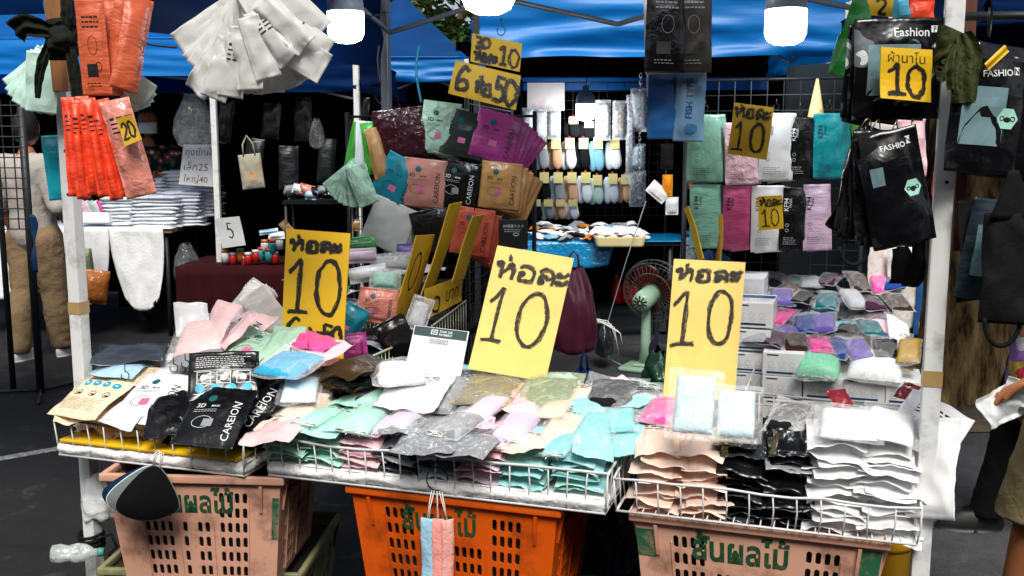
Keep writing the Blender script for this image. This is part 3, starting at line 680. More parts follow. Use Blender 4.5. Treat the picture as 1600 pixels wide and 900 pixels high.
# ---------------------------------------------------------------- boards with marker writing
def board(c, th, m, label, lines, wd=.008, seed=1, name='price_sign', cat='price sign', group='yellow price signs', ink=MARK, passes=4, font=(), bend=1.0):
    """c = four corners (top-left, top-right, bottom-right, bottom-left) in the place"""
    tl, tr_, br, bl = [Vector(q) for q in c]
    n = (bl - tl).cross(tr_ - tl).normalized() ; ctr = (tl + tr_ + br + bl) / 4
    if n.dot(Vector((0, 0, H)) - ctr) < 0: n = -n
    rng = random.Random(seed)
    P = lambda u, v: (tl * (1 - u) + tr_ * u) * v + (bl * (1 - u) + br * u) * (1 - v) - ctr + n * bend * (.005 * math.sin(2.2 * u + seed) * v + .003 * math.sin(5 * v + 2 * seed) + .006 * max(0, u + v - 1.6) * math.sin(seed)) 
    mb = MB(); mb.grid(lambda u, v: P(u, v), 6, 8); me = mb.mesh('board', m)
    b = bmesh.new(); b.from_mesh(me)
    for f in b.faces:
        if f.normal.dot(n) < 0: f.normal_flip()
    bmesh.ops.solidify(b, geom=list(b.faces), thickness=th); b.to_mesh(me); b.free()
    me.name = name
    o = link(name, me, None, T(ctr), label, cat, group)
    wdt = (tr_ - tl).length; hgt = (tl - bl).length
    fn = lambda x, y, l=0: P(x / wdt, y / hgt) + n * (.0009 + l)
    ib = MB()
    for (s, x, y, sx, sy) in lines: write(ib, s, x * wdt, y * hgt, sx * wdt, sy * hgt, wd, fn, seed, passes)
    for (s, cx, cy, ww, bold) in font: text(ib, s, cx * wdt, cy * hgt, fn, w=ww * wdt, bold=bold)
    if ib.v: link('writing', ib.mesh('writing', ink), o)
    return o
def pboard(px, Ys, *a, **k):     # corners as seen, each at its own distance
    return board([at(x, y, Y) for (x, y), Y in zip(px, Ys if isinstance(Ys, (list, tuple)) else [Ys] * 4)], *a, **k)

# ---------------------------------------------------------------- wire trays and fruit crates
def wiretray(label, a0, a1, b0, b1, z0, zf, zb, nv, wm, rail, foam=None, flare=.006, seed=0, wob=.004):
    o = root('wire_tray', label, 'wire tray', 'wire trays on fruit crates', T(S(a0, b0, z0)) @ Rz(RS))
    w, d = a1 - a0, b1 - b0; rng = random.Random(seed)
    rb = MB()
    top = [(-flare, -flare, zf), (w + flare, -flare, zf), (w + flare, d + flare, zb), (-flare, d + flare, zb), (-flare, -flare, zf)]
    for p, q in zip(top, top[1:]):
        pts = [Vector(p).lerp(Vector(q), k / 10) + Vector((0, 0, rng.uniform(-1, 1) * wob)) for k in range(11)]; rb.tube(pts, rail, 7)
    link('rim', rb.mesh('rim', wm[0], True), o)
    vb = MB(); bot = [(0, 0, 0), (w, 0, 0), (w, d, 0), (0, d, 0), (0, 0, 0)]
    vb.tube(bot, .0034, 6)
    for i, (p, q) in enumerate(zip(bot, bot[1:])):
        n = nv if i % 2 == 0 else max(3, int(nv * d / w))
        for k in range(n + 1):
            f = k / n; a = Vector(p).lerp(Vector(q), f); b = Vector(top[i]).lerp(Vector(top[i + 1]), f); j = Vector((rng.uniform(-1, 1) * wob, 0, 0))
            vb.tube([a, a.lerp(b, .5) + j, b], .0020, 5)
    link('front_wires', vb.mesh('front_wires', wm[1], True), o)
    fb = MB()
    for k in range(int(w / .03) + 1): fb.tube([(k * .03, 0, 0), (k * .03, d, 0)], .0016, 5)
    link('floor_wires', fb.mesh('floor_wires', wm[1], True), o)
    if foam:
        fm = MB()
        def edge(u, v):   # torn, lumpy edge all round
            per = [(0, 0), (w, 0), (w, d), (0, d), (0, 0)]; t = u * 4; i_ = min(3, int(t)); a = Vector(per[i_]).lerp(Vector(per[i_ + 1]), t - i_); c_ = Vector((w / 2, d / 2)); bul = .010 * math.sin(v * math.pi) + .007 * nz(a.x * 22, a.y * 22, v * 2 + seed) + .004 * nz(a.x * 60, a.y * 60, v * 4)
            sx = -1 if i_ == 3 else (1 if i_ == 1 else 0); sy = -1 if i_ == 0 else (1 if i_ == 2 else 0)
            return Vector((a.x + sx * (bul - .004), a.y + sy * (bul - .004), .003 + (foam - .003) * v + .003 * nz(a.x * 18, a.y * 18, seed)))
        fm.grid(edge, 240, 5); fm.grid(lambda u, v: Vector((w * u, d * v, foam - .002 + .002 * nz(u * 30, v * 12))), 24, 10)
        me = fm.mesh('foam_slab', FOAM, True); link('foam_slab', me, o)
    return o

def crate_panel(mb, fn, w, h, cols, rows, blank, thick=.004):
    """flat panel with stadium slots; cols/rows = lists of cell edges (m); blank(c, r) -> leave solid. fn(x, y, depth)"""
    for r in range(len(rows) - 1):
        for c in range(len(cols) - 1):
            x0, x1, y0, y1 = cols[c], cols[c + 1], rows[r], rows[r + 1]
            if blank(c, r, x1 - x0):
                mb.add([fn(x0, y0, 0), fn(x1, y0, 0), fn(x1, y1, 0), fn(x0, y1, 0)], [(0, 1, 2, 3)]); continue
            cx, cy = (x0 + x1) / 2, (y0 + y1) / 2; hw, hh = (x1 - x0) * .31, (y1 - y0) * .36; n = 12
            ou, inn, dp = [], [], []
            for k in range(n):
                a = 2 * math.pi * (k + .5) / n; ca, sa = math.cos(a), math.sin(a)
                ix, iy = hw * ca, hw * sa + (hh - hw) * (1 if sa > 0 else -1)
                s = 1 / max(abs(ca), abs(sa)); ox, oy = (x1 - x0) / 2 * ca * s, (y1 - y0) / 2 * sa * s
                ou.append(fn(cx + ox, cy + oy, 0)); inn.append(fn(cx + ix, cy + iy, 0)); dp.append(fn(cx + ix, cy + iy, thick))
            fs = []
            for k in range(n):
                k2 = (k + 1) % n; fs += [(k, k2, n + k2, n + k), (n + k, n + k2, 2 * n + k2, 2 * n + k)]
            mb.add(ou + inn + dp, fs)
def crate(label, M, w, d, h, m, txt, seed=0, painted=None, tw=.3, tx=.42, ty=.80, sidetext=True):
    o = root('fruit_crate', label, 'crate', 'plastic fruit crates under the trays', M)
    tp = .030  # taper: the foot is narrower than the rim
    def face(side):
        Lx = w if side in ('front', 'back') else d
        def fn(x, y, dep=0):
            k = (1 - y / h) * tp; s = x - Lx / 2; s *= (1 - 2 * k / Lx); inset = k + dep
            if side == 'front': return Vector((s, -d / 2 + inset, y))
            if side == 'back': return Vector((-s, d / 2 - inset, y))
            if side == 'right': return Vector((w / 2 - inset, s, y))
            return Vector((-w / 2 + inset, -s, y))
        return fn, Lx
    body = MB()
    rows = [0, .012] + [.012 + (h - .05) * k / 6 for k in range(1, 7)] + [h]
    for side in ('front', 'right', 'back', 'left'):
        fn, Lx = face(side)
        pitch = .0205; mrg = .085 if side in ('front', 'back') else .06
        cols = [0, mrg]; grp = []
        n = int((Lx - 2 * mrg) / pitch); 
        for k in range(n): cols.append(mrg + (Lx - 2 * mrg) * (k + 1) / n)
        cols.append(Lx)
        gaps = {5, n - 4, int(n * .5)} if side in ('front', 'back') else {int(n * .5)}
        def blank(c, r, cw, n=n, gaps=gaps, side=side):
            if r == 0 or r == 7 or c == 0 or c == n + 1: return True
            if c in gaps: return True
            if side in ('front', 'back') and r >= 5 and 5 <= c <= n - 5: return True
            if side in ('left', 'right') and r >= 5: return True
            return False
        crate_panel(body, fn, Lx, h, cols, rows, blank)
    for k in range(9):   # floor bars
        y = -d / 2 + tp + (d - 2 * tp) * (k + .5) / 9; body.box((-w / 2 + tp, y - .012, .004), (w / 2 - tp, y + .012, .01))
    link('body', body.mesh('body', m), o)
    ln = MB(); q = .022; ln.add([Vector(((w / 2 - tp * (1 - zz / h) - q) * sx, (d / 2 - tp * (1 - zz / h) - q) * sy, zz)) for zz in (.016, h * .9) for sx, sy in ((-1, -1), (1, -1), (1, 1), (-1, 1))], [(0, 1, 5, 4), (1, 2, 6, 5), (2, 3, 7, 6), (3, 0, 4, 7), (0, 3, 2, 1), (4, 5, 6, 7)])  # dark box added inside so the slots look shaded
    link('slot_shade', ln.mesh('slot_shade', mat('slot_shade_brown', '#2a2421', rough=.9, var=.5, vs=12, bump=.4, bs=20)), o)
    rim = MB()
    e = .012
    for (lo, hi) in (((-w / 2 - e, -d / 2 - e, h - .016), (w / 2 + e, -d / 2 + .004, h + .006)), ((-w / 2 - e, d / 2 - .004, h - .016), (w / 2 + e, d / 2 + e, h + .006)),
                     ((-w / 2 - e, -d / 2 + .005, h - .016), (-w / 2 + .004, d / 2 - .005, h + .006)), ((w / 2 - .004, -d / 2 + .005, h - .016), (w / 2 + e, d / 2 - .005, h + .006))): rim.box(lo, hi, ch=.004)
    link('rim', rim.mesh('rim', m, True), o)
    rib = MB()
    for side in ('front', 'right', 'left'):
        fn, Lx = face(side)
        for x in ((.05, Lx - .05) if side == 'front' else (.03, Lx - .03)):
            a, b = fn(x, h - .02, -.001), fn(x, h * .68, -.001); nrm = (fn(x, h * .8, -.012) - fn(x, h * .8, 0)); tv = (fn(x + .004, h * .8, 0) - fn(x - .004, h * .8, 0))
            rib.add([a - tv / 2, a + tv / 2, a + tv / 2 + nrm, a - tv / 2 + nrm, b - tv / 2, b + tv / 2, b + tv / 2 + nrm * .3, b - tv / 2 + nrm * .3], [(0,1,2,3),(4,7,6,5),(0,4,5,1),(1,5,6,2),(2,6,7,3),(3,7,4,0)])
        n = int((Lx - .17) / .082)   # thin vertical ribs down the wall
        for k in range(n + 1):
            x = .085 + (Lx - .17) * k / max(1, n)
            a, b = fn(x, h - .06 if side != 'front' or k in (0, n) else h * .6, -.0005), fn(x, .014, -.0005); nrm = (fn(x, .1, -.0035) - fn(x, .1, 0)); tv = Vector((.0016, 0, 0)) if side == 'front' else Vector((0, .0016, 0))
            rib.add([a - tv, a + tv, a + tv + nrm, a - tv + nrm, b - tv, b + tv, b + tv + nrm, b - tv + nrm], [(0,1,2,3),(4,7,6,5),(0,4,5,1),(1,5,6,2),(2,6,7,3),(3,7,4,0)])
    link('ribs', rib.mesh('ribs', m), o)
    GREENP = mat('green_paint', '#0d4a2a', rough=.6, var=.25, vs=18, dirt='#8a6a50', dirts=26, dirta=.3)
    tb = MB(); fn, Lx = face('front')
    text(tb, txt, w * tx, h * ty, lambda x, y: fn(x, y, -.0012), w=tw, h=.075, bold=.028)
    link('lettering', tb.mesh('lettering', GREENP), o)
    if sidetext:
        tb = MB()
        fr_, Ls = face('right'); text(tb, txt, Ls * .5, h * .86, lambda x, y: fr_(x, y, -.0012), w=.24, h=.06, bold=.028)
        link('side_lettering', tb.mesh('side_lettering', GREENP), o)
    if painted:
        for (x0, y0, x1, y1) in painted:
          pb = MB(); patch(pb, lambda x, y: fn(x, y, -.0010), x0, y0, x1, y1, 4, 6)
          link('paint_patch', pb.mesh('paint_patch', mat('worn_green', '#1f5a3c', rough=.6, var=.3, vs=12, dirt='#b08868', dirts=16, dirta=.9)), o)
    return o
# ================================================================ FRONT OF THE STALL
PINKC = mat('salmon_plastic', '#d3a088', rough=.5, var=.08, vs=5, dirt='#6e4f3e', dirts=9, dirta=.75)
ORNG = mat('orange_plastic', '#dc5a0e', rough=.38, var=.06, vs=5, dirt='#7e3410', dirts=9, dirta=.65)
TXT = 'สั้นผลไม้'
def cm(px, py, z, rot, w, d, h):          # crate whose front rim middle is seen at (px, py)
    p = onz(px, py, z + h); M = T(Vector((p.x, p.y, z))) @ Rz(rot); return M @ T(Vector((0, d / 2, 0)))
crate('salmon pink plastic fruit crate with green lettering under the left tray', cm(300, 745, .325, R(-4), .475, .40, .305), .475, .40, .305, PINKC, TXT, 1, tw=.22, tx=.50, ty=.785, painted=[(.455, .13, .474, .25)])
crate('bright orange plastic fruit crate with green lettering', cm(704, 778, .325, RS, .548, .40, .305), .548, .40, .305, ORNG, TXT, 2, tw=.205, tx=.435, ty=.795)
crate('salmon pink plastic fruit crate with a green painted corner, under the right tray', cm(1180, 824, .325, RS, .56, .40, .305), .56, .40, .305, PINKC, TXT, 3, painted=[(.0, .20, .045, .27), (.512, .12, .558, .28)], tw=.225, tx=.44)
oc = crate('dirty olive plastic crate carrying the left salmon crate', cm(312, 893, .018, R(-4), .56, .46, .30), .56, .46, .30, mat('olive_plastic', '#8c8a62', rough=.6, var=.2, vs=6, dirt='#2f4a34', dirts=7, dirta=.8), 'ผลไม้', 4, tw=.18, sidetext=False)
crate('dark crate under the orange crate', cm(722, 990, .018, RS, .58, .40, .30), .58, .40, .30, mat('dark_crate', '#2a2620', rough=.7, var=.2), 'ผลไม้', 5, tw=.18, sidetext=False)
crate('dark crate under the right salmon crate', cm(1200, 1040, .018, RS, .58, .40, .30), .58, .40, .30, MATS['dark_crate'], 'ผลไม้', 6, tw=.18, sidetext=False)

t1 = wiretray('left wire tray with dark rusty wire and a yellow lined foam slab', -.015, .58, .0, .34, .641, .10, .11, 11, (WIRED, WIREW), .0032, .034, seed=1)
me = MB().box((.006, -.004, .036), (.575, .3, .047), ch=.004).mesh('yellow_liner', YEL, True); link('yellow_liner', me, t1)
wiretray('long white wire tray on a foam slab above the orange crate', .635, 1.535, .03, .40, .641, .10, .11, 19, (WIREW, WIREW), .0036, .036, seed=2)
wiretray('deep white wire tray holding peach, black and white packs', 1.555, 2.215, .06, .42, .641, .082, .10, 13, (WIREW, WIREW), .0032, None, seed=3)

# folding tables behind the trays
def table(label, a0, a1, b0, b1, z, m, cloth_m=None, legm=DARKM):
    o = root('folding_table', label, 'table', None, T(S((a0 + a1) / 2, (b0 + b1) / 2, 0)) @ Rz(RS)); w, d = (a1 - a0) / 2, (b1 - b0) / 2
    link('table_top', MB().box((-w, -d, z - .03), (w, d, z), ch=.006).mesh('table_top', m), o)
    for sx in (-1, 1):
        for sy in (-1, 1): link('leg', MB().tube([(sx * (w - .05), sy * (d - .05), 0), (sx * (w - .05), sy * (d - .05), z - .03)], .013, 8).mesh('leg', legm, True), o)
    return o
DKT = cloth('#12151a', 'dark_table')
table('dark folding table behind the front trays, heaped with mask packs', .0, 1.5, .42, .82, .69, DKT)
table('dark folding table under the stacked mask boxes at the right', 1.60, 2.19, .5, 1.62, .66, DKT)
table('dark folding table along the left inside of the stall', .06, .52, .9, 2.0, .70, DKT)

# ---------- pack colours
PEACH = foil('#f6d9c8', 'peach'); MINT = foil('#aee2d2', 'mint'); CYAN = foil('#9fdcdc', 'cyan'); LILAC = foil('#e6cde0', 'lilac'); PINK = foil('#f5c9d3', 'pink')
GREY = foil('#8d9196', 'grey'); WHITEF = foil('#e9e9ea', 'white'); BLACK = foil('#0c0d10', 'black'); BEIGE = foil('#f3dab8', 'beige'); HOT = foil('#e8559a', 'hotpink')
TEAL = foil('#0f7f92', 'teal'); SALM = foil('#d98a7a', 'salmon'); MAG = foil('#a83a86', 'magenta'); TAN = foil('#c6935a', 'tan'); MAROON = foil('#34101a', 'maroon')
ORED = foil('#ee4a2a', 'orangered'); ORAN = foil('#c85c38', 'orange'); GREENF = foil('#2f8a3c', 'green'); PALEG = foil('#a9cdb4', 'palegreen'); DGREY = foil('#33383d', 'darkgrey'); BLUEF = foil('#1d4f86', 'blue')
SKYB = foil('#55b9dc', 'skyblue'); PALEP = foil('#ecc8c8', 'palepink'); PURP = foil('#7f6bb0', 'purple'); LBLUE = foil('#a8cbe0', 'lightblue')
def cl(n, c): return cloth(c, 'm_' + n, .25)
cPEACH, cMINT, cCYAN, cLIL, cPINK, cGREY, cWHITE, cBLACK = cl('peach', '#f4cfb6'), cl('mint', '#a2dccb'), cl('cyan', '#7fd0d2'), cl('lilac', '#dfc4e0'), cl('pink', '#f2c0ca'), cl('grey', '#84898f'), cl('white', '#e6e8e8'), cl('black', '#15171b')
cPURP, cTEAL, cHOT, cLBL, cMAR = cl('purple', '#6a58a4'), cl('teal', '#128a9c'), cl('hot', '#e2509a'), cl('lblue', '#cfe8f2'), cl('maroon', '#47221f')

# ---------- long middle tray: piles
G1 = 'packs piled in the long middle tray'
cols_ = [(.690, [MINT, PALEG, MINT], 'mint pile at the left end of the long tray', 5), (.790, [MINT, MINT, PALEG], 'mint pile beside the left end pile', 5), (.895, [PINK, PALEP], 'pink pile left of the grey piles', 5),
         (1.0, [GREY, DGREY, GREY], 'left grey pile of the long tray', 5), (1.105, [GREY, WHITEF, DGREY], 'right grey pile of the long tray', 5), (1.215, [PINK, PALEP, LILAC], 'pink pile right of the grey piles', 6),
         (1.335, [CYAN, MINT, CYAN], 'cyan pile right of the pink pile', 6), (1.455, [CYAN, CYAN, MINT], 'cyan pile at the right end of the long tray', 6)]
for i, (a, ms, dsc, n) in enumerate(cols_):
    stack(T(S(a, .125, .690 + .0155 * n)) @ Rz(RS + R(random.uniform(-5, 5))) @ Rx(R(7)), n, .0155, .118, .19, .02, ms, dsc, G1, seed=i * 7 + 2, wr=.005, curl=.018)
for i, (a, ms, dsc) in enumerate([(.72, [MINT, WHITEF], 'second row of packs behind the left end pile'), (.86, [PINK, MINT], 'second row of packs behind the pink pile'), (1.02, [GREY, BLACK], 'second row of packs behind the grey piles'),
                                  (1.17, [LILAC, GREY], 'second row of packs behind the right pink pile'), (1.32, [PALEG, CYAN], 'second row of packs behind the cyan piles'), (1.44, [CYAN, BLACK], 'second row of packs by the right tray')]):
    stack(T(S(a, .31, .775)) @ Rz(RS + R(random.uniform(-8, 8))) @ Rx(R(9)), 4, .018, .13, .19, .022, ms, dsc, G1, seed=i * 5 + 60, wr=.005, curl=.018)
def P(px, py, z, rot=0, tx=10, ty=0): return T(onz(px, py, z)) @ Rz(RS + R(rot)) @ Rx(R(tx)) @ Ry(R(ty))
G2 = 'single packs lying on the front piles'
tops = [  # px, py, z, rot, tilt, ty, w, h, t, kind, colour, label, extra
 (440, 668, .772, 6, 5, -6, .13, .20, .022, 'f', PALEP, 'pale pink flat pack at the left corner of the long tray', {'d': 'lines'}),
 (484, 634, .800, -2, 10, 6, .105, .19, .040, 'c', cPEACH, 'thick peach bundle of masks at the left end of the long tray', {'fa': .1}),
 (520, 655, .783, 0, 8, 0, .12, .20, .018, 'f', MINT, 'flat mint pack with printed lines beside the peach bundle', {'d': 'lines'}),
 (575, 652, .797, -2, 10, 4, .105, .19, .038, 'c', cMINT, 'clear bag of mint masks with white loops in the long tray', {'fa': .13}),
 (634, 656, .797, -4, 8, -4, .092, .17, .036, 'c', cLIL, 'clear bag of pale lilac masks between mint and grey packs', {'fa': .12}),
 (678, 682, .787, 4, 5, 0, .15, .20, .012, 'f', GREY, 'flat silver grey pack under the small grey bundle', {'d': 'lines'}),
 (738, 688, .787, -3, 5, 0, .13, .19, .012, 'f', GREY, 'flat silver grey pack right of the small grey bundle', {'d': 'lines'}),
 (716, 664, .803, -12, 6, 0, .10, .165, .038, 'c', cGREY, 'clear bag of small grey masks with shiny loops', {'fa': .2}),
 (808, 668, .798, -2, 8, 0, .100, .18, .042, 'c', cLIL, 'clear bag of lilac masks with pink loops in the long tray', {'fa': .12}),
 (884, 664, .800, -2, 12, 3, .105, .22, .024, 'c', cPEACH, 'peach mask bag with white header and hang slot', {'head': WHITEF, 'fa': .2, 'lp': False, 'd': 'lines'}),
 (932, 668, .805, -4, 12, 0, .100, .19, .040, 'c', cCYAN, 'clear bag of cyan masks with loops beside the peach header bag', {'fa': .13}),
 (978, 676, .790, -2, 12, 0, .13, .21, .018, 'f', CYAN, 'flat cyan pack with printed lines at the right end of the long tray', {'d': 'lines'}),
 # back row
 (624, 583, .880, 30, 4, 0, .15, .19, .045, 'c', cWHITE, 'thick white bundle of masks in front of the payment sign', {'fa': .2, 'lp': False}),
 (648, 612, .845, 6, 12, 0, .16, .20, .020, 'f', WHITEF, 'wide white bag lying below the white bundle', {'d': 'lines'}),
 (712, 602, .842, 2, 10, 0, .15, .21, .02, 'f', GREY, 'silver grey bag leaning below the payment sign', {'d': 'lines'}),
 (768, 606, .842, 0, 10, 0, .16, .22, .022, 'c', cGREY, 'smoky clear bag in front of the tilted yellow sign', {'fa': .28, 'fc': '#c9b46a', 'lp': False}),  # film tint carries the yellow reflection of the sign
 (862, 610, .845, 6, 14, 0, .15, .20, .022, 'c', cl('sage', '#7d8f78'), 'clear bag with a sage tint at the foot of the tilted sign', {'fa': .3, 'fc': '#cfd8b0', 'lp': False}),
 (960, 612, .845, 4, 10, 0, .16, .20, .026, 'c', cBLACK, 'glossy black mask bag behind the cyan masks', {'fa': .12, 'lp': False}),
 (1000, 626, .835, -6, 16, 0, .10, .19, .022, 'c', cBLACK, 'narrow smoky bag of black masks left of the hot pink packs', {'fa': .2, 'lp': False, 'd': 'lines'}),
 (1030, 652, .80, 5, 10, 0, .12, .18, .035, 'f', HOT, 'hot pink pack left of the peach pile in the right tray', {'d': 'lines'}),
 (1036, 640, .83, -9, 12, 0, .10, .16, .03, 'c', cHOT, 'clear bag of hot pink masks at the foot of the right sign', {'fa': .15, 'lp': False}),
 (560, 588, .86, -30, 4, 0, .16, .20, .02, 'f', BLACK, 'crinkled black bag beside the wire basket', {}),
 (520, 606, .82, 20, 6, 0, .16, .20, .02, 'f', BLACK, 'crinkled black bag behind the peach bundle', {}),
 (590, 616, .815, 10, 6, 0, .15, .2, .02, 'f', BLACK, 'black pouch with pale blue edge left of the white bag', {}),
 (470, 606, .845, 24, 12, 0, .11, .18, .03, 'c', cLBL, 'light blue mask bundle right of the black packs', {'fa': .1, 'lp': False}),
]
for i, (px, py, z, ro, tx, ty, w, h, t, kd, m, lab, ex) in enumerate(tops):
    w, h, t = w * 1.07, h * 1.07, t * (1.25 if kd == 'c' else 1.1)
    if kd == 'f': foilpack(P(px, py, z, ro, tx, ty), w, h, t, m, lab, G2, seed=i % 6, wr=.005, curl=.014, ruffle=.005, **ex)
    else: clearpack(P(px, py, z, ro, tx, ty), w, h, t, m, lab, G2, seed=i % 6, **ex)

rng = random.Random(77)
for i in range(16):
    a = .70 + .055 * i + rng.uniform(-.02, .02); b = rng.uniform(.34, .5); m = [GREY, WHITEF, MINT, BLACK, PINK, LILAC, CYAN, PALEG][i % 8]
    foilpack(T(S(a, b, .80 + rng.uniform(0, .03))) @ Rz(RS + R(rng.uniform(-35, 35))) @ Rx(R(rng.uniform(4, 18))), .13, .18, .026, m, f"{['silver grey', 'white', 'mint', 'black', 'pink', 'lilac', 'cyan', 'pale green'][i % 8]} pack tucked between the rows of the long tray, {'left' if i < 8 else 'right'} half", G2, seed=i % 6, wr=.007, curl=.02, ruffle=.01)
rng = random.Random(123)
ZN = [('peach', PEACH, cPEACH), ('mint', MINT, cMINT), ('mint', MINT, cMINT), ('lilac', LILAC, cLIL), ('silver grey', GREY, cGREY), ('silver grey', GREY, cGREY), ('lilac', LILAC, cLIL), ('pink', PINK, cPINK), ('peach', PEACH, cPEACH), ('cyan', CYAN, cCYAN), ('cyan', CYAN, cCYAN)]
for r_i, (b, z, row) in enumerate([(.10, .783, 'front'), (.25, .812, 'middle'), (.37, .826, 'rear')]):
    for i in range(11):
        nm, fm_, cm_ = ZN[i]; a = .675 + .082 * i + rng.uniform(-.015, .015) + .02 * r_i; lab = f"small {nm} pack, {ORD[i]} from left in the {row} line of the long tray"
        M = T(S(a, b + rng.uniform(-.02, .02), z + rng.uniform(-.006, .012))) @ Rz(RS + R(rng.uniform(-16, 16))) @ Rx(R(rng.uniform(2, 16))) @ Ry(R(rng.uniform(-8, 8)))
        if (i + r_i) % 2: clearpack(M, .088 + rng.uniform(0, .015), .15, .034, cm_, lab, 'small packs scattered over the long tray', (i * 3 + r_i) % 6, fa=.12, lp=r_i == 0)
        else: foilpack(M, .10, .155, .022, fm_, lab, 'small packs scattered over the long tray', (i * 5 + r_i) % 7, wr=.006, curl=.016, ruffle=.006, d='lines' if i % 4 == 0 else None, name='small_pack')
for i, (a, b, z, ro, tx, m, nm) in enumerate([(.04, .06, .775, 20, 20, BEIGE, 'beige'), (.12, .24, .80, -16, 14, BEIGE, 'beige'), (.20, .06, .775, -8, 22, WHITEF, 'white'), (.26, .22, .805, 14, 12, WHITEF, 'white'), (.33, .05, .77, 24, 30, BLACK, 'black'), (.44, .07, .775, -20, 24, BLACK, 'black'), (.52, .08, .77, 12, 26, BLACK, 'black'), (.47, .26, .815, 30, 16, DGREY, 'dark grey'), (.08, .32, .815, 40, 10, WHITEF, 'white'), (.30, .32, .82, -30, 14, PEACH, 'peach')]):
    foilpack(T(S(a, b, z)) @ Rz(RS + R(ro)) @ Rx(R(tx)), .13, .17, .024, m, f"{nm} pack squeezed into the left tray, {ORD[i]} of the loose ones", 'loose packs squeezed into the left tray', i % 6, wr=.008, curl=.02, ruffle=.008, name='small_pack')
# ---------- right tray: tall piles
G3 = 'packs piled in the right wire tray'
for (a, b, zt, n, ms, dsc, ink, d, w) in [(1.640, .185, .79, 10, [PEACH], 'left peach pile of the right tray', INK, 'lines', .108), (1.742, .19, .79, 10, [PEACH], 'right peach pile of the right tray', INK, 'lines', .108),
        (1.838, .195, .815, 11, [BLACK, DGREY, BLACK], 'left black pile of the right tray', WINK, 'tall', .105), (1.932, .20, .815, 11, [BLACK, BLACK, GREY], 'right black pile of the right tray', WINK, 'lines', .105),
        (2.04, .19, .845, 13, [WHITEF], 'left white pile of the right tray', INK, None, .125), (2.155, .19, .845, 13, [WHITEF], 'right white pile bulging out of the right tray', INK, None, .13)]:
    stack(T(S(a, b, zt)) @ Rz(RS + R(2)) @ Rx(R(6)), n, .0165, w, .205, .024, ms, dsc, G3, seed=int(a * 100), wr=.006, curl=.022, ink=ink, d=d, jx=.013, jr=8)
clearpack(P(1085, 632, .92, 0, 62), .125, .165, .03, cLBL, 'clear pack of pale blue masks standing against the right yellow sign', G3, 3, fa=.12, lp=False, inner=(.7, .8), shift=0)
clearpack(P(1150, 646, .885, 4, 55), .12, .14, .03, cLBL, 'clear pack of pale blue masks right of the yellow sign foot', G3, 2, fa=.12, lp=False, inner=(.7, .8), shift=0)
clearpack(P(1325, 660, .875, 0, 10), .15, .19, .03, cWHITE, 'clear bag of white masks on top of the white piles', G3, 1, fa=.15, lp=False)
clearpack(P(1392, 662, .875, -6, 12, 8), .13, .19, .03, cWHITE, 'white mask bag at the right edge of the white piles', G3, 4, fa=.15, lp=False)
foilpack(T(S(2.245, .13, .795)) @ Rz(RS - R(40)) @ Rx(R(72)) @ Rz(R(14)), .11, .22, .03, WHITEF, 'white bag hanging over the right side of the right tray', G3, 2, curl=.02, ruffle=.008, wr=.008)
foilpack(T(S(2.235, .24, .845)) @ Rz(RS - R(30)) @ Rx(R(30)) @ Ry(R(30)), .15, .2, .02, WHITEF, 'white bag flopping over the right edge of the white piles', G3, 4, d='lines', curl=.025, wr=.008)
clearpack(P(1235, 648, .845, -10, 12), .10, .18, .028, cBLACK, 'smoky bag of black masks on the black piles', G3, 5, fa=.25, lp=False)
for i, (px, py, ro) in enumerate([(1312, 622, 30), (1418, 612, -40)]):
    foilpack(P(px, py, .90, ro, 40), .05, .05, .006, foil('#8e1f2c', 'darkred'), ['dark red corner of a packet behind the white piles', 'dark red packet scrap by the right post'][i], G3, i, curl=.01)

# ---------- left tray
G4 = 'packs in the left wire tray'
stack(T(S(.06, .165, .772)) @ Rz(RS - R(14)) @ Rx(R(4)), 7, .017, .16, .21, .02, [BEIGE, PEACH], 'beige pile in the left tray', G4, seed=3, curl=.03, wr=.008)
stack(T(S(.20, .15, .772)) @ Rz(RS + R(4)) @ Rx(R(4)), 7, .016, .16, .20, .02, [WHITEF, BEIGE, WHITEF], 'white pile in the left tray', G4, seed=4, curl=.025, wr=.006)
stack(T(S(.36, .15, .765)) @ Rz(RS + R(12)) @ Rx(R(4)), 6, .016, .17, .20, .02, [BLACK], 'black pile in the left tray', G4, seed=9, curl=.025, wr=.007)
stack(T(S(.50, .18, .765)) @ Rz(RS - R(10)) @ Rx(R(4)), 6, .016, .15, .20, .02, [BLACK, BLACK, DGREY], 'black pile at the right end of the left tray', G4, seed=12, curl=.03, wr=.007)
foilpack(P(148, 618, .80, -2, 24), .165, .20, .02, BEIGE, 'beige pack printed with four blue dots, front left corner', G4, 2, d='dots', curl=.012)
foilpack(P(222, 577, .845, 38, 16), .15, .20, .02, BEIGE, 'beige pack turned sideways with blue dots along its edge', G4, 3, d='dots', curl=.012)
foilpack(P(240, 622, .80, 2, 26), .17, .21, .022, WHITEF, 'large white pack with black lettering in the left tray', G4, 1, d='long')
foilpack(P(250, 574, .845, 14, 14), .16, .18, .018, WHITEF, 'white pack with wire hook behind the large white pack', G4, 4, curl=.012)
foilpack(P(350, 588, .875, 30, 50), .185, .15, .014, BLACK, 'black pack showing its back with pictograms and blue dots', G4, 2, d='back', ink=WINK, curl=.008)
foilpack(P(336, 652, .795, 8, 34), .17, .20, .022, BLACK, 'black pack with white lettering leaning on the tray wire', G4, 1, d='long', ink=WINK)
foilpack(P(392, 630, .80, -10, 34), .17, .22, .026, BLACK, 'glossy crumpled black pack right of the lettered black pack', G4, 5, d='long', ink=WINK, wr=.012, curl=.02)
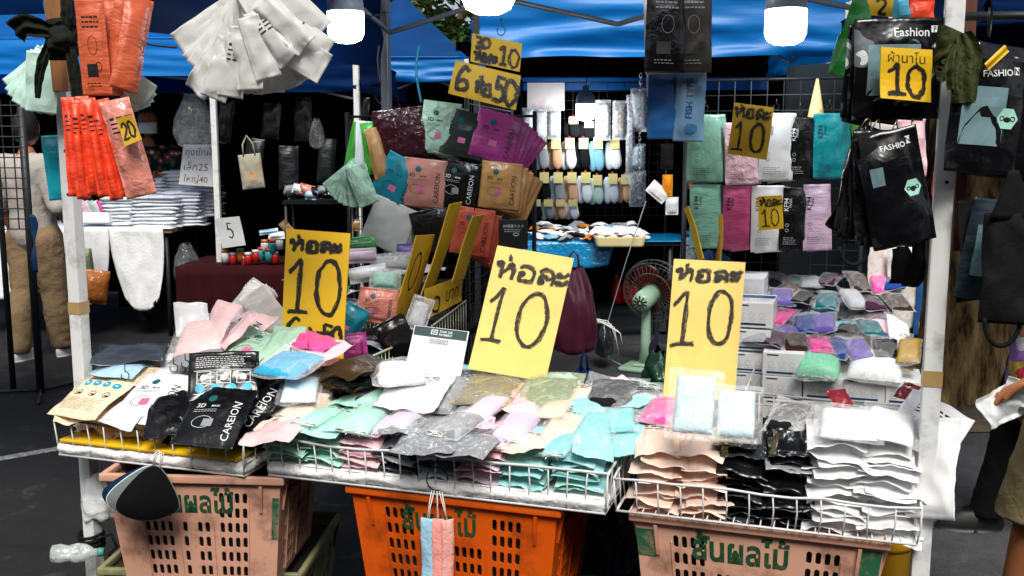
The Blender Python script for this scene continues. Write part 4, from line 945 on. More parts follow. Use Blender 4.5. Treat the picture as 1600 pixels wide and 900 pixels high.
foilpack(P(425, 618, .80, -24, 30), .12, .20, .03, BLACK, 'black pack with shiny flecks at the right end of the left tray', G4, 3, wr=.014, curl=.02)
# second tier behind the left tray
G5 = 'packs heaped behind the left tray'
stack(T(S(.16, .55, .84)) @ Rz(RS + R(20)), 5, .02, .2, .2, .024, [PALEP, GREY, SALM, WHITEF], 'heap behind the beige packs', G5, seed=31, curl=.03, jx=.03, jr=20)
stack(T(S(.42, .6, .84)) @ Rz(RS - R(14)), 5, .02, .2, .2, .024, [PALEG, SALM, WHITEF, PALEP], 'heap behind the black packs', G5, seed=32, curl=.03, jx=.03, jr=20)
stack(T(S(.68, .52, .80)) @ Rz(RS - R(4)), 5, .02, .2, .2, .024, [HOT, SKYB, BLACK], 'heap at the foot of the left yellow sign', G5, seed=33, curl=.03, jx=.03, jr=20)
for i, (px, py, z, ro, tx, w, h, kd, m, lab, ex) in enumerate([
    (318, 525, .93, 20, 34, .18, .20, 'c', cl('rose', '#e8c4c4'), 'clear bag with a pale pink mask, tilted up behind the beige packs', {'fa': .16, 'lp': False}),
    (372, 520, .93, -8, 26, .17, .20, 'f', PALEP, 'pale pink pack with black letters behind the mint pack', {'d': 'long'}),
    (300, 500, .97, 40, 50, .10, .12, 'f', WHITEF, 'white flap sticking up at the left of the heap', {}),
    (345, 503, .97, -20, 56, .10, .13, 'f', PALEP, 'pink flap with a small blue mark sticking up from the heap', {}),
    (375, 516, .955, -50, 45, .10, .14, 'f', PALEP, 'pink folded pack lying right of the pink flap', {}),
    (400, 545, .91, -6, 22, .19, .19, 'f', PALEG, 'pale mint pack with a black letter behind the black packs', {'d': 'long'}),
    (440, 540, .925, 10, 30, .10, .17, 'f', PALEG, 'pale mint pack edge left of the pink folded packs', {}),
    (330, 557, .885, 8, 12, .2, .16, 'f', GREY, 'grey film bag between the beige and the black packs', {}),
    (360, 552, .885, -8, 16, .18, .14, 'f', SALM, 'dusty red pack half under the black back-side pack', {}),
    (490, 536, .935, -14, 14, .17, .10, 'f', HOT, 'folded pink pack at the foot of the left yellow sign', {}),
    (498, 552, .915, -30, 18, .16, .15, 'f', PINK, 'pink pack with a wire hook below the left yellow sign', {}),
    (455, 568, .905, -12, 16, .19, .17, 'c', cl('sky', '#3aa9d0'), 'bright blue bundle of masks in front of the left yellow sign', {'fa': .16, 'lp': False}),
    (205, 552, .885, 30, 8, .2, .16, 'f', foil('#3a4048', 'slate'), 'dark film bag behind the beige packs at the left post', {}),
    (190, 575, .855, 10, 8, .14, .14, 'f', LBLUE, 'pale blue bag corner at the left post', {}),
    (560, 574, .89, -30, 10, .17, .14, 'f', foil('#3c2a12', 'bronze'), 'dark bronze bag lying beside the wire basket', {})]):
    if kd == 'f': foilpack(P(px, py, z, ro, tx), w, h, .022, m, lab, G5, seed=i % 6, wr=.007, curl=.018, **ex)
    else: clearpack(P(px, py, z, ro, tx), w, h, .04, m, lab, G5, seed=i % 6, **ex)
fan(at(412, 452, 3.25), 12, .10, .20, .014, foil('#d9d9d6', 'offwhite'), 'fan of white packs left of the left yellow sign', -42, 34, seed=5, dy=.012, d=None)

# hooks on the packs
for (px, py, Y, lab) in [(196, 578, 2.62, 'dark hook standing up from the beige packs'), (272, 566, 2.6, 'wide dark hook on the white pack'), (290, 560, 2.62, 'second dark hook right of the wide hook'), (455, 550, 2.7, 'thin hook on the blue mask bundle'), (482, 540, 2.75, 'thin hook on the pink folded pack')]:
    hook(at(px, py + 16, Y), lab, s=.022, yaw=20)

# ---------- three yellow price signs in front
Q = '10'
pboard([(447, 357), (546, 364), (536, 560), (440, 553)], [3.02, 2.99, 2.90, 2.93], .005, YEL, 'bright yellow sign with two prices, left of the three front signs',
       [("H'OLa", .07, .83, .235, .085), ('1', .08, .34, .44, .42), ('0', .50, .33, .58, .44), ('6', .05, .09, .36, .20), ("H'O", .36, .12, .16, .07), ('5', .64, .09, .24, .16), ('0', .80, .09, .22, .15)], wd=.014, seed=3)
pboard([(777, 383), (897, 404), (852, 596), (731, 576)], [2.80, 2.76, 2.66, 2.70], .005, YELP, 'tilted yellow sign standing right of the payment sign',
       [("H'OLa", .06, .75, .27, .13), ('1', .08, .24, .34, .42), ('0', .46, .24, .56, .43)], wd=.013, seed=5, ink=marker('faint_ink', '#332c22', .3, .8))
pboard([(1053, 405), (1165, 410), (1148, 622), (1035, 632)], [2.62, 2.59, 2.50, 2.53], .005, YELP, 'upright yellow sign at the head of the right wire tray',
       [("H'OLa", .05, .85, .26, .085), ('1', .05, .40, .44, .37), ('0', .52, .40, .52, .38)], wd=.013, seed=8, ink=MATS['faint_ink'])
# payment sign (its code is left out)
PW = mat('sign_white', '#e4e6e6', rough=.35, var=.04)
ps = board([at(648, 508, 2.78), at(733, 518, 2.75), at(719, 592, 2.70), at(632, 578, 2.73)], .004, PW, 'white payment sign with a dark green header in a clear stand', [], name='payment_sign', cat='sign', group='payment sign', bend=0)
tl, tr_, br, bl = [at(648, 508, 2.78), at(733, 518, 2.75), at(719, 592, 2.70), at(632, 578, 2.73)]
ctr = (tl + tr_ + br + bl) / 4; nn = (bl - tl).cross(tr_ - tl).normalized(); nn = nn if nn.y < 0 else -nn
fn = lambda x, y, l=0: (tl * (1 - x) + tr_ * x) * y + (bl * (1 - x) + br * x) * (1 - y) - ctr + nn * (.0035 + l)
b = MB(); patch(b, fn, 0.02, .80, .98, .985, 4, 2); link('header', b.mesh('header', mat('dark_green_print', '#0e3a3c', rough=.4)), ps)
b = MB(); f2 = lambda x, y: fn(x, y, .0008)
text(b, 'THAI QR', .60, .915, f2, w=.24, h=.06, bold=.02); text(b, 'PAYMENT', .60, .85, f2, w=.24, h=.05, bold=.02)
for (x0, y0, x1, y1) in ((.33, .84, .35, .95), (.33, .93, .45, .95), (.43, .84, .45, .95), (.33, .84, .45, .86), (.37, .88, .41, .91)): patch(b, f2, x0, y0, x1, y1, 1, 1)
link('header_writing', b.mesh('header_writing', WINK), ps)
b = MB(); text(b, 'PromptPay', .5, .70, f2, w=.26, h=.05, bold=.01)
for (x0, y0, x1, y1) in ((.34, .655, .66, .665), (.34, .74, .66, .75), (.34, .655, .35, .75), (.65, .655, .66, .75)): patch(b, f2, x0, y0, x1, y1, 1, 1)
link('pay_logo', b.mesh('pay_logo', mat('navy_print', '#153a5e', rough=.4)), ps)

# ---------- things hung on the front of the trays
hp = at(240, 688, 2.50)
hook(hp, 'bent wire hook on the left tray rim holding the black cloth masks', s=.05, r=.0016)
CM = [cloth('#0b2a4a', 'navy'), cloth('#d8d8d2', 'offwhite_mask'), cloth('#6f7a78', 'greymask'), cloth('#0a0b0d', 'black')]
def clothmask(M, s, m, lab, edge=None, group='cloth masks hung on the left tray'):
    o = root('cloth_mask', lab, 'face mask', group, M)
    out = [(-.02, .50), (.14, .44), (.36, .22), (.60, -.10), (.50, -.22), (.28, -.40), (.02, -.48), (-.25, -.46), (-.44, -.36), (-.36, -.05), (-.18, .32)]
    def body(k, z, dz):
        P_ = [Vector(q) * s for q in out]; c = sum(P_, Vector((0, 0))) / len(P_); rings = [1, .8, .5, .2]; vs = []
        for r in rings:
            vs += [Vector(((c + (q - c) * r * k).x, (c + (q - c) * r * k).y, z + dz * (1 - r * r))) for q in P_]
        n = len(P_); fs = [(i * n + j, i * n + (j + 1) % n, (i + 1) * n + (j + 1) % n, (i + 1) * n + j) for i in range(3) for j in range(n)] + [tuple(3 * n + j for j in range(n))]
        return MB().add(vs, fs)
    me = body(1.0, 0, s * .09).mesh('mask_front', edge or m, True); solid(me, .002); f = link('binding', me, o); sub(f, 2)
    me = body(.965, .003, s * .105).mesh('mask_panel', m, True); f = link('panel', me, o); sub(f, 2)
    lb = MB(); lb.tube([(-.02 * s, .47 * s, .004), (-.05 * s, .62 * s, .003), (.0, .70 * s, .0), (.05 * s, .6 * s, .003), (.10 * s, .44 * s, .004)], .0018, 6); link('ear_loop', lb.mesh('ear_loop', LOOP, True), o)
    return o
for i, (dx, ro, m, e, lab) in enumerate([(-.035, -30, CM[0], CM[0], 'navy cloth mask at the back of the hanging bunch'), (-.022, -22, CM[2], CM[1], 'pale grey cloth mask behind the black one'), (.0, -10, CM[3], CM[2], 'black cloth mask with grey binding in front of the bunch')]):
    clothmask(hangM(hp + Vector((dx - .004, -.03 - .014 * i, -.12)), ro - 8, 10), .165, m, lab, e)
hp = at(683, 752, 2.36)
pts = [(0, 0, .075), (.004, -.004, .06), (-.012, 0, .04)] + [(.026 * math.sin(R(a)), 0, .006 + .03 * math.cos(R(a))) for a in range(-30, 330, 24)]
link('wire_hook', MB().tube(pts, .0016, 6).mesh('wire_hook', HOOK, True), M=T(hp), label='ring shaped wire hook on the long tray holding pale masks', cat='hook', group='wire hooks')
for i, (dx, m, lab) in enumerate([(-.016, cl('babyblue', '#9fcbe0'), 'pale blue folded mask hung from the ring hook'), (.001, cl('coralpink', '#ef9d94'), 'coral pink folded mask hung from the ring hook'), (.016, cl('salmonpink', '#f2ada2'), 'light salmon folded mask hung in front of the ring hook')]):
    o = root('hanging_mask', lab, 'face mask', 'masks hung from the ring hook', T(hp + Vector((dx * .6, -.012 - .004 * i, -.025))))
    b = MB(); b.tube([(dx * .2, 0, .005), (dx * .6, 0, -.03), (dx, 0, -.08)], .0015, 5); b.tube([(-dx * .2, .002, .005), (dx * .5, .002, -.04), (dx + .005, .002, -.085)], .0015, 5); link('ear_loop', b.mesh('ear_loop', LOOP, True), o)
    me, _ = pouch(.032, .2, .012, 50 + i, m, p=3, crimp=.002, wr=.004, curl=.004); link('fabric', me, o, hangM(Vector((dx, 0, -.165)), roll=0, yaw=25 * (i - 1)))

# bits around the foot of the left post
pb_ = at(133, 760, 2.76)
rp = MB()
for k in range(4):
    z = .012 * (k - 1.5); rp.tube([(.034 * math.cos(R(a)), .034 * math.sin(R(a)), z + .003 * math.sin(R(a * 2 + k * 40))) for a in range(0, 361, 24)], .005, 6)
rp.tube([(.03, -.02, .01), (.07, -.03, .03), (.085, -.03, -.01), (.06, -.03, -.035), (.10, -.03, -.05), (.14, -.02, -.045)], .005, 6)
q = at(137, 848, 2.78)
link('rope', rp.mesh('rope', cloth('#131513', 'black_rope'), True), M=T(Vector((PL.x, PL.y, q.z))), label='black rope wound round the foot of the left white post', cat='rope')
bo = root('plastic_bottle', 'crushed clear plastic bottle tied beside the left white post', 'bottle', M=T(at(112, 864, 2.72)) @ Rz(R(10)) @ Ry(R(92)))
b = MB(); b.lathe([(.0, -.055), (.024, -.053), (.027, -.03), (.022, -.01), (.028, .015), (.024, .04), (.012, .06), (.011, .07)], 14); me = b.mesh('body', film('#e8f4f2', .35, 'bottle'), True); link('body', me, bo)
b = MB(); b.lathe([(.0, .088), (.012, .087), (.0125, .071), (.0, .0705)], 12); link('cap', b.mesh('cap', mat('mint_cap', '#4f9c8c', rough=.4), True), bo)
bag = root('plastic_bag', 'white plastic bag hanging behind the left post under the tray', 'bag', 'hung carrier bags', T(at(150, 738, 2.80)))
def bagmesh(w, h, seed, m, thick=.05):
    def fn(u, v):
        a = u * 2 * math.pi; k = (.25 + .75 * math.sin(min(1, v * 1.15) * math.pi * .62 + .12)) ; rr = 1 + .25 * nz(math.cos(a) * 2, math.sin(a) * 2, v * 3 + seed) + .12 * nz(math.cos(a) * 7, math.sin(a) * 7, v * 2 + seed)
        if v > .93: rr *= max(0, (1 - v) / .07) ** .5
        return Vector((math.cos(a) * w * .5 * k * rr, math.sin(a) * thick * k * rr, -h * v + .02 * nz(a, v * 4, seed)))
    return MB().grid(fn, 40, 24).mesh('bag', m, True)
link('body', bagmesh(.10, .15, 2, foil('#dfe4e6', 'carrier_white'), .03), bag)
b = MB(); b.tube([(-.02, 0, -.01), (-.014, 0, .04), (.0, 0, .055), (.014, 0, .04), (.02, 0, -.01)], .003, 5); link('handle', b.mesh('handle', MATS['foil_carrier_white'], True), bag)
BT = curtain('dark blue tarpaulin hanging between the orange and the salmon crate', S(1.36, .50, 0), S(1.66, .47, 0), .02, .60, foil('#06354f', 'tarp_blue'), .03, 9)
yb = root('yellow_bucket', 'yellow plastic bin standing right of the right salmon crate', 'bin', M=T(S(2.17, .40, .012)) @ Rz(RS) @ Matrix.Diagonal((.72, .72, .95, 1)))
b = MB(); b.lathe([(.0, 0), (.075, .0), (.09, .56), (.094, .565), (.094, .575), (.086, .572)], 28); link('body', b.mesh('body', mat('yellow_plastic', '#b98a08', rough=.35, var=.1), True), yb)
b = MB(); b.lathe([(.096, .52), (.1, .53), (.1, .545), (.096, .55)], 28); link('band', b.mesh('band', MATS['yellow_plastic'], True), yb)
# ================================================================ HUNG GOODS AND THE INSIDE OF THE STALL
def m_(px, Y): return px * Y / F
def hung(px, py, Y, wpx, hpx, mt, label, group, roll=0, yaw=0, seed=0, t=.018, **k):
    k.setdefault('name', 'hanging_pack'); return foilpack(hangM(at(px, py, Y), roll, yaw), m_(wpx, Y), m_(hpx, Y), t, mt, label, group, seed, **k)
def bundle(px, py, Y, wpx, hpx, mt, desc, n=4, roll=0, rstep=-4, seed=0, d=None, ink=INK, dx=6, dyp=5, clear=0, t=.016, yaw=0, **k):
    """several packs on one hook, the front one seen flat, the others peeping out behind"""
    rng = random.Random(seed)
    for i in range(n):
        j = n - 1 - i     # j = 0 is the front pack
        p = at(px + dx * j, py + dyp * j, Y + .016 * j); lab = f"front pack of the {desc}" if j == 0 else f"{ORD[j]} pack back in the {desc}"
        M = hangM(p, roll + rstep * j + rng.uniform(-1.5, 1.5), yaw + rng.uniform(-5, 5), rng.uniform(-3, 3))
        m = mt[j % len(mt)] if isinstance(mt, list) else mt
        w, h = m_(wpx, Y), m_(hpx, Y)
        if clear: clearpack(M, w, h, t, m, lab, desc, seed + j % 3, fa=clear, lp=False, d=d if j == 0 else None, inner=(.72, .72))
        else: foilpack(M, w, h, t, m, lab, desc, seed + j % 4, d=d if j <= (2 if k.get('alld') else 0) else None, ink=ink, name='hanging_pack', **{a: b for a, b in k.items() if a != 'alld'})

# ---------- LED bulbs on cords
GLOW = mat('lamp_glow', '#f2f8ff', emit=9, var=0); SHELL = mat('lamp_shell', '#8c98a4', rough=.4, var=.05)
def bulb(px, py, Y, wpx, label, en=1.5):
    r_ = m_(wpx, Y) / 2; p = at(px, py, Y)
    o = root('hanging_lamp', label, 'lamp', 'white LED lamps', T(p))
    b = MB(); b.lathe([(.0, -r_ * 1.35), (r_ * .5, -r_ * 1.3), (r_ * .85, -r_ * 1.12), (r_, -r_ * .8), (r_, r_ * .35)], 28); link('diffuser', b.mesh('diffuser', GLOW, True), o)
    b = MB(); b.lathe([(r_ * 1.0, r_ * .36), (r_ * 1.0, r_ * .8), (r_ * .9, r_ * 1.25), (r_ * .55, r_ * 1.6), (r_ * .32, r_ * 1.7), (r_ * .32, r_ * 2.2), (.0, r_ * 2.25)], 28); link('housing', b.mesh('housing', SHELL, True), o)
    b = MB(); b.tube([(0, 0, r_ * 2.2), (.004, 0, r_ * 3), (-.003, .01, r_ * 4.4)], .004, 6); link('cord', b.mesh('cord', DARKM, True), o)
    pl = bpy.data.lights.new('bulb_light', 'POINT'); pl.energy = en; pl.shadow_soft_size = .04; pl.color = (.86, .95, 1)
    link('bulb_light', pl, o, T(Vector((0, 0, -r_ * 1.9))))
bulb(540, 29, 3.9, 55, 'white LED lamp right of the white bag fan')
bulb(763, -34, 3.3, 80, 'large white LED lamp cut off above the double yellow price signs')
bulb(1228, 27, 3.3, 62, 'white LED lamp in front of the creased blue valance')
bulb(915, 168, 7.9, 30, 'small white LED lamp among the socks', 4.5)

# ---------- left post: orange and red-orange packs, mint fan, black knot, wooden batten
Yl = 2.56
bundle(146, 74, Yl, 44, 146, ORAN, 'orange bag row hung beside the wooden batten', n=1, roll=3, seed=1, d='care')
for i, (px, py, w, h, ro, ya) in enumerate([(176, 66, 34, 160, -4, 40), (196, 66, 46, 150, -9, 28), (206, 68, 44, 146, -14, 46)]):
    hung(px, py, Yl + .05 - .012 * i, w, h, ORAN, ['narrow orange bag seen edge-on behind the front orange bag', 'orange bag second from the right beside the batten', 'rightmost tilted orange bag beside the batten'][i], 'orange bag row hung beside the wooden batten', ro, ya, seed=i + 2, t=.03, curl=.014)
for i in range(7):
    f = i / 6
    hung([112, 124, 138, 151, 166, 180, 200][i], 230 + 4 * math.sin(i * 2) + 4 * f, Yl - .01 - .006 * (i % 2) - .02 * (i == 6), 20 if i < 6 else 46, 152, ORED if i < 6 else SALM, f"{ORD[i]} pack from left in the bright red-orange row at the left post", 'bright red-orange row at the left post', [1, 2, 4, 6, 9, 12, 13][i], 12, seed=i, t=.035, curl=.008, ridge=.004, d='lines', wr=.006)
pboard([(180, 186), (204, 179), (222, 218), (195, 229)], Yl - .08, .003, YELD, 'small dull yellow card priced twenty on the red-orange packs', [('2', .1, .2, .55, .6), ('0', .5, .2, .5, .6)], wd=.006, seed=4)
fan(at(84, 92, 2.78), 6, .085, .16, .012, foil('#bfe0d2', 'paleseafoam'), 'mint fan left of the wooden batten', -52, -6, seed=3, dy=.012)
fan(at(196, 118, 2.74), 4, .07, .11, .012, MATS['foil_paleseafoam'], 'mint fan under the orange bags', 18, 52, seed=6, dy=.012)
hung(88, 262, 2.9, 32, 100, foil('#1fa6b8', 'aqua'), 'turquoise pack half hidden behind the left white post', 'single packs hung at the left', 4, 10, 2)
kn = root('cloth_knot', 'dark olive cloth knotted round the wooden batten', 'cloth', M=T(at(97, 62, 2.62)))
KN = cloth('#1d211a', 'olive_cloth', .3)
def blob(s, seed, m, name, par, M=None, fl=(1, 1, 1)):
    b = bmesh.new(); bmesh.ops.create_icosphere(b, subdivisions=4, radius=1)
    for v in b.verts:
        k = 1 + .3 * nz(v.co.x, v.co.y, v.co.z + seed, 1.4) + .12 * abs(nz(v.co.x, v.co.y, v.co.z + seed, 4)); v.co = Vector((v.co.x * s[0], v.co.y * s[1], v.co.z * s[2])) * k
    for f in b.faces: f.smooth = True
    me = bpy.data.meshes.new(name); b.to_mesh(me); b.free(); me.materials.append(m); return link(name, me, par, M)
def ribbon(par, name, pts, ws, m, seed=0, th=.003, fold=.010, n=26):
    P_ = smooth([Vector(p) for p in pts], 6); W_ = ws; k_ = len(P_); mb = MB()
    def fn(u, v):
        f = v * (k_ - 1); i = min(int(f), k_ - 2); p = P_[i].lerp(P_[i + 1], f - i); t = (P_[i + 1] - P_[i]).normalized(); s = t.cross(Vector((0, -1, 0))); s = s.normalized() if s.length > .05 else Vector((1, 0, 0))
        g = v * (len(W_) - 1); a_ = min(int(g), len(W_) - 2); w = W_[a_] + (W_[a_ + 1] - W_[a_]) * (g - a_); x = u - .5
        return p + s * w * x + Vector((0, -1, 0)) * (fold * math.sin(x * 13 + seed + v * 2) * (.4 + w * 8) + .006 * nz(x * 4, v * 5, seed, 1.5))
    mb.grid(fn, 14, n); return link(name, mb.mesh(name, m, True), par)
def band(par, name, rx, ry, z, tilt, w, m, seed):
    mb = MB()
    def fn(u, v):
        a = u * 2 * math.pi; k = 1 + .10 * nz(math.cos(a) * 2, math.sin(a) * 2, seed + v) + .10 * math.sin(v * math.pi)
        return Vector((rx * math.cos(a) * k, ry * math.sin(a) * k, z + (v - .5) * w + tilt * math.cos(a + seed) + .004 * math.sin(v * 14 + a * 2)))
    mb.grid(fn, 40, 8); return link(name, mb.mesh(name, m, True), par)
blob((.030, .026, .032), 1, KN, 'knot', kn, T(Vector((.016, -.045, -.004))))
for k, (z, tl, w) in enumerate([(.022, .018, .03), (-.004, -.022, .036), (-.03, .012, .026)]): band(kn, 'wrap', .042, .036, z, tl, w, KN, 2 * k + 1)
ribbon(kn, 'flap', [(.01, -.05, .01), (-.03, -.055, .022), (-.07, -.05, .03), (-.098, -.045, .012)], [.02, .05, .055, .07], KN, 1)
ribbon(kn, 'tail', [(-.01, -.045, -.01), (-.03, -.05, -.06), (-.045, -.05, -.11), (-.05, -.05, -.15)], [.02, .03, .022, .012], KN, 2)
ribbon(kn, 'strap', [(.03, -.04, .0), (.042, -.045, -.06), (.044, -.04, -.13), (.046, -.035, -.2)], [.02, .034, .03, .03], KN, 3)
ribbon(kn, 'upper_strap', [(.022, -.04, .01), (.03, -.04, .06), (.03, -.03, .14)], [.02, .03, .03], KN, 4)

# ---------- white fan by the lamp
WF = mat('frosted_bag', '#e4e4e0', rough=.35, spec=.4, var=.06, vs=14, bump=.18, bs=18, trans=.35)
fan(at(418, -14, 2.62), 19, .098, .275, .013, WF, 'big fan of white bags at the top left', -56, 30, seed=2, dy=.009, d=None, pitch=-6, curl=.02, wr=.008, ruffle=.006)
for i, (px, py, ro, yw) in enumerate([(466, 18, 46, 10), (470, 58, 56, 8), (466, 84, 60, 6)]):
    hung(px, py, 2.40, 50, 92, WF, ['white bag with black seals above the fan', 'white bag with printed lines over the fan', 'white bag at the right of the fan'][i], 'big fan of white bags at the top left', ro, yw, seed=i, d='lines' if i == 1 else None, curl=.014)

# ---------- centre: black and blue packs on the rail
bundle(1040, 42, 2.42, 62, 138, BLACK, 'left one of the black mask bags at the top centre', n=1, roll=-3, d='care', ink=mat('grey_ink', '#6d7478', rough=.4), t=.03, seed=2)
bundle(1082, 42, 2.44, 58, 138, foil('#2a2622', 'umber'), 'right one of the black mask bags at the top centre', n=1, roll=2, d='care', ink=MATS['grey_ink'], t=.03, seed=4)
hung(1058, 46, 2.47, 100, 132, foil('#c9c5c0', 'bone'), 'bone white bag behind the black mask bags', 'bags hung at the top centre', 2, 0, 1, d='lines')
hung(1096, 40, 2.50, 24, 110, foil('#12405a', 'petrol'), 'petrol blue bag edge behind the bone white bag', 'bags hung at the top centre', 0, 0, 2)
bundle(1040, 164, 2.50, 56, 104, BLUEF, 'left blue mask bag under the black bags', n=1, roll=1, seed=3)
hung(1078, 165, 2.49, 46, 110, foil('#5d7f9c', 'steelblue'), 'steel blue bag with vertical lettering under the black bags', 'bags hung at the top centre', -2, 0, 5, d='fish', ink=mat('blue_print', '#1d4470', rough=.4))
hung(1018, 164, 2.53, 16, 96, PINK, 'pink bag edge left of the blue mask bags', 'bags hung at the top centre', 2, 30, 1)
ch = MB()
for k in range(34): ch.add([], []); 
for k in range(30):
    z = -.0085 * k; a = 90 * (k % 2)
    ch.tube([(.0035 * math.cos(R(t)) * math.cos(R(a)), .0035 * math.cos(R(t)) * math.sin(R(a)), z + .006 * math.sin(R(t))) for t in range(0, 361, 45)], .001, 4)
link('hanging_chain', ch.mesh('hanging_chain', mat('chain_steel', '#9a9da0', rough=.3, metal=.9, var=0), True), M=T(at(1001, 118, 2.5)), label='thin steel chain hanging left of the blue mask bags', cat='chain')

# ---------- right post: camouflage bags, fashion masks
Yr = 2.12
CAMO = None
def camo():
    m = bpy.data.materials.new('camouflage_foil'); m.use_nodes = True; N, L = nodes(m); p = N['Principled BSDF']
    tc = N.new('ShaderNodeTexCoord'); n = N.new('ShaderNodeTexNoise'); n.inputs['Scale'].default_value = 16; n.inputs['Detail'].default_value = 1; n.inputs['Distortion'].default_value = .8; L.new(tc.outputs['Object'], n.inputs[0])
    r = N.new('ShaderNodeValToRGB'); r.color_ramp.interpolation = 'CONSTANT'; e = r.color_ramp.elements; e[0].color = lin('#0b0c0e'); e[1].position = .57; e[1].color = lin('#5a6468')
    x = e.new(.62); x.color = lin('#c9cbc8'); L.new(n.outputs[0], r.inputs[0]); L.new(r.outputs[0], p.inputs['Base Color']); p.inputs['Roughness'].default_value = .2
    b = N.new('ShaderNodeBump'); b.inputs['Strength'].default_value = .25; b.inputs['Distance'].default_value = .02; n2 = N.new('ShaderNodeTexNoise'); n2.inputs['Scale'].default_value = 22; L.new(tc.outputs['Object'], n2.inputs[0]); L.new(n2.outputs[0], b.inputs['Height']); L.new(b.outputs[0], p.inputs['Normal'])
    return m
CAMO = camo()
for i, (px, py, w, h, ro, ya, m) in enumerate([(1345, 128, 74, 130, -9, 36, BLACK), (1366, 118, 110, 140, -6, 18, CAMO), (1388, 112, 128, 142, -3, 8, BLACK), (1414, 108, 134, 148, 2, 2, CAMO), (1404, 108, 138, 152, 1, 0, CAMO)]):
    hung(px, py, Yr + .07 - .016 * i, w, h, m, ['black bag at the far left of the camouflage bags', 'second camouflage bag from the left at the right post', 'black bag in the middle of the camouflage bags', 'camouflage bag just behind the front one', 'front camouflage bag carrying the yellow price card'][i], 'camouflage bags hung at the right post', ro, ya, seed=i, d='camo' if i == 4 else None, ink=WINK, curl=.012)
pboard([(1377, 73), (1456, 78), (1455, 160), (1376, 153)], Yr - .05, .003, YEL, 'yellow card priced ten on the camouflage bags', [('1', .16, .1, .45, .58), ('0', .52, .08, .52, .58)], wd=.010, seed=11, font=[('ผ้านาโน', .5, .83, .72, .0)])
for i, (px, py, dz) in enumerate([(1352, 206, 0), (1368, 208, .01), (1398, 208, .02), (1424, 206, .03)]):
    b = MB(); b.tube([(.010 * math.cos(R(a)) * 1.2, .004 * math.sin(R(2 * a)), .028 * math.sin(R(a))) for a in range(0, 361, 24)], .0014, 6, cap=False)
    link('ring_hook', b.mesh('ring_hook', mat('brass_wire', '#a08a60', rough=.3, metal=.9, var=0), True), M=T(at(px, py, Yr - .02)) @ Rz(.3 * i) @ Ry(R(12)), label=f"{ORD[i]} brass ring hook from the left above the black cloth masks", cat='hook', group='brass ring hooks')
CLM = mat('black_mask_cloth', '#0a0b0d', rough=.8, spec=.2, var=.2, bump=.15, bs=50)
rng = random.Random(4)
for i in range(10):
    f = i / 9; h_ = m_(176, Yr); fr = i in (4, 9)
    q = at(1366 + 26 * f, 212, Yr + .06 - .013 * i)
    M = T(q) @ Rz(R(30 - 36 * f + rng.uniform(-5, 5))) @ Rx(R(90 + rng.uniform(-3, 3))) @ Rz(R(-25 + 40 * f + rng.uniform(-2, 2))) @ T(Vector((.012 if f < .5 else -.012, -h_ / 2 + .012, 0)))
    foilpack(M, m_(94 if fr else 84, Yr), h_, .02, BLACK if i % 3 == 0 or fr else CLM, f"{ORD[i]} from the left in the black mask bunch at the right post", 'black mask bunch at the right post', i % 5, d='fan' if fr or i in (2, 6) else None, ink=WINK, curl=.02, wr=.007, name='hanging_pack')
b = MB(); b.tube([at(1308 + 26 + 22 * math.cos(R(a)), 388 + 26 * math.sin(R(a)) * (1 if a < 180 else 1), Yr - .03) - at(1334, 388, Yr) for a in range(-10, 200, 15)], .0045, 6)
link('ear_loop_strap', b.mesh('ear_loop_strap', CLM, True), M=T(at(1334, 388, Yr)), label='black elastic loop dangling under the black mask bunch', cat='strap')
for i, (px, py, w, h, ro, lab) in enumerate([(1404, 415, 36, 62, 4, 'plain black cloth mask hanging low left of the right post'), (1432, 412, 26, 80, -6, 'plain black cloth mask edge touching the right post')]):
    foilpack(hangM(at(px, py, Yr + .12), ro, 10), m_(w, Yr), m_(h, Yr), .012, CLM, lab, 'plain black masks at the right post', 20 + i, curl=.03, wr=.01)
# masks hung right of the right post
rb = T(Vector((0, 0, 0)))
link('side_rail', MB().tube([at(1478, 26, 2.12), at(1760, 22, 2.02)], .009, 8).mesh('side_rail', DARKM, True), label='dark rail sticking out right of the right post', cat='rail')
Ys = 2.03
hung(1566, 176, Ys + .05, 130, 200, BLACK, 'black mask bag behind the upper lettered bag at the right edge', 'black mask bags right of the right post', -6, 14, 3, curl=.014)
hung(1540, 180, Ys, 118, 178, BLACK, 'black mask bag with green badge, upper right', 'black mask bags right of the right post', -4, 4, 1, d='fashion', ink=WINK, curl=.012)
hung(1602, 190, Ys + .02, 96, 180, BLACK, 'black mask bag cut by the right picture edge', 'black mask bags right of the right post', -14, -14, 2, curl=.014)
hung(1524, 390, Ys + .06, 84, 160, CLM, 'plain black bag edge at the lower left of the right bags', 'black mask bags right of the right post', 3, 30, 4, curl=.014)
hung(1556, 392, Ys + .03, 110, 160, foil('#182830', 'inkblue'), 'dark glossy mask bag with lettering, lower right', 'black mask bags right of the right post', -6, 6, 5, d='camo', ink=WINK, curl=.016)
o = root('cloth_mask', 'large black cloth mask with a dangling loop at the right edge', 'face mask', 'single cloth masks', hangM(at(1572, 420, Ys - .06), 0, -8))
me, _ = pouch(m_(70, Ys), m_(170, Ys), .02, 61, CLM, p=2.5, crimp=.004, wr=.008, curl=.02); link('fabric', me, o)
b = MB(); b.tube([(m_(26, Ys) * math.sin(R(a)), -m_(78, Ys) - m_(42, Ys) * (.5 - .5 * math.cos(R(a * 1))) if False else -m_(80, Ys) - m_(40, Ys) * math.cos(R(a)) , 0) for a in range(-95, 96, 12)], .005, 6); link('ear_loop', b.mesh('ear_loop', CLM, True), o)
b = MB(); b.grid(lambda u, v: Vector(((u - .5) * m_(14 + 46 * v, Ys), m_(150, Ys) - m_(75, Ys) * v, .004)), 4, 8); link('strap', solid(b.mesh('strap', CLM, True), .003), o)
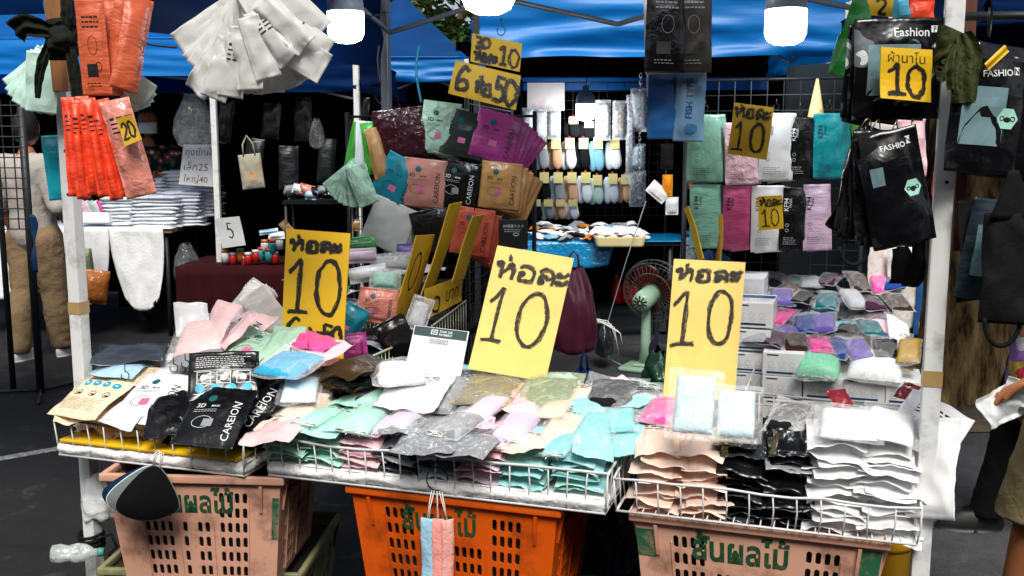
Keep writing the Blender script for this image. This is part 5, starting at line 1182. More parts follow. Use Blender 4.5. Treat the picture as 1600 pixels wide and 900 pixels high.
hook(at(1545, 60, Ys), 'long wire hook above the black mask bags at the right edge', s=.07, r=.0018, yaw=60)
pboard([(1536, 100), (1570, 70), (1578, 80), (1545, 110)], Ys - .03, .003, YEL, 'yellow card corner above the black mask bag at the right edge', [], seed=2)
kn = root('cloth_knot', 'olive camouflage cloth tied round the right white post', 'cloth', M=T(at(1488, 95, 2.06)))
OL = cloth('#3a3f22', 'olive_camo', .3)
band(kn, 'wrap', .031, .034, .03, .012, .05, OL, 3); band(kn, 'wrap', .032, .035, .0, -.016, .03, OL, 5)
ribbon(kn, 'tail', [(.0, -.036, .05), (.012, -.045, .01), (.006, -.05, -.04), (.010, -.05, -.085)], [.03, .05, .055, .045], OL, 2)
ribbon(kn, 'tail', [(-.006, -.04, .03), (-.02, -.05, -.01), (-.018, -.05, -.06)], [.02, .035, .03], OL, 6)
# things behind the camouflage bags
for i, (px, py, Y, w, h, m, lab, ro) in enumerate([(1385, 215, 2.7, 110, 110, foil('#4f9a3a', 'leafgreen'), 'leaf green bag behind the camouflage bags', 4), (1390, 205, 2.66, 76, 60, WHITEF, 'white clear bag in front of the leaf green bag', -4), (1424, 232, 2.6, 48, 90, PINK, 'pink bag between the black masks and the right post', 3),
        (1330, 60, 2.75, 40, 120, GREENF, 'green bag at the top left of the camouflage bags', -16), (1440, 18, 2.4, 40, 40, ORED, 'orange packet above the camouflage bags', 4), (1412, 10, 2.45, 34, 50, SKYB, 'blue crinkled packet above the camouflage bags', 12), (1470, 300, 2.3, 22, 60, ORED, 'orange packet edge behind the right white post', 0)]):
    hung(px, py, Y, w, h, m, lab, 'packs behind the right post goods', ro, 6, i, curl=.018, wr=.008)
pboard([(1352, -10), (1426, -6), (1410, 28), (1362, 24)], 2.5, .003, YELD, 'dull yellow card above the camouflage bags', [('2', .2, .1, .4, .7)], wd=.008, seed=6)
AP = mat('dotted_vinyl', '#d9d8d2', rough=.5, var=.06, dirt='#c48a6a', dirts=38, dirta=.7)
for i, (px, py, w, h, lab) in enumerate([(1385, 430, 60, 160, 'white dotted bib bag hanging at the rear right post'), (1412, 450, 50, 130, 'second white dotted bib bag nearer the tree')]):
    hung(px, py, 3.5 - .05 * i, w, h, AP, lab, 'dotted bib bags', 2, 8 - 12 * i, i, curl=.02, wr=.01)
hung(1436, 462, 3.44, 14, 130, BLUEF, 'narrow blue card beside the dotted bib bags', 'dotted bib bags', -3, 30, 1)

# ---------- gridwalls
def gridwall(label, a, b, z0, z1, sp=.055, m=DARKM, r=.0022):
    a = Vector((a[0], a[1], 0)); b = Vector((b[0], b[1], 0)); d = b - a; L_ = d.length
    o = root('gridwall', label, 'grid panel', 'wire grid panels', T(a)); mb = MB(); n = int(L_ / sp); nzv = int((z1 - z0) / sp)
    for k in range(n + 1): mb.tube([d * (k / n) + Vector((0, 0, z0)), d * (k / n) + Vector((0, 0, z1))], r, 4)
    for k in range(nzv + 1): z = z0 + (z1 - z0) * k / nzv; mb.tube([Vector((0, .004, z)), d + Vector((0, .004, z))], r, 4)
    link('mesh_panel', mb.mesh('mesh_panel', m), o)
    f = MB()
    for q in (Vector((0, 0, 0)), d): f.tube([q + Vector((0, 0, 0)), q + Vector((0, 0, z1 + .02))], .010, 8)
    f.tube([Vector((0, 0, z1)), d + Vector((0, 0, z1))], .006, 8); link('frame', f.mesh('frame', m, True), o)
g0, g1 = at(1070, 300, 3.75), at(1350, 300, 3.55)
gridwall('black wire gridwall carrying the tall packs at the right', g0, g1, .62, 1.73)
g0, g1 = at(545, 300, 4.55), at(835, 300, 4.45)
gridwall('black wire gridwall carrying the lettered packs at the left', g0, g1, .55, 1.62)
g0, g1 = at(730, 300, 4.9), at(800, 300, 6.2)
gridwall('black wire gridwall beside the aisle', g0, g1, .3, 1.75)

# ---------- right wall of tall packs
GR = 'tall packs on the right gridwall'
D4 = dict(d='tall')
for (px, py, w, h, m, lab, ro, n, ink) in [(1102, 232, 50, 104, foil('#7fae98', 'sage'), 'sage green tall packs in the upper row', 1, 3, INK), (1158, 240, 46, 96, PINK, 'pink tall packs behind the yellow price card', 2, 2, INK), (1213, 230, 48, 104, WHITEF, 'white tall packs in the upper row', -1, 3, INK),
        (1250, 232, 34, 96, BLACK, 'black tall packs in the upper row', 1, 2, WINK), (1296, 228, 46, 100, foil('#127f88', 'deepteal'), 'teal tall packs in the upper row', 0, 3, INK),
        (1102, 338, 44, 100, foil('#86bfa6', 'mintsage'), 'mint tall packs in the lower row', 1, 2, INK), (1150, 340, 38, 100, foil('#c24a7c', 'rose'), 'rose tall packs in the lower row', -1, 3, INK), (1198, 342, 44, 104, WHITEF, 'white tall packs in the lower row', 1, 2, INK),
        (1240, 342, 40, 100, BLACK, 'black tall packs in the lower row', -2, 3, WINK), (1275, 340, 36, 104, foil('#bfa6bc', 'mauve'), 'mauve tall packs in the lower row', 2, 2, INK)]:
    bundle(px, py, 3.42, w * 1.12, h, m, lab, n=n, roll=ro, rstep=3, seed=int(px) % 7, d='tall', ink=ink, dx=4, dyp=1)
    hook(at(px, py - h / 2 - 6, 3.44), f"small hook above the {lab}", s=.02, group='small hooks on the gridwall')
pboard([(1148, 160), (1209, 168), (1198, 250), (1137, 240)], 3.30, .003, YELD, 'dull yellow card on the upper pink tall packs', [("H'OLa", .04, .74, .26, .18), ('1', .08, .1, .42, .55), ('0', .5, .1, .5, .55)], wd=.012, seed=12, passes=2)
pboard([(1184, 307), (1222, 305), (1224, 357), (1186, 360)], 3.30, .003, YEL, 'small yellow card on the lower white tall packs', [("H'OLa", .06, .70, .26, .2), ('1', .12, .1, .4, .5), ('0', .5, .1, .45, .5)], wd=.007, seed=13, passes=2)
pboard([(1067, 326), (1074, 322), (1100, 404), (1092, 409)], [3.3, 3.2, 3.1, 3.2], .004, YELD, 'narrow yellow sign seen edge-on left of the mint tall packs', [], seed=4)
pboard([(1121, 335), (1127, 335), (1126, 410), (1119, 410)], [3.2, 3.1, 3.1, 3.2], .004, YELD, 'narrow yellow sign seen edge-on below the rose packs', [], seed=4)
wg = root('party_cone', 'pale yellow paper cone with red dots on the right gridwall', 'cone', M=T(at(1275, 178, 3.5)))
b = MB(); b.lathe([(.045, -.13), (.03, -.02), (.004, .12)], 20); link('body', b.mesh('body', mat('dotted_paper', '#e0cf86', rough=.7, var=.1, dirt='#c0303a', dirts=22, dirta=.9), True), wg)

# ---------- left rack of lettered packs
YL = 4.15
rackrows = [(628, 206, 74, 64, MAROON, 'maroon packs on the left rack', 4, 6, 'none', INK), (688, 200, 52, 70, foil('#9fbfa8', 'seafoam'), 'pale green lettered packs on the left rack', 4, -8, 'long', INK), (726, 210, 58, 62, foil('#23302f', 'blackgreen'), 'dark green-black packs on the left rack', 3, -12, 'long', INK),
    (775, 214, 62, 66, MAG, 'magenta lettered packs on the left rack', 5, -14, 'long', INK), (620, 285, 56, 70, TEAL, 'teal packs fanned on the left rack', 5, -28, 'long', INK), (662, 286, 60, 66, foil('#c28678', 'dustyrose'), 'dusty rose packs with a round mask on the left rack', 4, -6, 'long', INK),
    (716, 288, 56, 64, BLACK, 'black lettered packs on the left rack', 4, -10, 'long', WINK), (782, 290, 56, 64, TAN, 'tan lettered packs on the left rack', 4, -6, 'long', INK),
    (608, 352, 62, 66, foil('#c9c9c4', 'greywhite'), 'grey white packs low on the left rack', 6, -24, 'none', INK), (676, 358, 54, 56, BLACK, 'crumpled black packs low on the left rack', 3, 14, 'none', INK), (738, 362, 56, 66, foil('#c8583e', 'brick'), 'brick red lettered packs low on the left rack', 4, -10, 'long', INK)]
for (px, py, w, h, m, lab, n, ro, d, ink) in rackrows:
    bundle(px, py, YL, w * 1.14, h * 1.14, m, lab, n=n + 1, roll=ro, rstep=-5, seed=px % 5, d=None if d == 'none' else d, ink=ink, dx=6, dyp=3.5, t=.022, alld=1, curl=.012)
fan(at(560, 262, YL), 9, .085, .17, .012, PALEG, 'pale green fan at the left of the rack', -50, 22, seed=8, dy=.01)
for i, (px, py, ro, m) in enumerate([(556, 232, -14, foil('#3f9a2e', 'lime')), (568, 230, -4, WHITEF), (580, 232, 6, MATS['foil_lime']), (590, 240, 12, foil('#b98a5a', 'toffee'))]):
    hung(px, py, YL + .02 - .01 * i, 26, 80, m, ['leftmost lime green bag at the rack edge', 'white bag between two lime green bags', 'right lime green bag at the rack edge', 'toffee coloured bag beside the lime green bags'][i], 'green and white bags at the rack edge', ro, 20, i, t=.03, curl=.02)
hung(802, 366, 4.0, 46, 46, mat('black_card', '#101113', rough=.6, var=.1), 'black card with white foreign lettering below the tan packs', 'cards on the left rack', 0, -6, 1, t=.004, d='jp', ink=WINK, crimp=.002, curl=0)
pboard([(738, 52), (816, 68), (812, 112), (735, 96)], 3.9, .004, YELD, 'upper dull yellow sign of the hanging pair', [('3D', .08, .55, .2, .36), ("H'OLa", .08, .08, .13, .32), ('1', .58, .12, .22, .62), ('0', .76, .1, .28, .62)], wd=.016, seed=21, passes=2)
pboard([(712, 94), (814, 118), (806, 172), (700, 146)], 3.85, .004, YELD, 'lower dull yellow sign of the hanging pair', [('6', .06, .16, .26, .68), ("H'O", .36, .2, .13, .38), ('5', .62, .12, .26, .66), ('0', .78, .1, .28, .66)], wd=.02, seed=22, passes=2)
hook(at(783, 56, 3.9), 'wire hook holding the hanging yellow signs', s=.035, r=.002)

# ---------- inside left table: heap, basket, oblique signs
lb = root('wire_basket', 'cream wire basket with a curved rim on the left inside table', 'wire basket', None, T(at(650, 530, 3.45)))
CRW = mat('cream_wire', '#b9b49a', rough=.5, var=.1)
def bw(a, b, n, hh):
    mb = MB(); A_, B_ = a - lb.location, b - lb.location
    mid = (A_ + B_) / 2 + Vector((.0, 0, -.03))
    for (dz, r) in ((0, .004), (-hh, .003)): mb.tube([A_ + Vector((0, 0, dz)), A_.lerp(mid, .6) + Vector((0, 0, dz)), mid + Vector((0, 0, dz)), mid.lerp(B_, .4) + Vector((0, 0, dz)), B_ + Vector((0, 0, dz))], r, 6)
    for k in range(n + 1):
        f = k / n; p = (A_ * (1 - f) ** 2 + mid * 2 * f * (1 - f) * 1.0 + B_ * f * f); mb.tube([p, p - Vector((0, 0, hh))], .0018, 4)
    return mb
link('front_side', bw(at(560, 566, 3.05), at(728, 470, 3.95), 34, .14).mesh('front_side', CRW, True), lb)
link('back_side', bw(at(470, 545, 3.3), at(640, 455, 4.15), 24, .14).mesh('back_side', CRW, True), lb)
GH = 'bags heaped on the left inside table'
stack(T(at(505, 432, 3.75)) @ Rz(RS + R(10)), 6, .03, .22, .18, .03, [GREY, GREENF, WHITEF, LILAC], 'heap on the left inside table near the yellow sign', GH, seed=3, jx=.03, jr=25, curl=.03)
stack(T(at(640, 420, 4.0)) @ Rz(RS - R(10)), 6, .03, .22, .18, .03, [WHITEF, GREENF, LILAC, GREY], 'heap on the left inside table near the leaning signs', GH, seed=5, jx=.03, jr=25, curl=.03)
stack(T(at(585, 520, 3.4)) @ Rz(RS + R(5)), 5, .03, .2, .16, .03, [BLACK, GREY, TEAL], 'dark heap in the wire basket', GH, seed=6, jx=.03, jr=25, curl=.03)
for i, (px, py, Y, w, h, m, lab, ro, d, kd) in enumerate([
    (590, 478, 3.45, 62, 56, SALM, 'coral lettered pack standing in the basket beside the yellow sign', -8, 'long', 'f'), (548, 505, 3.35, 40, 60, TEAL, 'teal pack standing behind the yellow sign edge', -30, 'long', 'f'), (552, 542, 3.15, 44, 44, MAG, 'small magenta lettered pack in the basket corner', 4, 'long', 'f'),
    (562, 388, 3.9, 52, 36, GREENF, 'green lettered pack on top of the inside heap', 6, 'lines', 'f'), (612, 410, 3.85, 70, 32, GREY, 'grey film bag on top of the inside heap', 4, None, 'c'), (575, 428, 3.75, 60, 26, WHITEF, 'white bag in the middle of the inside heap', 8, None, 'f'),
    (602, 436, 3.7, 50, 36, cMINT, 'clear bag with green and white masks in the inside heap', -4, None, 'c'), (560, 400, 3.8, 56, 24, LILAC, 'lilac bag beside the yellow sign', 2, None, 'f'), (655, 490, 3.5, 36, 60, PINK, 'pink mask bag leaning on the basket rim', -20, None, 'c'),
    (620, 530, 3.3, 54, 70, BLACK, 'black bag standing in the basket', 24, None, 'f'), (640, 395, 4.0, 40, 30, PURP, 'purple bag behind the inside heap', 0, None, 'f'), (650, 455, 3.7, 40, 50, DGREY, 'dark grey bag behind the first leaning sign', 0, None, 'f')]):
    if kd == 'f': hung(px, py, Y, w, h, m, lab, GH, ro, 8, i, t=.03, d=d, curl=.016)
    else: clearpack(hangM(at(px, py, Y), ro, 8, -30), m_(w, Y), m_(h, Y), .05, m if m.name.startswith('cloth') else cl('greyb', '#b9bcc0'), lab, GH, i, fa=.2, lp=False)
pboard([(652, 369), (678, 366), (632, 532), (603, 545)], [3.55, 3.72, 3.62, 3.45], .005, YELD, 'first leaning yellow sign seen from the side', [('0', .2, .5, .6, .34)], wd=.008, seed=5)
pboard([(705, 320), (722, 315), (676, 456), (659, 462)], [3.7, 3.85, 3.75, 3.6], .005, YELD, 'tallest leaning yellow sign seen from the side', [], seed=6)
pboard([(738, 338), (756, 335), (724, 436), (706, 440)], [3.8, 3.95, 3.85, 3.7], .005, YELD, 'third leaning yellow sign, shorter, by the gridwall', [], seed=7)
o = pboard([(662, 452), (724, 430), (722, 470), (664, 500)], [3.58, 3.9, 3.88, 3.55], .005, YELD, 'low yellow sign with a green band in the basket', [('0', .18, .08, .3, .5)], wd=.012, seed=8, font=[('บาท', .72, .45, .35, .01)])
b = MB(); tlq, trq, brq, blq = [q - o.location for q in (at(662, 452, 3.58), at(724, 430, 3.9), at(723, 444, 3.9), at(662, 472, 3.57))]; nq = Vector((.55, -.8, 0)) * .004
b.add([tlq + nq, trq + nq, brq + nq, blq + nq], [(0, 1, 2, 3)]); link('green_band', b.mesh('green_band', mat('green_tape', '#0c6a3c', rough=.5)), o)

rng = random.Random(31)
for k in range(7):
    hung(330 + 19 * k, 62 + 46 * math.sin(1.2 + k * .42), 2.41 - .006 * k, 40, 96, WF, f"short white bag, {ORD[k]} from the left, lying over the white fan", 'short white bags over the fan', -34 + 13 * k + rng.uniform(-4, 4), rng.uniform(-14, 14), k % 6, t=.016, curl=.02, wr=.007, ruffle=.006, d='lines' if k in (2, 5) else None)
# ---------- inside right: mask boxes and clear packs
BOXW = mat('box_white', '#f0f1f2', rough=.45, var=.03); BOXP = mat('box_blue', '#1c4a78', rough=.4, var=.1); BOXG = mat('box_print_grey', '#b9bfc8', rough=.5, var=.1)
def maskbox(px, py, Y, wpx, hpx, label, lid=False, dep=.19, rot=0):
    w, h = m_(wpx, Y), m_(hpx, Y); p = at(px, py, Y)
    o = root('mask_box', label, 'box', 'white mask boxes stacked at the right', T(p) @ Rz(RS + R(rot)))
    link('carton', MB().box((-w / 2, 0, 0), (w / 2, dep, h), ch=.0025).mesh('carton', BOXW), o)
    q = MB(); f = lambda x, y: Vector((x, -.0008, y)); patch(q, f, -w * .4, h * .10, w * .32, h * .19, 1, 1); patch(q, f, -w * .40, h * .86, -w * .12, h * .92, 1, 1); link('printed_bands', q.mesh('printed_bands', BOXP), o)
    q = MB()
    for k in range(3): ring(q, f, (-.3 + .26 * k) * w, h * .5, w * .07, .001, 8); fineprint(q, f, (-.38 + .26 * k) * w, h * .34, w * .2, 2, .006, k)
    link('pictograms', q.mesh('pictograms', BOXG), o)
    if lid:
        q = MB(); f3 = lambda x, y: Vector((x, y, h + .0008)); patch(q, f3, -w * .48, dep * .55, w * .48, dep * .85, 2, 2); link('lid_band', q.mesh('lid_band', BOXP), o)
        q = MB(); fineprint(q, f3, -w * .4, dep * .45, w * .3, 5, .014, 3, .005); fineprint(q, f3, w * .05, dep * .45, w * .3, 4, .014, 4, .004); link('lid_print', q.mesh('lid_print', BOXG), o)
    return o
for i, (px, py, h, lab) in enumerate([(1172, 616, 34, 'lowest mask box of the left column behind the right sign'), (1170, 582, 32, 'second mask box from the bottom of the left column'), (1172, 548, 34, 'third mask box from the bottom of the left column'), (1176, 512, 40, 'top mask box of the left column with a blue lid')]):
    maskbox(px, py, 3.08, 62, h, lab, lid=i == 3)
maskbox(1168, 470, 3.3, 50, 36, 'mask box at the back of the left column')
maskbox(1221, 622, 2.98, 62, 35, 'mask box under the blue lidded box of the second column'); maskbox(1223, 588, 2.98, 64, 38, 'top mask box of the second column with a printed lid', lid=True)
maskbox(1222, 658, 2.98, 62, 35, 'lowest mask box of the second column')
maskbox(1286, 625, 2.94, 62, 36, 'mask box under the mint pack'); maskbox(1350, 629, 2.90, 64, 38, 'mask box under the white pack'); maskbox(1412, 634, 2.86, 56, 40, 'mask box touching the right white post')
maskbox(1286, 662, 2.94, 62, 36, 'lower mask box under the mint pack'); maskbox(1350, 666, 2.90, 64, 36, 'lower mask box under the white pack')
GP = 'clear packs lying on the mask boxes'
cMARN = cl('chestnut', '#5a3230'); cOLV = cl('ochre', '#9a8a4a'); cDTL = cl('darkteal', '#123640')
EXTRA = [(1262, 505, 3.32, 44, .17, .04, cBLACK, 'small black mask pack between the violet and teal packs', {}), (1308, 538, 3.12, 40, .17, .04, cl('coal', '#1b1c22'), 'coal black mask pack right of the lilac pack', {}), (1372, 488, 3.3, 44, .19, .035, cl('mulberry', '#4a2440'), 'mulberry mask pack at the far end of the back row', {}),
    (1310, 470, 3.6, 46, .18, .04, cl('indigo', '#2c2f66'), 'indigo mask pack at the rear behind the ochre pack', {}), (1256, 556, 3.06, 36, .16, .035, cl('ash', '#8c8f96'), 'ash grey mask pack beside the printed lid box', {}), (1420, 548, 2.95, 34, .2, .03, cl('saffron', '#b08a1e'), 'saffron edged mask pack against the right white post', {})]
for i, (px, py, Y, w, l, t, m, lab, ex) in enumerate(EXTRA + [
    (1280, 572, 2.98, 66, .20, .075, cl('mintgreen', '#6fd0a4'), 'clear pack of mint green masks with loops on the front box row', {'lp': True}), (1368, 574, 2.95, 84, .22, .07, cWHITE, 'large clear pack of white masks on the front box row', {}),
    (1216, 524, 3.15, 62, .16, .04, cPURP, 'purple mask pack on the printed lid box', {}), (1275, 528, 3.2, 66, .2, .05, cl('orchid', '#b48ac0'), 'lilac mask pack behind the mint green pack', {}), (1330, 520, 3.2, 66, .18, .04, cl('paleaqua', '#5fb6c0'), 'pale aqua mask pack in the middle of the boxes', {}),
    (1340, 542, 3.08, 74, .2, .05, cl('brownblack', '#2a1c16'), 'brown black mask pack behind the large white pack', {}), (1395, 540, 3.05, 56, .2, .03, cPURP, 'violet pack beside the brown black pack', {}), (1400, 560, 2.98, 50, .2, .03, cOLV, 'yellow edged pack leaning at the right post', {}),
    (1212, 500, 3.3, 44, .18, .05, cDTL, 'dark teal mask pack left of the purple packs', {}), (1240, 488, 3.4, 50, .2, .05, cPURP, 'violet mask pack below the chestnut packs', {}), (1236, 466, 3.5, 56, .2, .045, cMARN, 'chestnut mask pack, lower of the two', {}), (1230, 448, 3.55, 52, .2, .05, cMARN, 'chestnut mask pack on top of the heap', {}),
    (1286, 488, 3.45, 58, .2, .045, cTEAL, 'bright teal mask pack in the back row', {}), (1284, 472, 3.52, 50, .18, .04, cOLV, 'ochre mask pack on the bright teal pack', {}), (1335, 482, 3.4, 56, .2, .04, cl('slateviolet', '#34324e'), 'slate violet mask pack in the back row', {}), (1348, 502, 3.3, 60, .2, .045, cBLACK, 'black mask pack with a printed label in the back row', {}),
    (1182, 446, 3.5, 36, .16, .05, cTEAL, 'turquoise pack on the rear mask box', {}), (1203, 486, 3.45, 36, .16, .05, cWHITE, 'grey white pack beside the left box column', {}), (1378, 512, 3.2, 36, .22, .03, cPINK, 'pink pack at the right end of the back row', {}), (1404, 520, 3.12, 40, .26, .03, cWHITE, 'long white bag leaning against the right post', {'ty': 30})]):
    clearpack(T(at(px, py, Y)) @ Rz(RS + R(random.uniform(-8, 8))) @ Rx(R(14)) @ Ry(R(ex.get('ty', random.uniform(-4, 4)))), m_(w, Y) * 1.12, l, t * 1.05, m, lab, GP, i % 6, d='lines' if i % 3 == 0 else None, fa=.11, lp=ex.get('lp', False), inner=(.86, .8), shift=0)
stack(T(at(1280, 548, 3.2)) @ Rz(RS), 6, .035, .16, .2, .04, [GREY, LILAC, WHITEF], 'packs under the lilac mask pack', GP, seed=3, jx=.01)
stack(T(at(1345, 560, 3.2)) @ Rz(RS), 5, .035, .17, .2, .04, [DGREY, PURP, GREY], 'packs under the pale aqua mask pack', GP, seed=4, jx=.01)
stack(T(at(1240, 520, 3.42)) @ Rz(RS), 6, .035, .16, .2, .04, [MAROON, GREY, PURP], 'packs under the chestnut mask packs', GP, seed=5, jx=.01)
stack(T(at(1300, 515, 3.5)) @ Rz(RS), 6, .035, .16, .2, .04, [TEAL, GREY], 'packs under the bright teal mask pack', GP, seed=6, jx=.01)
wb = MB(); p0 = at(1165, 612, 2.62) ; p1 = at(1425, 640, 2.42)
wb.tube([p0 - p0, p1 - p0], .003, 6); wb.tube([Vector((0, 0, -.03)), p1 - p0 + Vector((0, 0, -.03))], .002, 6)
for k in range(12): q = (p1 - p0) * (k / 11); wb.tube([q, q - Vector((0, 0, .16))], .002, 5)
for q in (Vector((0, 0, 0)), p1 - p0): wb.tube([q, q + W * .3], .003, 6)
link('wire_shelf_guard', wb.mesh('wire_shelf_guard', WIREW, True), M=T(p0), label='white wire guard rail between the mask boxes and the white piles', cat='wire guard')

DK = [(cl('jet', '#101114'), 'jet black'), (cl('plum', '#3c1c36'), 'plum'), (cl('cobalt', '#1f3f86'), 'cobalt blue'), (cl('teal2', '#12616a'), 'deep teal'), (cl('cocoa', '#35211a'), 'cocoa brown'), (cPURP, 'purple'), (cl('silverg', '#a4a8ae'), 'silver'), (cHOT, 'hot pink')]
rng = random.Random(52)
for r_i in range(4):
    for k in range(7):
        m, nm = DK[(k * 3 + r_i * 2) % 8]; px = 1205 + 33 * k + rng.uniform(-8, 8) - 8 * r_i; py = 446 + 27 * r_i + 4 * k * (r_i > 1) + rng.uniform(-5, 5); Y = 3.56 - .15 * r_i - .02 * k
        if px > 1425: continue
        clearpack(T(at(px, py - 4, Y)) @ Rz(RS + R(rng.uniform(-25, 25))) @ Rx(R(rng.uniform(8, 26))) @ Ry(R(rng.uniform(-10, 10))), .085, .14, .032, m, f"small {nm} packet, {ORD[k]} from left in the {['rearmost', 'upper middle', 'lower middle', 'front'][r_i]} line on the boxes", 'small packets heaped on the mask boxes', (k + r_i) % 6, fa=.10, lp=False, inner=(.84, .8), d='lines' if (k + r_i) % 3 == 0 else None)

# cords that tie the hung bunches to the front rail
for k, (px, Y, dz, lab) in enumerate([(418, 2.62, .14, 'cord tying the white bag fan to the front rail'), (170, 2.60, .10, 'cord tying the orange bags to the front rail'), (1060, 2.45, .1, 'cord tying the black mask bags to the front rail'), (1404, 2.16, .1, 'cord tying the camouflage bags to the front rail')]):
    p = at(px, -12, Y); q = Vector((p.x, p.y, 1.985)); a_ = (q - O2).dot(U); r_ = S(a_, .1, 1.985)
    link('tie_string', MB().tube([p, p.lerp(r_, .5) + Vector((.004, 0, .01)), r_ + Vector((0, 0, .012)), r_ + Vector((0, .014, 0))], .0022, 6).mesh('tie_string', DARKM, True), label=lab, cat='string', group='strings on the front rail')
# ================================================================ AISLE, SOCK STALL, LEFT STALL
# ---------- sock stall
SOCKC = {'white': cloth('#eeeeee', 'sock_white'), 'grey': cloth('#8f9294', 'sock_grey'), 'peach': cloth('#d9a983', 'sock_peach'), 'black': cloth('#121315', 'sock_black'), 'pale': cloth('#d2d6da', 'sock_pale'), 'blue': cloth('#7fb2c8', 'sock_blue'), 'mint': cloth('#bcd6c6', 'sock_mint')}
TAG = mat('paper_tag', '#e2cf86', rough=.7, var=.05); RED = mat('red_clip', '#b01f28', rough=.4)
def sockmesh(w, h, m, seed):
    out = [(-.30, .5), (.22, .5), (.30, .30), (.36, .05), (.50, -.16), (.44, -.36), (.18, -.5), (-.18, -.48), (-.40, -.30), (-.44, 0), (-.36, .3)]
    n = len(out); c = Vector((0, 0)); mb = MB(); vs = []
    for sgn in (1, -1):
        for r, z in ((1, .002), (.86, .011), (.5, .016)): vs += [Vector((q[0] * w * r, q[1] * h * r, sgn * z)) for q in out]
    fs = []
    for i in range(2):
        for j in range(n):
            fs.append((i * n + j, i * n + (j + 1) % n, (i + 1) * n + (j + 1) % n, (i + 1) * n + j)); o = 3 * n; fs.append((o + i * n + j, o + (i + 1) * n + j, o + (i + 1) * n + (j + 1) % n, o + i * n + (j + 1) % n))
    fs.append(tuple(2 * n + j for j in range(n))); fs.append(tuple(3 * n + 2 * n + j for j in reversed(range(n))))
    for j in range(n): fs.append((j, 3 * n + j, 3 * n + (j + 1) % n, (j + 1) % n))
    return MB().add(vs, fs).mesh('sock_body', m, True)
def sockpair(px, py, w, h, c, label, Y=8.2):
    W_, H_ = m_(w, Y), m_(h, Y)
    o = root('sock_pair', label, 'socks', 'socks on the display', hangM(at(px, py, Y), 0, 0))
    f = link('front_sock', sockmesh(W_, H_, SOCKC[c], 1), o, T(Vector((.02, 0, .03)))); sub(f, 1)
    f = link('rear_sock', sockmesh(W_ * .96, H_ * .98, SOCKC['pale' if c in ('grey', 'white') else c], 2), o, T(Vector((-.03, -.008, -.005)))); sub(f, 1)
    link('paper_tag', MB().box((-.03, H_ * .2, .052), (.045, H_ * .56, .055)).mesh('paper_tag', TAG), o)
    b = MB(); b.lathe([(.0, -.012), (.012, -.008), (.012, .008), (.0, .012)], 8); link('clip', b.mesh('clip', RED, True), o, T(Vector((.005, H_ * .58, .04))))
rows = [(242, ['grey', 'peach', 'white', 'black'], 'upper'), (295, ['black', 'black', 'grey', 'peach', 'white'], 'middle')]
for (y, cs, nm) in rows:
    for k, c in enumerate(cs):
        px = (845 if nm == 'upper' else 827) + 21.5 * k
        sockpair(px, y, 19, 46, c, f"{c} ankle socks, {ORD[k]} from the left in the {nm} row of the display")
for k, c in enumerate(['black', 'grey', 'peach', 'white']): sockpair(836 + 19 * k, 328, 17, 30, c, f"{c} ankle socks, {ORD[k]} from the left in the lowest row of the display")
for k, (px, py, w, h, c, lab) in enumerate([(932, 243, 18, 50, 'blue', 'pale blue socks at the right of the upper row'), (958, 242, 20, 46, 'white', 'white socks beside the pale blue socks'), (931, 298, 18, 44, 'mint', 'mint socks at the right of the middle row'), (955, 296, 18, 44, 'pale', 'pale grey socks right of the mint socks'), (975, 296, 14, 42, 'peach', 'beige socks by the tall clear packs'), (894, 200, 20, 30, 'black', 'black and white low socks above the upper row'), (918, 205, 22, 26, 'black', 'dark low socks below the small lamp')]):
    sockpair(px, py, w, h, c, lab)
SP = 'clear packs hung on the sock display'
for k, (px, py, w, h, m, lab) in enumerate([(825, 192, 18, 46, cWHITE, 'clear pack of white socks, first below the pale card'), (845, 194, 20, 46, cWHITE, 'clear pack of white socks, second below the pale card'), (866, 194, 20, 46, cl('offw', '#cfc8c2'), 'clear pack of cream socks, third below the pale card'),
        (942, 188, 24, 62, cl('ashgrey', '#8d8f92'), 'clear pack of ash grey socks beside the lamp'), (968, 188, 22, 60, cl('brownstripe', '#6a4a34'), 'clear pack of brown patterned socks'), (998, 172, 26, 66, cl('silver', '#a9adb0'), 'silver grey clear pack at the top right of the display'), (985, 215, 14, 130, cl('smoke', '#6a6f74'), 'long narrow clear pack beside the silver pack'),
        (995, 245, 26, 40, cl('icewhite', '#cfdfe2'), 'pale ice blue clear pack at the right of the display'), (996, 295, 26, 56, cBLACK, 'clear pack of black socks below the ice blue pack')]):
    clearpack(hangM(at(px, py, 8.1), 0, 0), m_(w, 8.1), m_(h, 8.1), .05, m, lab, SP, k % 6, fa=.22, lp=False, inner=(.8, .82), shift=0, name='sock_pack', cat='sock pack')
CARD = mat('pale_card', '#e6d9d6', rough=.6, var=.05, dirt='#d88f8c', dirts=9, dirta=.6)
pc = at(853, 151, 8.15); link('display_card', MB().box((-.15, 0, -.11), (.15, .006, .11)).mesh('display_card', CARD), M=T(pc), label='pale pinkish card at the top left of the sock display', cat='card')
gridwall('dark wire panel behind the socks', at(815, 300, 8.4), at(1040, 300, 8.35), .9, 2.0, .07)
bulbY = 7.9
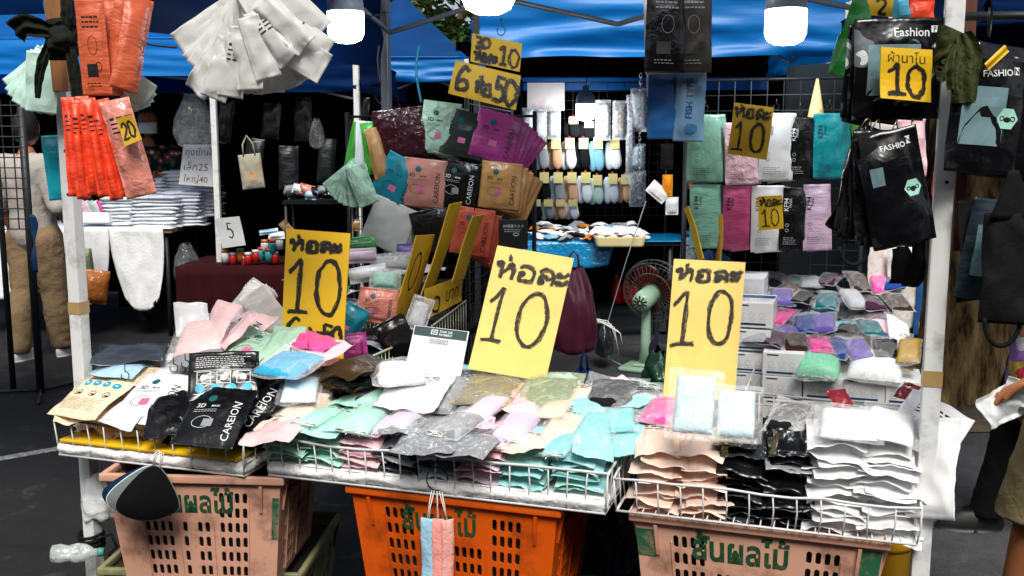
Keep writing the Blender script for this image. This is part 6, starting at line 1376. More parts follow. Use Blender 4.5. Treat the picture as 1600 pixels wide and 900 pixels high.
# table with folded socks
tb_ = root('sock_table', 'table with a bright blue plastic cover and heaps of socks', 'table', None, T(Vector((.66, 7.55, 0))))
link('table_top', MB().box((-.62, -.32, .76), (.66, .36, .79), ch=.005).mesh('table_top', DKT), tb_)
for (x, y) in ((-.58, -.28), (.50, -.28), (-.58, .3), (.6, .3)): link('leg', MB().tube([(x, y, 0), (x, y, .76)], .016, 8).mesh('leg', DARKM, True), tb_)
CV = foil('#0d7fb4', 'cover_blue')
b = MB(); b.grid(lambda u, v: Vector((-.63 + .72 * u - .05 * v * u, -.335 - .015 * math.sin(u * 9) * v - .02 * v, .795 - v * (.17 + .06 * u * (1 - u) * 2))), 30, 8); b.grid(lambda u, v: Vector((-.63 + 1.3 * u, -.335 + .68 * v, .7955 + .002 * nz(u * 6, v * 6))), 12, 8)
link('blue_cover', solid(b.mesh('blue_cover', CV, True), .002), tb_)
rng = random.Random(21)
SOCKHEAP = list(SOCKC.values())
for k in range(44):
    px = rng.uniform(832, 1003); py = 372 - rng.uniform(0, 1) * (22 if px < 990 else 10); Y = 7.25 + (372 - py) * .018 + rng.uniform(-.03, .05)
    w, l = rng.uniform(.07, .10), rng.uniform(.12, .18)
    p = at(px, py, Y); foilpack(T(p) @ Rz(R(rng.uniform(-60, 60))) @ Rx(R(rng.uniform(-12, 16))), w, l, .04, rng.choice([SOCKC['white'], SOCKC['white'], SOCKC['pale'], SOCKC['black'], SOCKC['grey'], SOCKC['blue'], cloth('#c8782a', 'sock_orange')]), 'small folded pair of socks in the jumble heaped on the blue covered table', 'folded socks on the blue covered table', k % 6, name='folded_socks', cat='socks', curl=.02, wr=.01, nx=8, ny=8)
bk = root('plastic_basket', 'cream plastic basket with a wavy rim on the sock table', 'basket', None, T(at(966, 383, 7.18)))
BKM = mat('cream_plastic', '#cdbf8e', rough=.5, var=.08)
b = MB(); hw, hd = m_(40, 7.18), .14
b.grid(lambda u, v: Vector(((hw * (.9 + .1 * v)) * math.copysign(min(1, abs(1.35 * math.cos(u * 2 * math.pi))), math.cos(u * 2 * math.pi)), hd * math.copysign(min(1, abs(1.35 * math.sin(u * 2 * math.pi))), math.sin(u * 2 * math.pi)), v * .075 + (.006 * math.sin(u * 90) if v > .9 else 0))), 96, 5); b.box((-hw * .9, -hd * .9, 0), (hw * .9, hd * .9, .004))
link('body', solid(b.mesh('body', BKM, True), .003), bk)
for k in range(12):
    foilpack(T(at(932 + 6 * k, 362 + rng.uniform(-4, 3), 7.2)) @ Rz(R(rng.uniform(-30, 30))) @ Rx(R(20)), .07, .13, .04, [SOCKC['white'], SOCKC['pale']][k % 2], 'pale folded pair of socks lying in the cream basket', 'socks in the cream basket', k % 5, name='folded_socks', cat='socks', curl=.02, nx=8, ny=8)
for k, (px, py, w, h, m, lab) in enumerate([(1043, 290, 16, 34, cloth('#d88a1c', 'amber'), 'amber socks pack hanging right of the display'), (1050, 322, 20, 28, SOCKC['pale'], 'striped pale socks hanging right of the display'), (1028, 300, 34, 22, SOCKC['white'], 'white tilted pack hanging right of the display'), (1075, 270, 14, 50, foil('#8a3a1c', 'rust'), 'rust coloured pack edge left of the sage packs'), (1042, 245, 20, 40, SOCKC['black'], 'dark pack high right of the display')]):
    hung(px, py, 6.2, w, h, m, lab, 'socks hung right of the display', -8 * (k == 2) * 5, 0, k, t=.03)
# stall with red bottles
for k, (px, py) in enumerate([(963, 452), (978, 450), (990, 456)]):
    o = root('red_bottle', f"{['leftmost', 'middle', 'rightmost'][k]} red plastic bottle in the dark under the sock table", 'bottle', 'red bottles under the sock table', T(at(px, py + 22, 7.6)))
    b = MB(); b.lathe([(0, 0), (.036, .002), (.038, .04), (.033, .05), (.038, .06), (.038, .1), (.03, .14), (.014, .17), (.013, .2)], 12); link('body', b.mesh('body', mat('red_translucent', '#d01414', rough=.15, trans=.5, var=.1), True), o)
    b = MB(); b.lathe([(.015, .195), (.016, .22), (0, .222)], 10); link('cap', b.mesh('cap', RED, True), o)
pb = root('low_shelf', 'low dark shelf carrying the red bottles', 'shelf', None, T(at(980, 476, 7.65)))
link('shelf_board', MB().box((-.25, -.12, -.02), (.25, .12, -.002)).mesh('shelf_board', DKT), pb)
for (x, y) in ((-.23, -.1), (.23, -.1), (-.23, .1), (.23, .1)): link('leg', MB().tube([(x, y, -.42), (x, y, -.02)], .01, 6).mesh('leg', DARKM), pb)
# ---------- fan on the ground of the aisle
FG = mat('pale_green_plastic', '#8fae98', rough=.35, var=.05); FGD = mat('fan_dark', '#1b1f1c', rough=.5)
fY = 6.5; fb = onz(1008, 566, .0); fb = Vector((fb.x * 6.5 / fb.y, 6.5, 0))
fo = root('electric_fan', 'pale green electric fan standing in the aisle, seen from behind', 'fan', None, T(fb) @ Rz(R(-28)))
b = MB(); b.box((-.15, -.12, 0), (.15, .12, .035), ch=.016); b.box((-.07, -.07, .035), (.07, .07, .055), ch=.01); link('base', b.mesh('base', FG, True), fo)
b = MB(); b.lathe([(.042, .05), (.034, .2), (.03, .40), (.028, .43)], 18); link('column', b.mesh('column', FG, True), fo)
b = MB(); b.lathe([(.0, -.12), (.045, -.118), (.062, -.10), (.068, -.05), (.066, .08), (.05, .10), (0, .102)], 24, T(Vector((.0, 0, .49))) @ Rx(R(-80))); link('motor', b.mesh('motor', FG, True), fo)
b = MB()
for k in range(10): a = 2 * math.pi * k / 10; b.box((-.004, -.02, -.001), (.004, .02, .002), T(Vector((0, -.118, .472))) @ Rx(R(100)) @ Rz(a) @ T(Vector((0, .03, 0))))
link('motor_vents', b.mesh('motor_vents', FGD), fo)
GM = T(Vector((0, .15, .52))) @ Rx(R(-80)); b = MB()
def circ3(r, z): return [GM @ Vector((r * math.cos(R(a)), r * math.sin(R(a)), z)) for a in range(0, 361, 12)]
for (r, z) in ((.215, 0), (.205, -.04), (.14, -.07), (.07, -.075), (.205, .04), (.14, .06)): b.tube(circ3(r, z), .0035, 5, cap=False)
for k in range(36):
    a = 2 * math.pi * k / 36; c, s = math.cos(a), math.sin(a); b.tube([GM @ Vector((r * c, r * s, z)) for (r, z) in ((.05, -.075), (.14, -.07), (.205, -.04), (.215, 0), (.205, .04), (.14, .06), (.04, .065))], .0014, 4)
link('guard', b.mesh('guard', mat('guard_wire', '#4c5450', rough=.4, metal=.3), True), fo)
b = MB()
for k in range(3):
    Mk = GM @ Rz(2 * math.pi * k / 3); b.grid(lambda u, v: Mk @ Vector((.03 + .16 * v, (u - .5) * (.06 + .13 * math.sin(math.pi * min(1, v * .85 + .1))), .03 * (u - .5))), 6, 8)
link('blades', solid(b.mesh('blades', mat('red_blade', '#4a0d0d', rough=.3, trans=.2), True), .002), fo)
b = MB(); b.tube([fb * 0 + Vector(q) for q in ((-.14, 0, .01), (-.3, .1, .03), (-.36, .2, .25), (-.28, .35, .7), (-.2, .5, 1.1))], .004, 5); link('cord', b.mesh('cord', GREYP, True), fo)
# ---------- bags in the aisle
def carrier(px, py, Y, w, h, m, label, seed, th=.12, hand=True):
    o = root('plastic_bag', label, 'bag', 'plastic bags in the aisle', T(at(px, py, Y))); link('body', bagmesh(m_(w, Y), m_(h, Y), seed, m, th), o)
    if hand:
        s = m_(w, Y) * .16; b = MB(); b.tube([(-s, 0, -.02), (-s * .8, 0, .05), (-s * .2, .0, .085), (s * .4, 0, .06), (s * .6, 0, -.02)], [.008, .006, .005, .006, .008], 6); link('handle', b.mesh('handle', m, True), o)
    return o
carrier(898, 418, 5.0, 74, 140, foil('#96405a', 'wine'), 'wine red plastic bag hanging beside the tilted yellow sign', 3)
carrier(914, 576, 4.6, 46, 56, foil('#0a5590', 'bagblue'), 'blue plastic bag tied shut behind the middle tray', 6)
carrier(944, 498, 6.6, 30, 60, foil('#20242a', 'bagblack'), 'black bag with white handles in the dark aisle', 8, hand=False)
b = MB()
for k in range(5): b.tube([Vector((-.14 + .02 * k, 0, -.02 + .012 * k)), Vector((-.06 + .02 * k, -.02, .05 - .01 * k)), Vector((.04 + .02 * k, -.02, .03 - .02 * k)), Vector((.09 + .012 * k, -.01, -.06 - .07 * (k % 3)))], .0032, 5)
link('plastic_strings', b.mesh('plastic_strings', LOOP, True), M=T(at(940, 508, 6.4)), label='white plastic strings hanging from the black bag in the aisle', cat='string')
carrier(1036, 520, 4.4, 50, 90, foil('#4a4a50', 'bagslate'), 'slate grey bag leaning left of the right yellow sign', 2, hand=False)
carrier(1030, 548, 3.4, 46, 60, foil('#1c4a34', 'baggreen'), 'dark green film bag at the foot of the right yellow sign', 4, hand=False)
o = root('water_bottle', 'clear water bottle with a blue cap behind the right yellow sign', 'bottle', None, T(at(1074, 430, 4.0)))
b = MB(); b.lathe([(0, 0), (.03, .002), (.032, .05), (.03, .06), (.032, .07), (.03, .12), (.012, .15), (.011, .16)], 14); link('body', b.mesh('body', film('#dfeef2', .3, 'bottle'), True), o)
b = MB(); b.lathe([(.013, .158), (.0135, .178), (0, .18)], 12); link('cap', b.mesh('cap', mat('blue_cap', '#1c6fb0', rough=.4), True), o)
carrier(1108, 392, 4.6, 90, 60, foil('#0b3a66', 'coolblue'), 'dark blue bag behind the mint tall packs', 5, hand=False)

# ---------- left stall: white cloth table, laundry bags, red table
LT = root('cloth_table', 'table under a white cloth that hangs in two rounded lobes', 'table', None, T(Vector((-3.35, 8.0, 0))))
z = .845; link('table_top', MB().box((-1.0, -.33, z - .03), (.72, .5, z), ch=.005).mesh('table_top', mat('ply', '#7a6a50', rough=.7)), LT)
for (x, y) in ((-.93, -.28), (.66, -.28), (-.93, .44), (.66, .44)): link('leg', MB().tube([(x, y, 0), (x, y, z - .03)], .018, 8).mesh('leg', DARKM, True), LT)
WC = cloth('#e6e8e8', 'white_sheet', .25)
def lobe(x0, x1, drop, seed):
    def fn(u, v):
        w = (1 - .42 * v ** 2.2) if v < .999 else .5; cx = (x0 + x1) / 2 + .03 * v; x = cx + (u - .5) * (x1 - x0) * w
        d = drop * v - .10 * drop * v * abs(2 * u - 1) ** 2.4
        return Vector((x, -.345 - .02 * v + .015 * nz(u * 3, v * 2, seed) + .006 * nz(u * 9, v * 7, seed), z + .006 - d))
    return solid(MB().grid(fn, 22, 22).mesh('cloth_lobe', WC, True), .004)
link('cloth_lobe', lobe(-.28, .24, .60, 1), LT); link('cloth_lobe', lobe(.245, .66, .64, 2), LT); link('cloth_lobe', lobe(-.99, -.29, .55, 3), LT)
b = MB(); b.grid(lambda u, v: Vector((-1.0 + 1.72 * u, -.345 + .85 * v, z + .007 + .003 * nz(u * 8, v * 4))), 20, 10); link('cloth_top', solid(b.mesh('cloth_top', WC, True), .003), LT)
WB = [cloth('#e8ecf2', 'laundry_a'), cloth('#eef1f4', 'laundry_b'), cloth('#dde4ee', 'laundry_c')]
piles = [(203, 348, 8.0, 8, 62, 'front left laundry bag pile'), (250, 352, 7.95, 9, 74, 'front middle laundry bag pile'), (232, 322, 8.25, 9, 80, 'rear left laundry bag pile'), (290, 350, 8.05, 10, 66, 'front right laundry bag pile'), (300, 312, 8.3, 9, 76, 'rear right laundry bag pile'), (326, 335, 8.2, 9, 40, 'laundry bag pile at the white pole')]
for (px, py, Y, n, w, dsc) in piles:
    base = at(px, py, Y); 
    for k in range(n):
        foilpack(T(base + Vector((rng.uniform(-.02, .02), rng.uniform(-.01, .01), .028 * k))) @ Rz(R(rng.uniform(-6, 6))), m_(w, Y), .3, .038, WB[k % 3], f"{ORD[k]} folded cloth up in the {dsc}", 'folded white laundry bags on the white cloth table', k % 5, name='folded_cloth', cat='folded cloth', p=6, crimp=.004, curl=.008, nx=8, ny=8)
bx = root('tray_box', 'white cardboard tray of pastel packets behind the left post', 'tray', None, T(at(152, 346, 7.9)))
w2 = m_(26, 7.9); b = MB(); b.box((-w2, -.1, 0), (w2, .1, .006)); b.box((-w2, -.106, 0), (w2, -.1, .08)); b.box((-w2, .1, 0), (w2, .106, .08)); b.box((-w2 - .006, -.106, 0), (-w2, .106, .08)); b.box((w2, -.106, 0), (w2 + .006, .106, .08)); link('tray', b.mesh('tray', BOXW), bx)
for k in range(7):
    hung(131 + 7 * k, 325, 7.9, 9, 24, [PINK, LILAC, PALEG, foil('#dfe0e8', 'pearl'), HOT, MINT, LILAC][k], f"{ORD[k]} pastel packet from the left in the white tray", 'pastel packets in the white tray', 18, 10, k, t=.03)
pboard([(287, 226), (342, 226), (336, 292), (279, 288)], [7.9, 7.9, 7.85, 7.85], .006, mat('card_white', '#ecebe4', rough=.7, var=.06), 'white handwritten card standing among the laundry bags', [], name='price_card', cat='price card', group='white price cards', font=[('ถุงซักผ้า', .5, .80, .84, .0), ('เล็ก25', .42, .47, .66, .0), ('ใหญ่40', .45, .15, .66, .0)])
pboard([(335, 342), (374, 338), (384, 383), (348, 388)], [7.0, 7.0, 6.95, 6.95], .006, mat('card_grey', '#a9adac', rough=.7, var=.06), 'pale price card numbered five on the red cloth table', [('5', .38, .3, .3, .5)], wd=.012, name='price_card', cat='price card', group='white price cards')
RT = root('cloth_table', 'table under a dark red cloth behind the left yellow sign', 'table', None, T(Vector((-2.0, 7.2, 0)))); RC = cloth('#300a0e', 'dark_red', .2)
link('table_top', MB().box((-.34, -.3, .61), (.42, .4, .64), ch=.005).mesh('table_top', MATS['ply']), RT)
b = MB(); b.grid(lambda u, v: Vector((-.35 + .78 * u, -.31 - .02 * math.sin(u * 40) * v, .648 - .5 * v)), 60, 8); b.grid(lambda u, v: Vector((-.35 + .78 * u, -.31 + .72 * v, .6485)), 6, 6); link('red_cloth', solid(b.mesh('red_cloth', RC, True), .003), RT)
for (x, y) in ((-.3, -.26), (.38, -.26), (-.3, .36), (.38, .36)): link('leg', MB().tube([(x, y, 0), (x, y, .61)], .014, 6).mesh('leg', DARKM, True), RT)
SMB = [mat('red_pot', '#a81c1c', rough=.35), mat('teal_pot', '#2c8c8c', rough=.35), mat('amber_pot', '#c46a20', rough=.35), mat('white_pot', '#c9ccd0', rough=.35)]
pots = [(352, 400, 3), (364, 404, 0), (376, 398, 2), (388, 404, 0), (400, 400, 0), (408, 396, 1), (420, 398, 1), (430, 402, 0), (414, 384, 3), (426, 384, 1), (437, 380, 3), (384, 410, 0)]
for k, (px, py, c) in enumerate(pots):
    o = root('small_jar', f"{['red', 'teal', 'amber', 'white'][c]} lidded jar, {ORD[k]} of the jars along the red cloth table", 'jar', 'small jars on the red cloth table', T(at(px, py + 10, 7.0 + .02 * (k % 3))))
    r_ = m_(6.2, 7); b = MB(); b.lathe([(0, 0), (r_, .002), (r_, .06), (r_ * .8, .07)], 12); link('body', b.mesh('body', SMB[c], True), o); b = MB(); b.lathe([(r_ * .9, .07), (r_ * .9, .09), (0, .092)], 12); link('lid', b.mesh('lid', SMB[(c + 3) % 4], True), o)
for k, (px, py, w, h, m, ro) in enumerate([(432, 368, 26, 12, WHITEF, 4), (420, 362, 30, 8, LBLUE, 8), (450, 358, 14, 30, foil('#8a6a40', 'kraft'), 40), (553, 352, 20, 18, MATS['foil_kraft'], 0)]):
    hung(px, py, 6.9, w, h, m, ['white packet stacked behind the red jars', 'pale blue packet on the white packet', 'kraft card strip leaning behind the jars', 'small kraft card beside the grey white packs'][k], 'packets behind the red jars', ro, 0, k, t=.02)
# tote bag and clear bag hung at the back, orange bag on the floor side
tg = root('tote_bag', 'cream tote bag with a printed motif hanging in the dark', 'bag', None, hangM(at(393, 268, 7.1), 6, 14)); me, top = pouch(m_(34, 7.1), m_(54, 7.1), .04, 71, cloth('#a39d8c', 'tote'), p=3, crimp=.004, wr=.008, curl=.01); link('body', me, tg)
b = MB(); disc(b, lambda x, y: top(x, y, .001), .01, -.03, .035, 12); link('motif', b.mesh('motif', TAN), tg); b = MB(); h_ = m_(27, 7.1); b.tube([(-.04, h_ - .01, .01), (-.035, h_ + .07, .008), (0, h_ + .13, 0), (.035, h_ + .07, .008), (.04, h_ - .01, .01)], .006, 6); link('handle', b.mesh('handle', MATS['cloth_tote'], True), tg)
for k, (px, py, Y, w, h, lab) in enumerate([(300, 146, 7.4, 62, 84, 'clear glossy bag hanging in the dark above the handwritten card'), (290, 380, 7.3, 40, 60, 'clear bag hanging in the dark right of the white cloth'), (494, 186, 6.9, 22, 44, 'faint clear bag hanging in the dark left of the green bags')]):
    o = root('plastic_bag', lab, 'bag', 'clear bags hung in the dark', T(at(px, py, Y))); link('body', bagmesh(m_(w, Y), m_(h, Y), 3 + k, film('#cfd8dc', .07, 'darkfilm', .08), .1), o)
hung(148, 448, 6.7, 40, 54, foil('#a8642e', 'caramel'), 'caramel coloured bag hanging behind the left white post', 'bags behind the left post', -10, 20, 4, t=.12, curl=.02)
hung(137, 425, 6.75, 20, 74, foil('#5f6a4a', 'mossy'), 'moss green bag strap behind the left white post', 'bags behind the left post', 4, 20, 2, t=.06)
# dark rack at the left picture edge
rk = root('wire_rack', 'black wire rack standing at the left picture edge', 'rack', None, T(at(34, 300, 5.9).to_2d().to_3d()))
b = MB(); b.tube([(.03, 0, 0), (.03, 0, 1.8)], .024, 8); b.tube([(-.16, .05, 0), (-.16, .05, 1.8)], .018, 8); link('upright', b.mesh('upright', DARKM, True), rk)
b = MB()
for k in range(9): b.tube([(-.5 + .06 * k, -.02, 1.0), (-.5 + .06 * k, -.02, 1.75)], .004, 5)
for k in range(13): b.tube([(-.52, -.02, 1.0 + .06 * k), (.04, -.02, 1.0 + .06 * k)], .004, 5)
link('grid', b.mesh('grid', DARKM), rk)
b = MB(); b.tube([(.03, 0, .02), (.16, -.3, .015)], .012, 6); b.tube([(.03, 0, .02), (.2, .3, .015)], .012, 6); b.tube([(.03, 0, .02), (-.3, -.05, .015)], .012, 6); link('foot', b.mesh('foot', DARKM, True), rk)
b = MB(); b.grid(lambda u, v: Vector(((u - .5) * .03 + .02 * nz(v * 3, u, 4), .01 * math.sin(v * 6), -.34 * v)), 3, 16); link('blue_ribbon', solid(b.mesh('blue_ribbon', BLUEF, True), .002), M=T(at(50, 335, 5.8)), label='blue ribbon dangling from the black wire rack', cat='ribbon')
# dim goods at the left centre; grid and hung packets carry shade in their colour
gridwall('wire gridwall toned near black as shade behind the tote bag', at(345, 300, 8.2), at(600, 300, 7.9), .8, 1.95, .08, SHADE_BLACK)
rng = random.Random(9)
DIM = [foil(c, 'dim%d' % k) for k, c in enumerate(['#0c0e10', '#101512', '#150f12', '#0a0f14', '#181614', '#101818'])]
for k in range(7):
    px = 352 + 33 * k + rng.uniform(-14, 14); py = 190 + 66 * (k % 2) + rng.uniform(-8, 8); hung(px, py, 7.75, rng.uniform(24, 34), rng.uniform(52, 74), DIM[k % 6], 'shade-dark packet hanging on the rear gridwall', 'dark packets on the rear gridwall', rng.uniform(-8, 8), rng.uniform(-20, 20), k % 6, t=.04, curl=.03)
for k in range(12):
    px = 452 + 9 * k + rng.uniform(-3, 3); hung(px, 300 + rng.uniform(-4, 5), 7.0 - .02 * k, 22, 16, [GREY, DGREY, WHITEF, SALM, LBLUE, BLACK][k % 6], 'small glossy packet in the row on the dark shelf left of the rack', 'glossy packets on the dark shelf', rng.uniform(-20, 20), 0, k % 6, t=.05, curl=.03)
sh = root('dark_shelf', 'dark shelf carrying a row of glossy packets left of the rack', 'shelf', None, T(at(500, 312, 7.0)))
link('shelf_board', MB().box((-.24, -.12, -.025), (.26, .16, -.002)).mesh('shelf_board', DKT), sh)
zz = at(500, 312, 7.0).z
for (x, y) in ((-.22, -.1), (.24, -.1), (-.22, .14), (.24, .14)): link('leg', MB().tube([(x, y, -zz), (x, y, -.02)], .012, 6).mesh('leg', DARKM, True), sh)
# overhead cables
for k, (pts, lab) in enumerate([([(214, 62, 5), (240, 70, 5), (276, 74, 5)], 'thin black cable under the blue valance at the left'), ([(500, 35, 4.4), (560, 28, 4.4), (606, 20, 4.6)], 'thin cable running to the grey pole'), ([(655, 70, 4.6), (650, 110, 4.6), (658, 160, 4.6)], 'teal cord hanging beside the grey pole'), ([(592, 70, 4.5), (590, 95, 4.5), (594, 130, 4.5)], 'dark cord hanging left of the grey pole')]):
    b = MB(); p = [at(*q) for q in pts]; b.tube([tuple(v) for v in smooth(p, 6)], .006, 5); link('cable', b.mesh('cable', DARKM if k != 2 else TEALP, True), label=lab, cat='cable', group='cables and cords')

# ================================================================ PEOPLE
SKIN = mat('skin', '#a4663f', rough=.55, var=.08, vs=20, bump=.05, bs=60); HAIR = mat('hair', '#0d0b0a', rough=.5, var=.3, stretch=(8, 8, 1))
def skinmesh(name, J, E, m, root_i=0, lv=2):
    keys = list(J); me = bpy.data.meshes.new(name); me.from_pydata([J[k][0] for k in keys], [(keys.index(a), keys.index(b)) for a, b in E], [])
    o = bpy.data.objects.new('tmp', me); sc.collection.objects.link(o); md = o.modifiers.new('k', 'SKIN'); md.use_smooth_shade = True
    for i, k in enumerate(keys):
        d = me.skin_vertices[0].data[i]; r = J[k][1]; d.radius = (r, r) if not isinstance(r, tuple) else r; d.use_root = i == root_i
    sub(o, lv); dg = bpy.context.evaluated_depsgraph_get(); out = bpy.data.meshes.new_from_object(o.evaluated_get(dg)); bpy.data.objects.remove(o); out.name = name
    out.materials.clear(); out.materials.append(m)
    for p in out.polygons: p.use_smooth = True
    return out
def skin_garment(name, J, E, m, vox=.013, it=4, cut=None):
    mb = MB()
    def ell(c, r, n=14):
        rx, ry = r if isinstance(r, tuple) else (r, r); mb.lathe([(math.sin(math.pi * k / 9), -math.cos(math.pi * k / 9)) for k in range(10)], n, T(c) @ Matrix.Diagonal((rx, ry, (rx + ry) / 2, 1)))
    for a, b in E:
        (pa, ra), (pb, rb) = J[a], J[b]; n = max(2, int((pb - pa).length / .03))
        ta = ra if isinstance(ra, tuple) else (ra, ra); tb = rb if isinstance(rb, tuple) else (rb, rb)
        for k in range(n + 1):
            f = k / n; ell(pa.lerp(pb, f), (ta[0] + (tb[0] - ta[0]) * f, ta[1] + (tb[1] - ta[1]) * f))
    me = mb.mesh(name); o = bpy.data.objects.new('tmp', me); sc.collection.objects.link(o)
    md = o.modifiers.new('r', 'REMESH'); md.mode = 'VOXEL'; md.voxel_size = vox; md.use_smooth_shade = True
    sm = o.modifiers.new('s', 'SMOOTH'); sm.iterations = it; sm.factor = .5
    dg = bpy.context.evaluated_depsgraph_get(); out = bpy.data.meshes.new_from_object(o.evaluated_get(dg)); bpy.data.objects.remove(o); out.name = name
    for v in out.vertices:
        q = v.co; v.co = q + v.normal * (.006 * nz(q.x * 9, q.y * 9, q.z * 4) + .0045 * (1 - 2.2 * abs(nz(q.x * 11 + q.z * 7, q.y * 11, q.z * 13))) + .003 * nz(q.x * 30, q.y * 30, q.z * 12))
    if cut:
        b = bmesh.new(); b.from_mesh(out); co, no = cut
        bmesh.ops.bisect_plane(b, geom=list(b.verts) + list(b.edges) + list(b.faces), plane_co=co, plane_no=no, clear_outer=True); bmesh.ops.solidify(b, geom=list(b.faces), thickness=.004); b.to_mesh(out); b.free()
    out.materials.clear(); out.materials.append(m)
    for p in out.polygons: p.use_smooth = True
    return out
def head(par, p, yaw, mask=False, hair=True, back=False, s=1.0, longhair=False):
    M = T(Vector(p)) @ Rz(R(yaw))
    b = bmesh.new(); bmesh.ops.create_icosphere(b, subdivisions=4, radius=1)
    for v in b.verts:
        x, y, z = v.co; w = .073 * (1 - .18 * max(0, -z)); d = .092; hgt = .115
        q = Vector((x * w, y * d, z * hgt))
        if y < -.3:   # the face looks along -y
            nose = math.exp(-((x / .16) ** 2 + ((z + .12) / .26) ** 2)); q.y -= .022 * nose
            for sx in (-1, 1): q.y += .008 * math.exp(-(((x - sx * .38) / .18) ** 2 + ((z - .08) / .13) ** 2))
            q.y -= .006 * math.exp(-((x / .3) ** 2 + ((z + .52) / .09) ** 2)); q.y -= .012 * math.exp(-((x / .35) ** 2 + ((z + .85) / .2) ** 2))
        v.co = q * s
    for f in b.faces: f.smooth = True
    me = bpy.data.meshes.new('face'); b.to_mesh(me); b.free(); me.materials.append(SKIN); hd = link('face', me, par, M)
    for sx in (-1, 1):
        e = MB(); e.lathe([(0, -.006), (.009, 0), (.0, .006)], 10); link('eye', e.mesh('eye', mat('eye_dark', '#14100e', rough=.2, var=0), True), hd, T(Vector((sx * .029, -.083, .01)) * s))
        e = MB(); e.lathe([(0, -.006), (.02, -.003), (.026, .003), (.014, .006)], 12); link('ear', e.mesh('ear', SKIN, True), hd, T(Vector((sx * .073, .005, -.005)) * s) @ Ry(R(90 * sx)))
    e = MB(); e.tube([(-.02, -.093, -.06), (0, -.098, -.059), (.02, -.093, -.06)], [.003, .005, .003], 6); link('mouth', e.mesh('mouth', mat('lips', '#7a3a30', rough=.5), True), hd)
    b = bmesh.new(); bmesh.ops.create_icosphere(b, subdivisions=4, radius=1)
    dl = [v for v in b.verts if (v.co.y < -.35 and v.co.z < .52) or v.co.z < (-.75 if not longhair else -1.1)]; bmesh.ops.delete(b, geom=dl, context='VERTS')
    for v in b.verts:
        k = 1 + .05 * nz(v.co.x * 3, v.co.y * 3, v.co.z, 2); v.co = Vector((v.co.x * .083, v.co.y * .103 + .008, v.co.z * .126 + .006)) * k * s
    for f in b.faces: f.smooth = True
    me = bpy.data.meshes.new('hair'); b.to_mesh(me); b.free(); me.materials.append(HAIR); link('hair', solid(me, .008), hd)
    if mask:
        e = MB(); e.grid(lambda u, v: Vector((.074 * math.sin((u - .5) * 2.2), -.004 - .108 * math.cos((u - .5) * 2.0) + .012 * abs(v - .5), .0 - .085 * v)) * s, 14, 8); mk = link('face_mask', solid(e.mesh('face_mask', cWHITE, True), .002), hd)
        e = MB()
        for sx in (-1, 1): e.tube([Vector((sx * .066, -.05, -.012)) * s, Vector((sx * .080, -.01, .0)) * s, Vector((sx * .078, .012, -.01)) * s, Vector((sx * .066, -.045, -.07)) * s], .0015, 4)
        link('mask_loops', e.mesh('mask_loops', LOOP, True), hd)
    return hd
V = lambda *a: Vector(a)
def fingers(J, E, wrist, palm, dirn, side, curl, pre, spread=.9, sz=1.0):
    """five fingers on a palm: dirn = along the hand, side = across it, curl = the way they close"""
    d, s, c = Vector(dirn).normalized(), Vector(side).normalized(), Vector(curl).normalized()
    for i, ln in enumerate((.072, .080, .075, .058)):
        b0 = Vector(palm) + (s * (i - 1.5) * .020 + d * .038) * sz; k = ln * sz
        J[f'{pre}{i}a'] = (b0, .0092 * sz); J[f'{pre}{i}b'] = (b0 + d * k * .42 + c * k * .12 + s * (i - 1.5) * .003, .0085 * sz); J[f'{pre}{i}c'] = (b0 + d * k * .68 + c * k * .40, .0078 * sz); J[f'{pre}{i}d'] = (b0 + d * k * .76 + c * k * .66, .0066 * sz)
        E += [(palm_key[pre], f'{pre}{i}a'), (f'{pre}{i}a', f'{pre}{i}b'), (f'{pre}{i}b', f'{pre}{i}c'), (f'{pre}{i}c', f'{pre}{i}d')]
    t0 = Vector(palm) - (d * .03 + s * .030) * sz; J[f'{pre}ta'] = (t0, .013 * sz); J[f'{pre}tb'] = (t0 + (d * .028 - s * .020 + c * .012) * sz, .011 * sz); J[f'{pre}tc'] = (t0 + (d * .055 - s * .022 + c * .030) * sz, .009 * sz)
    E += [(palm_key[pre], f'{pre}ta'), (f'{pre}ta', f'{pre}tb'), (f'{pre}tb', f'{pre}tc')]
palm_key = {}
def body(par, J, E, m=SKIN, name='body'): return link(name, skinmesh(name, J, E, m), par)
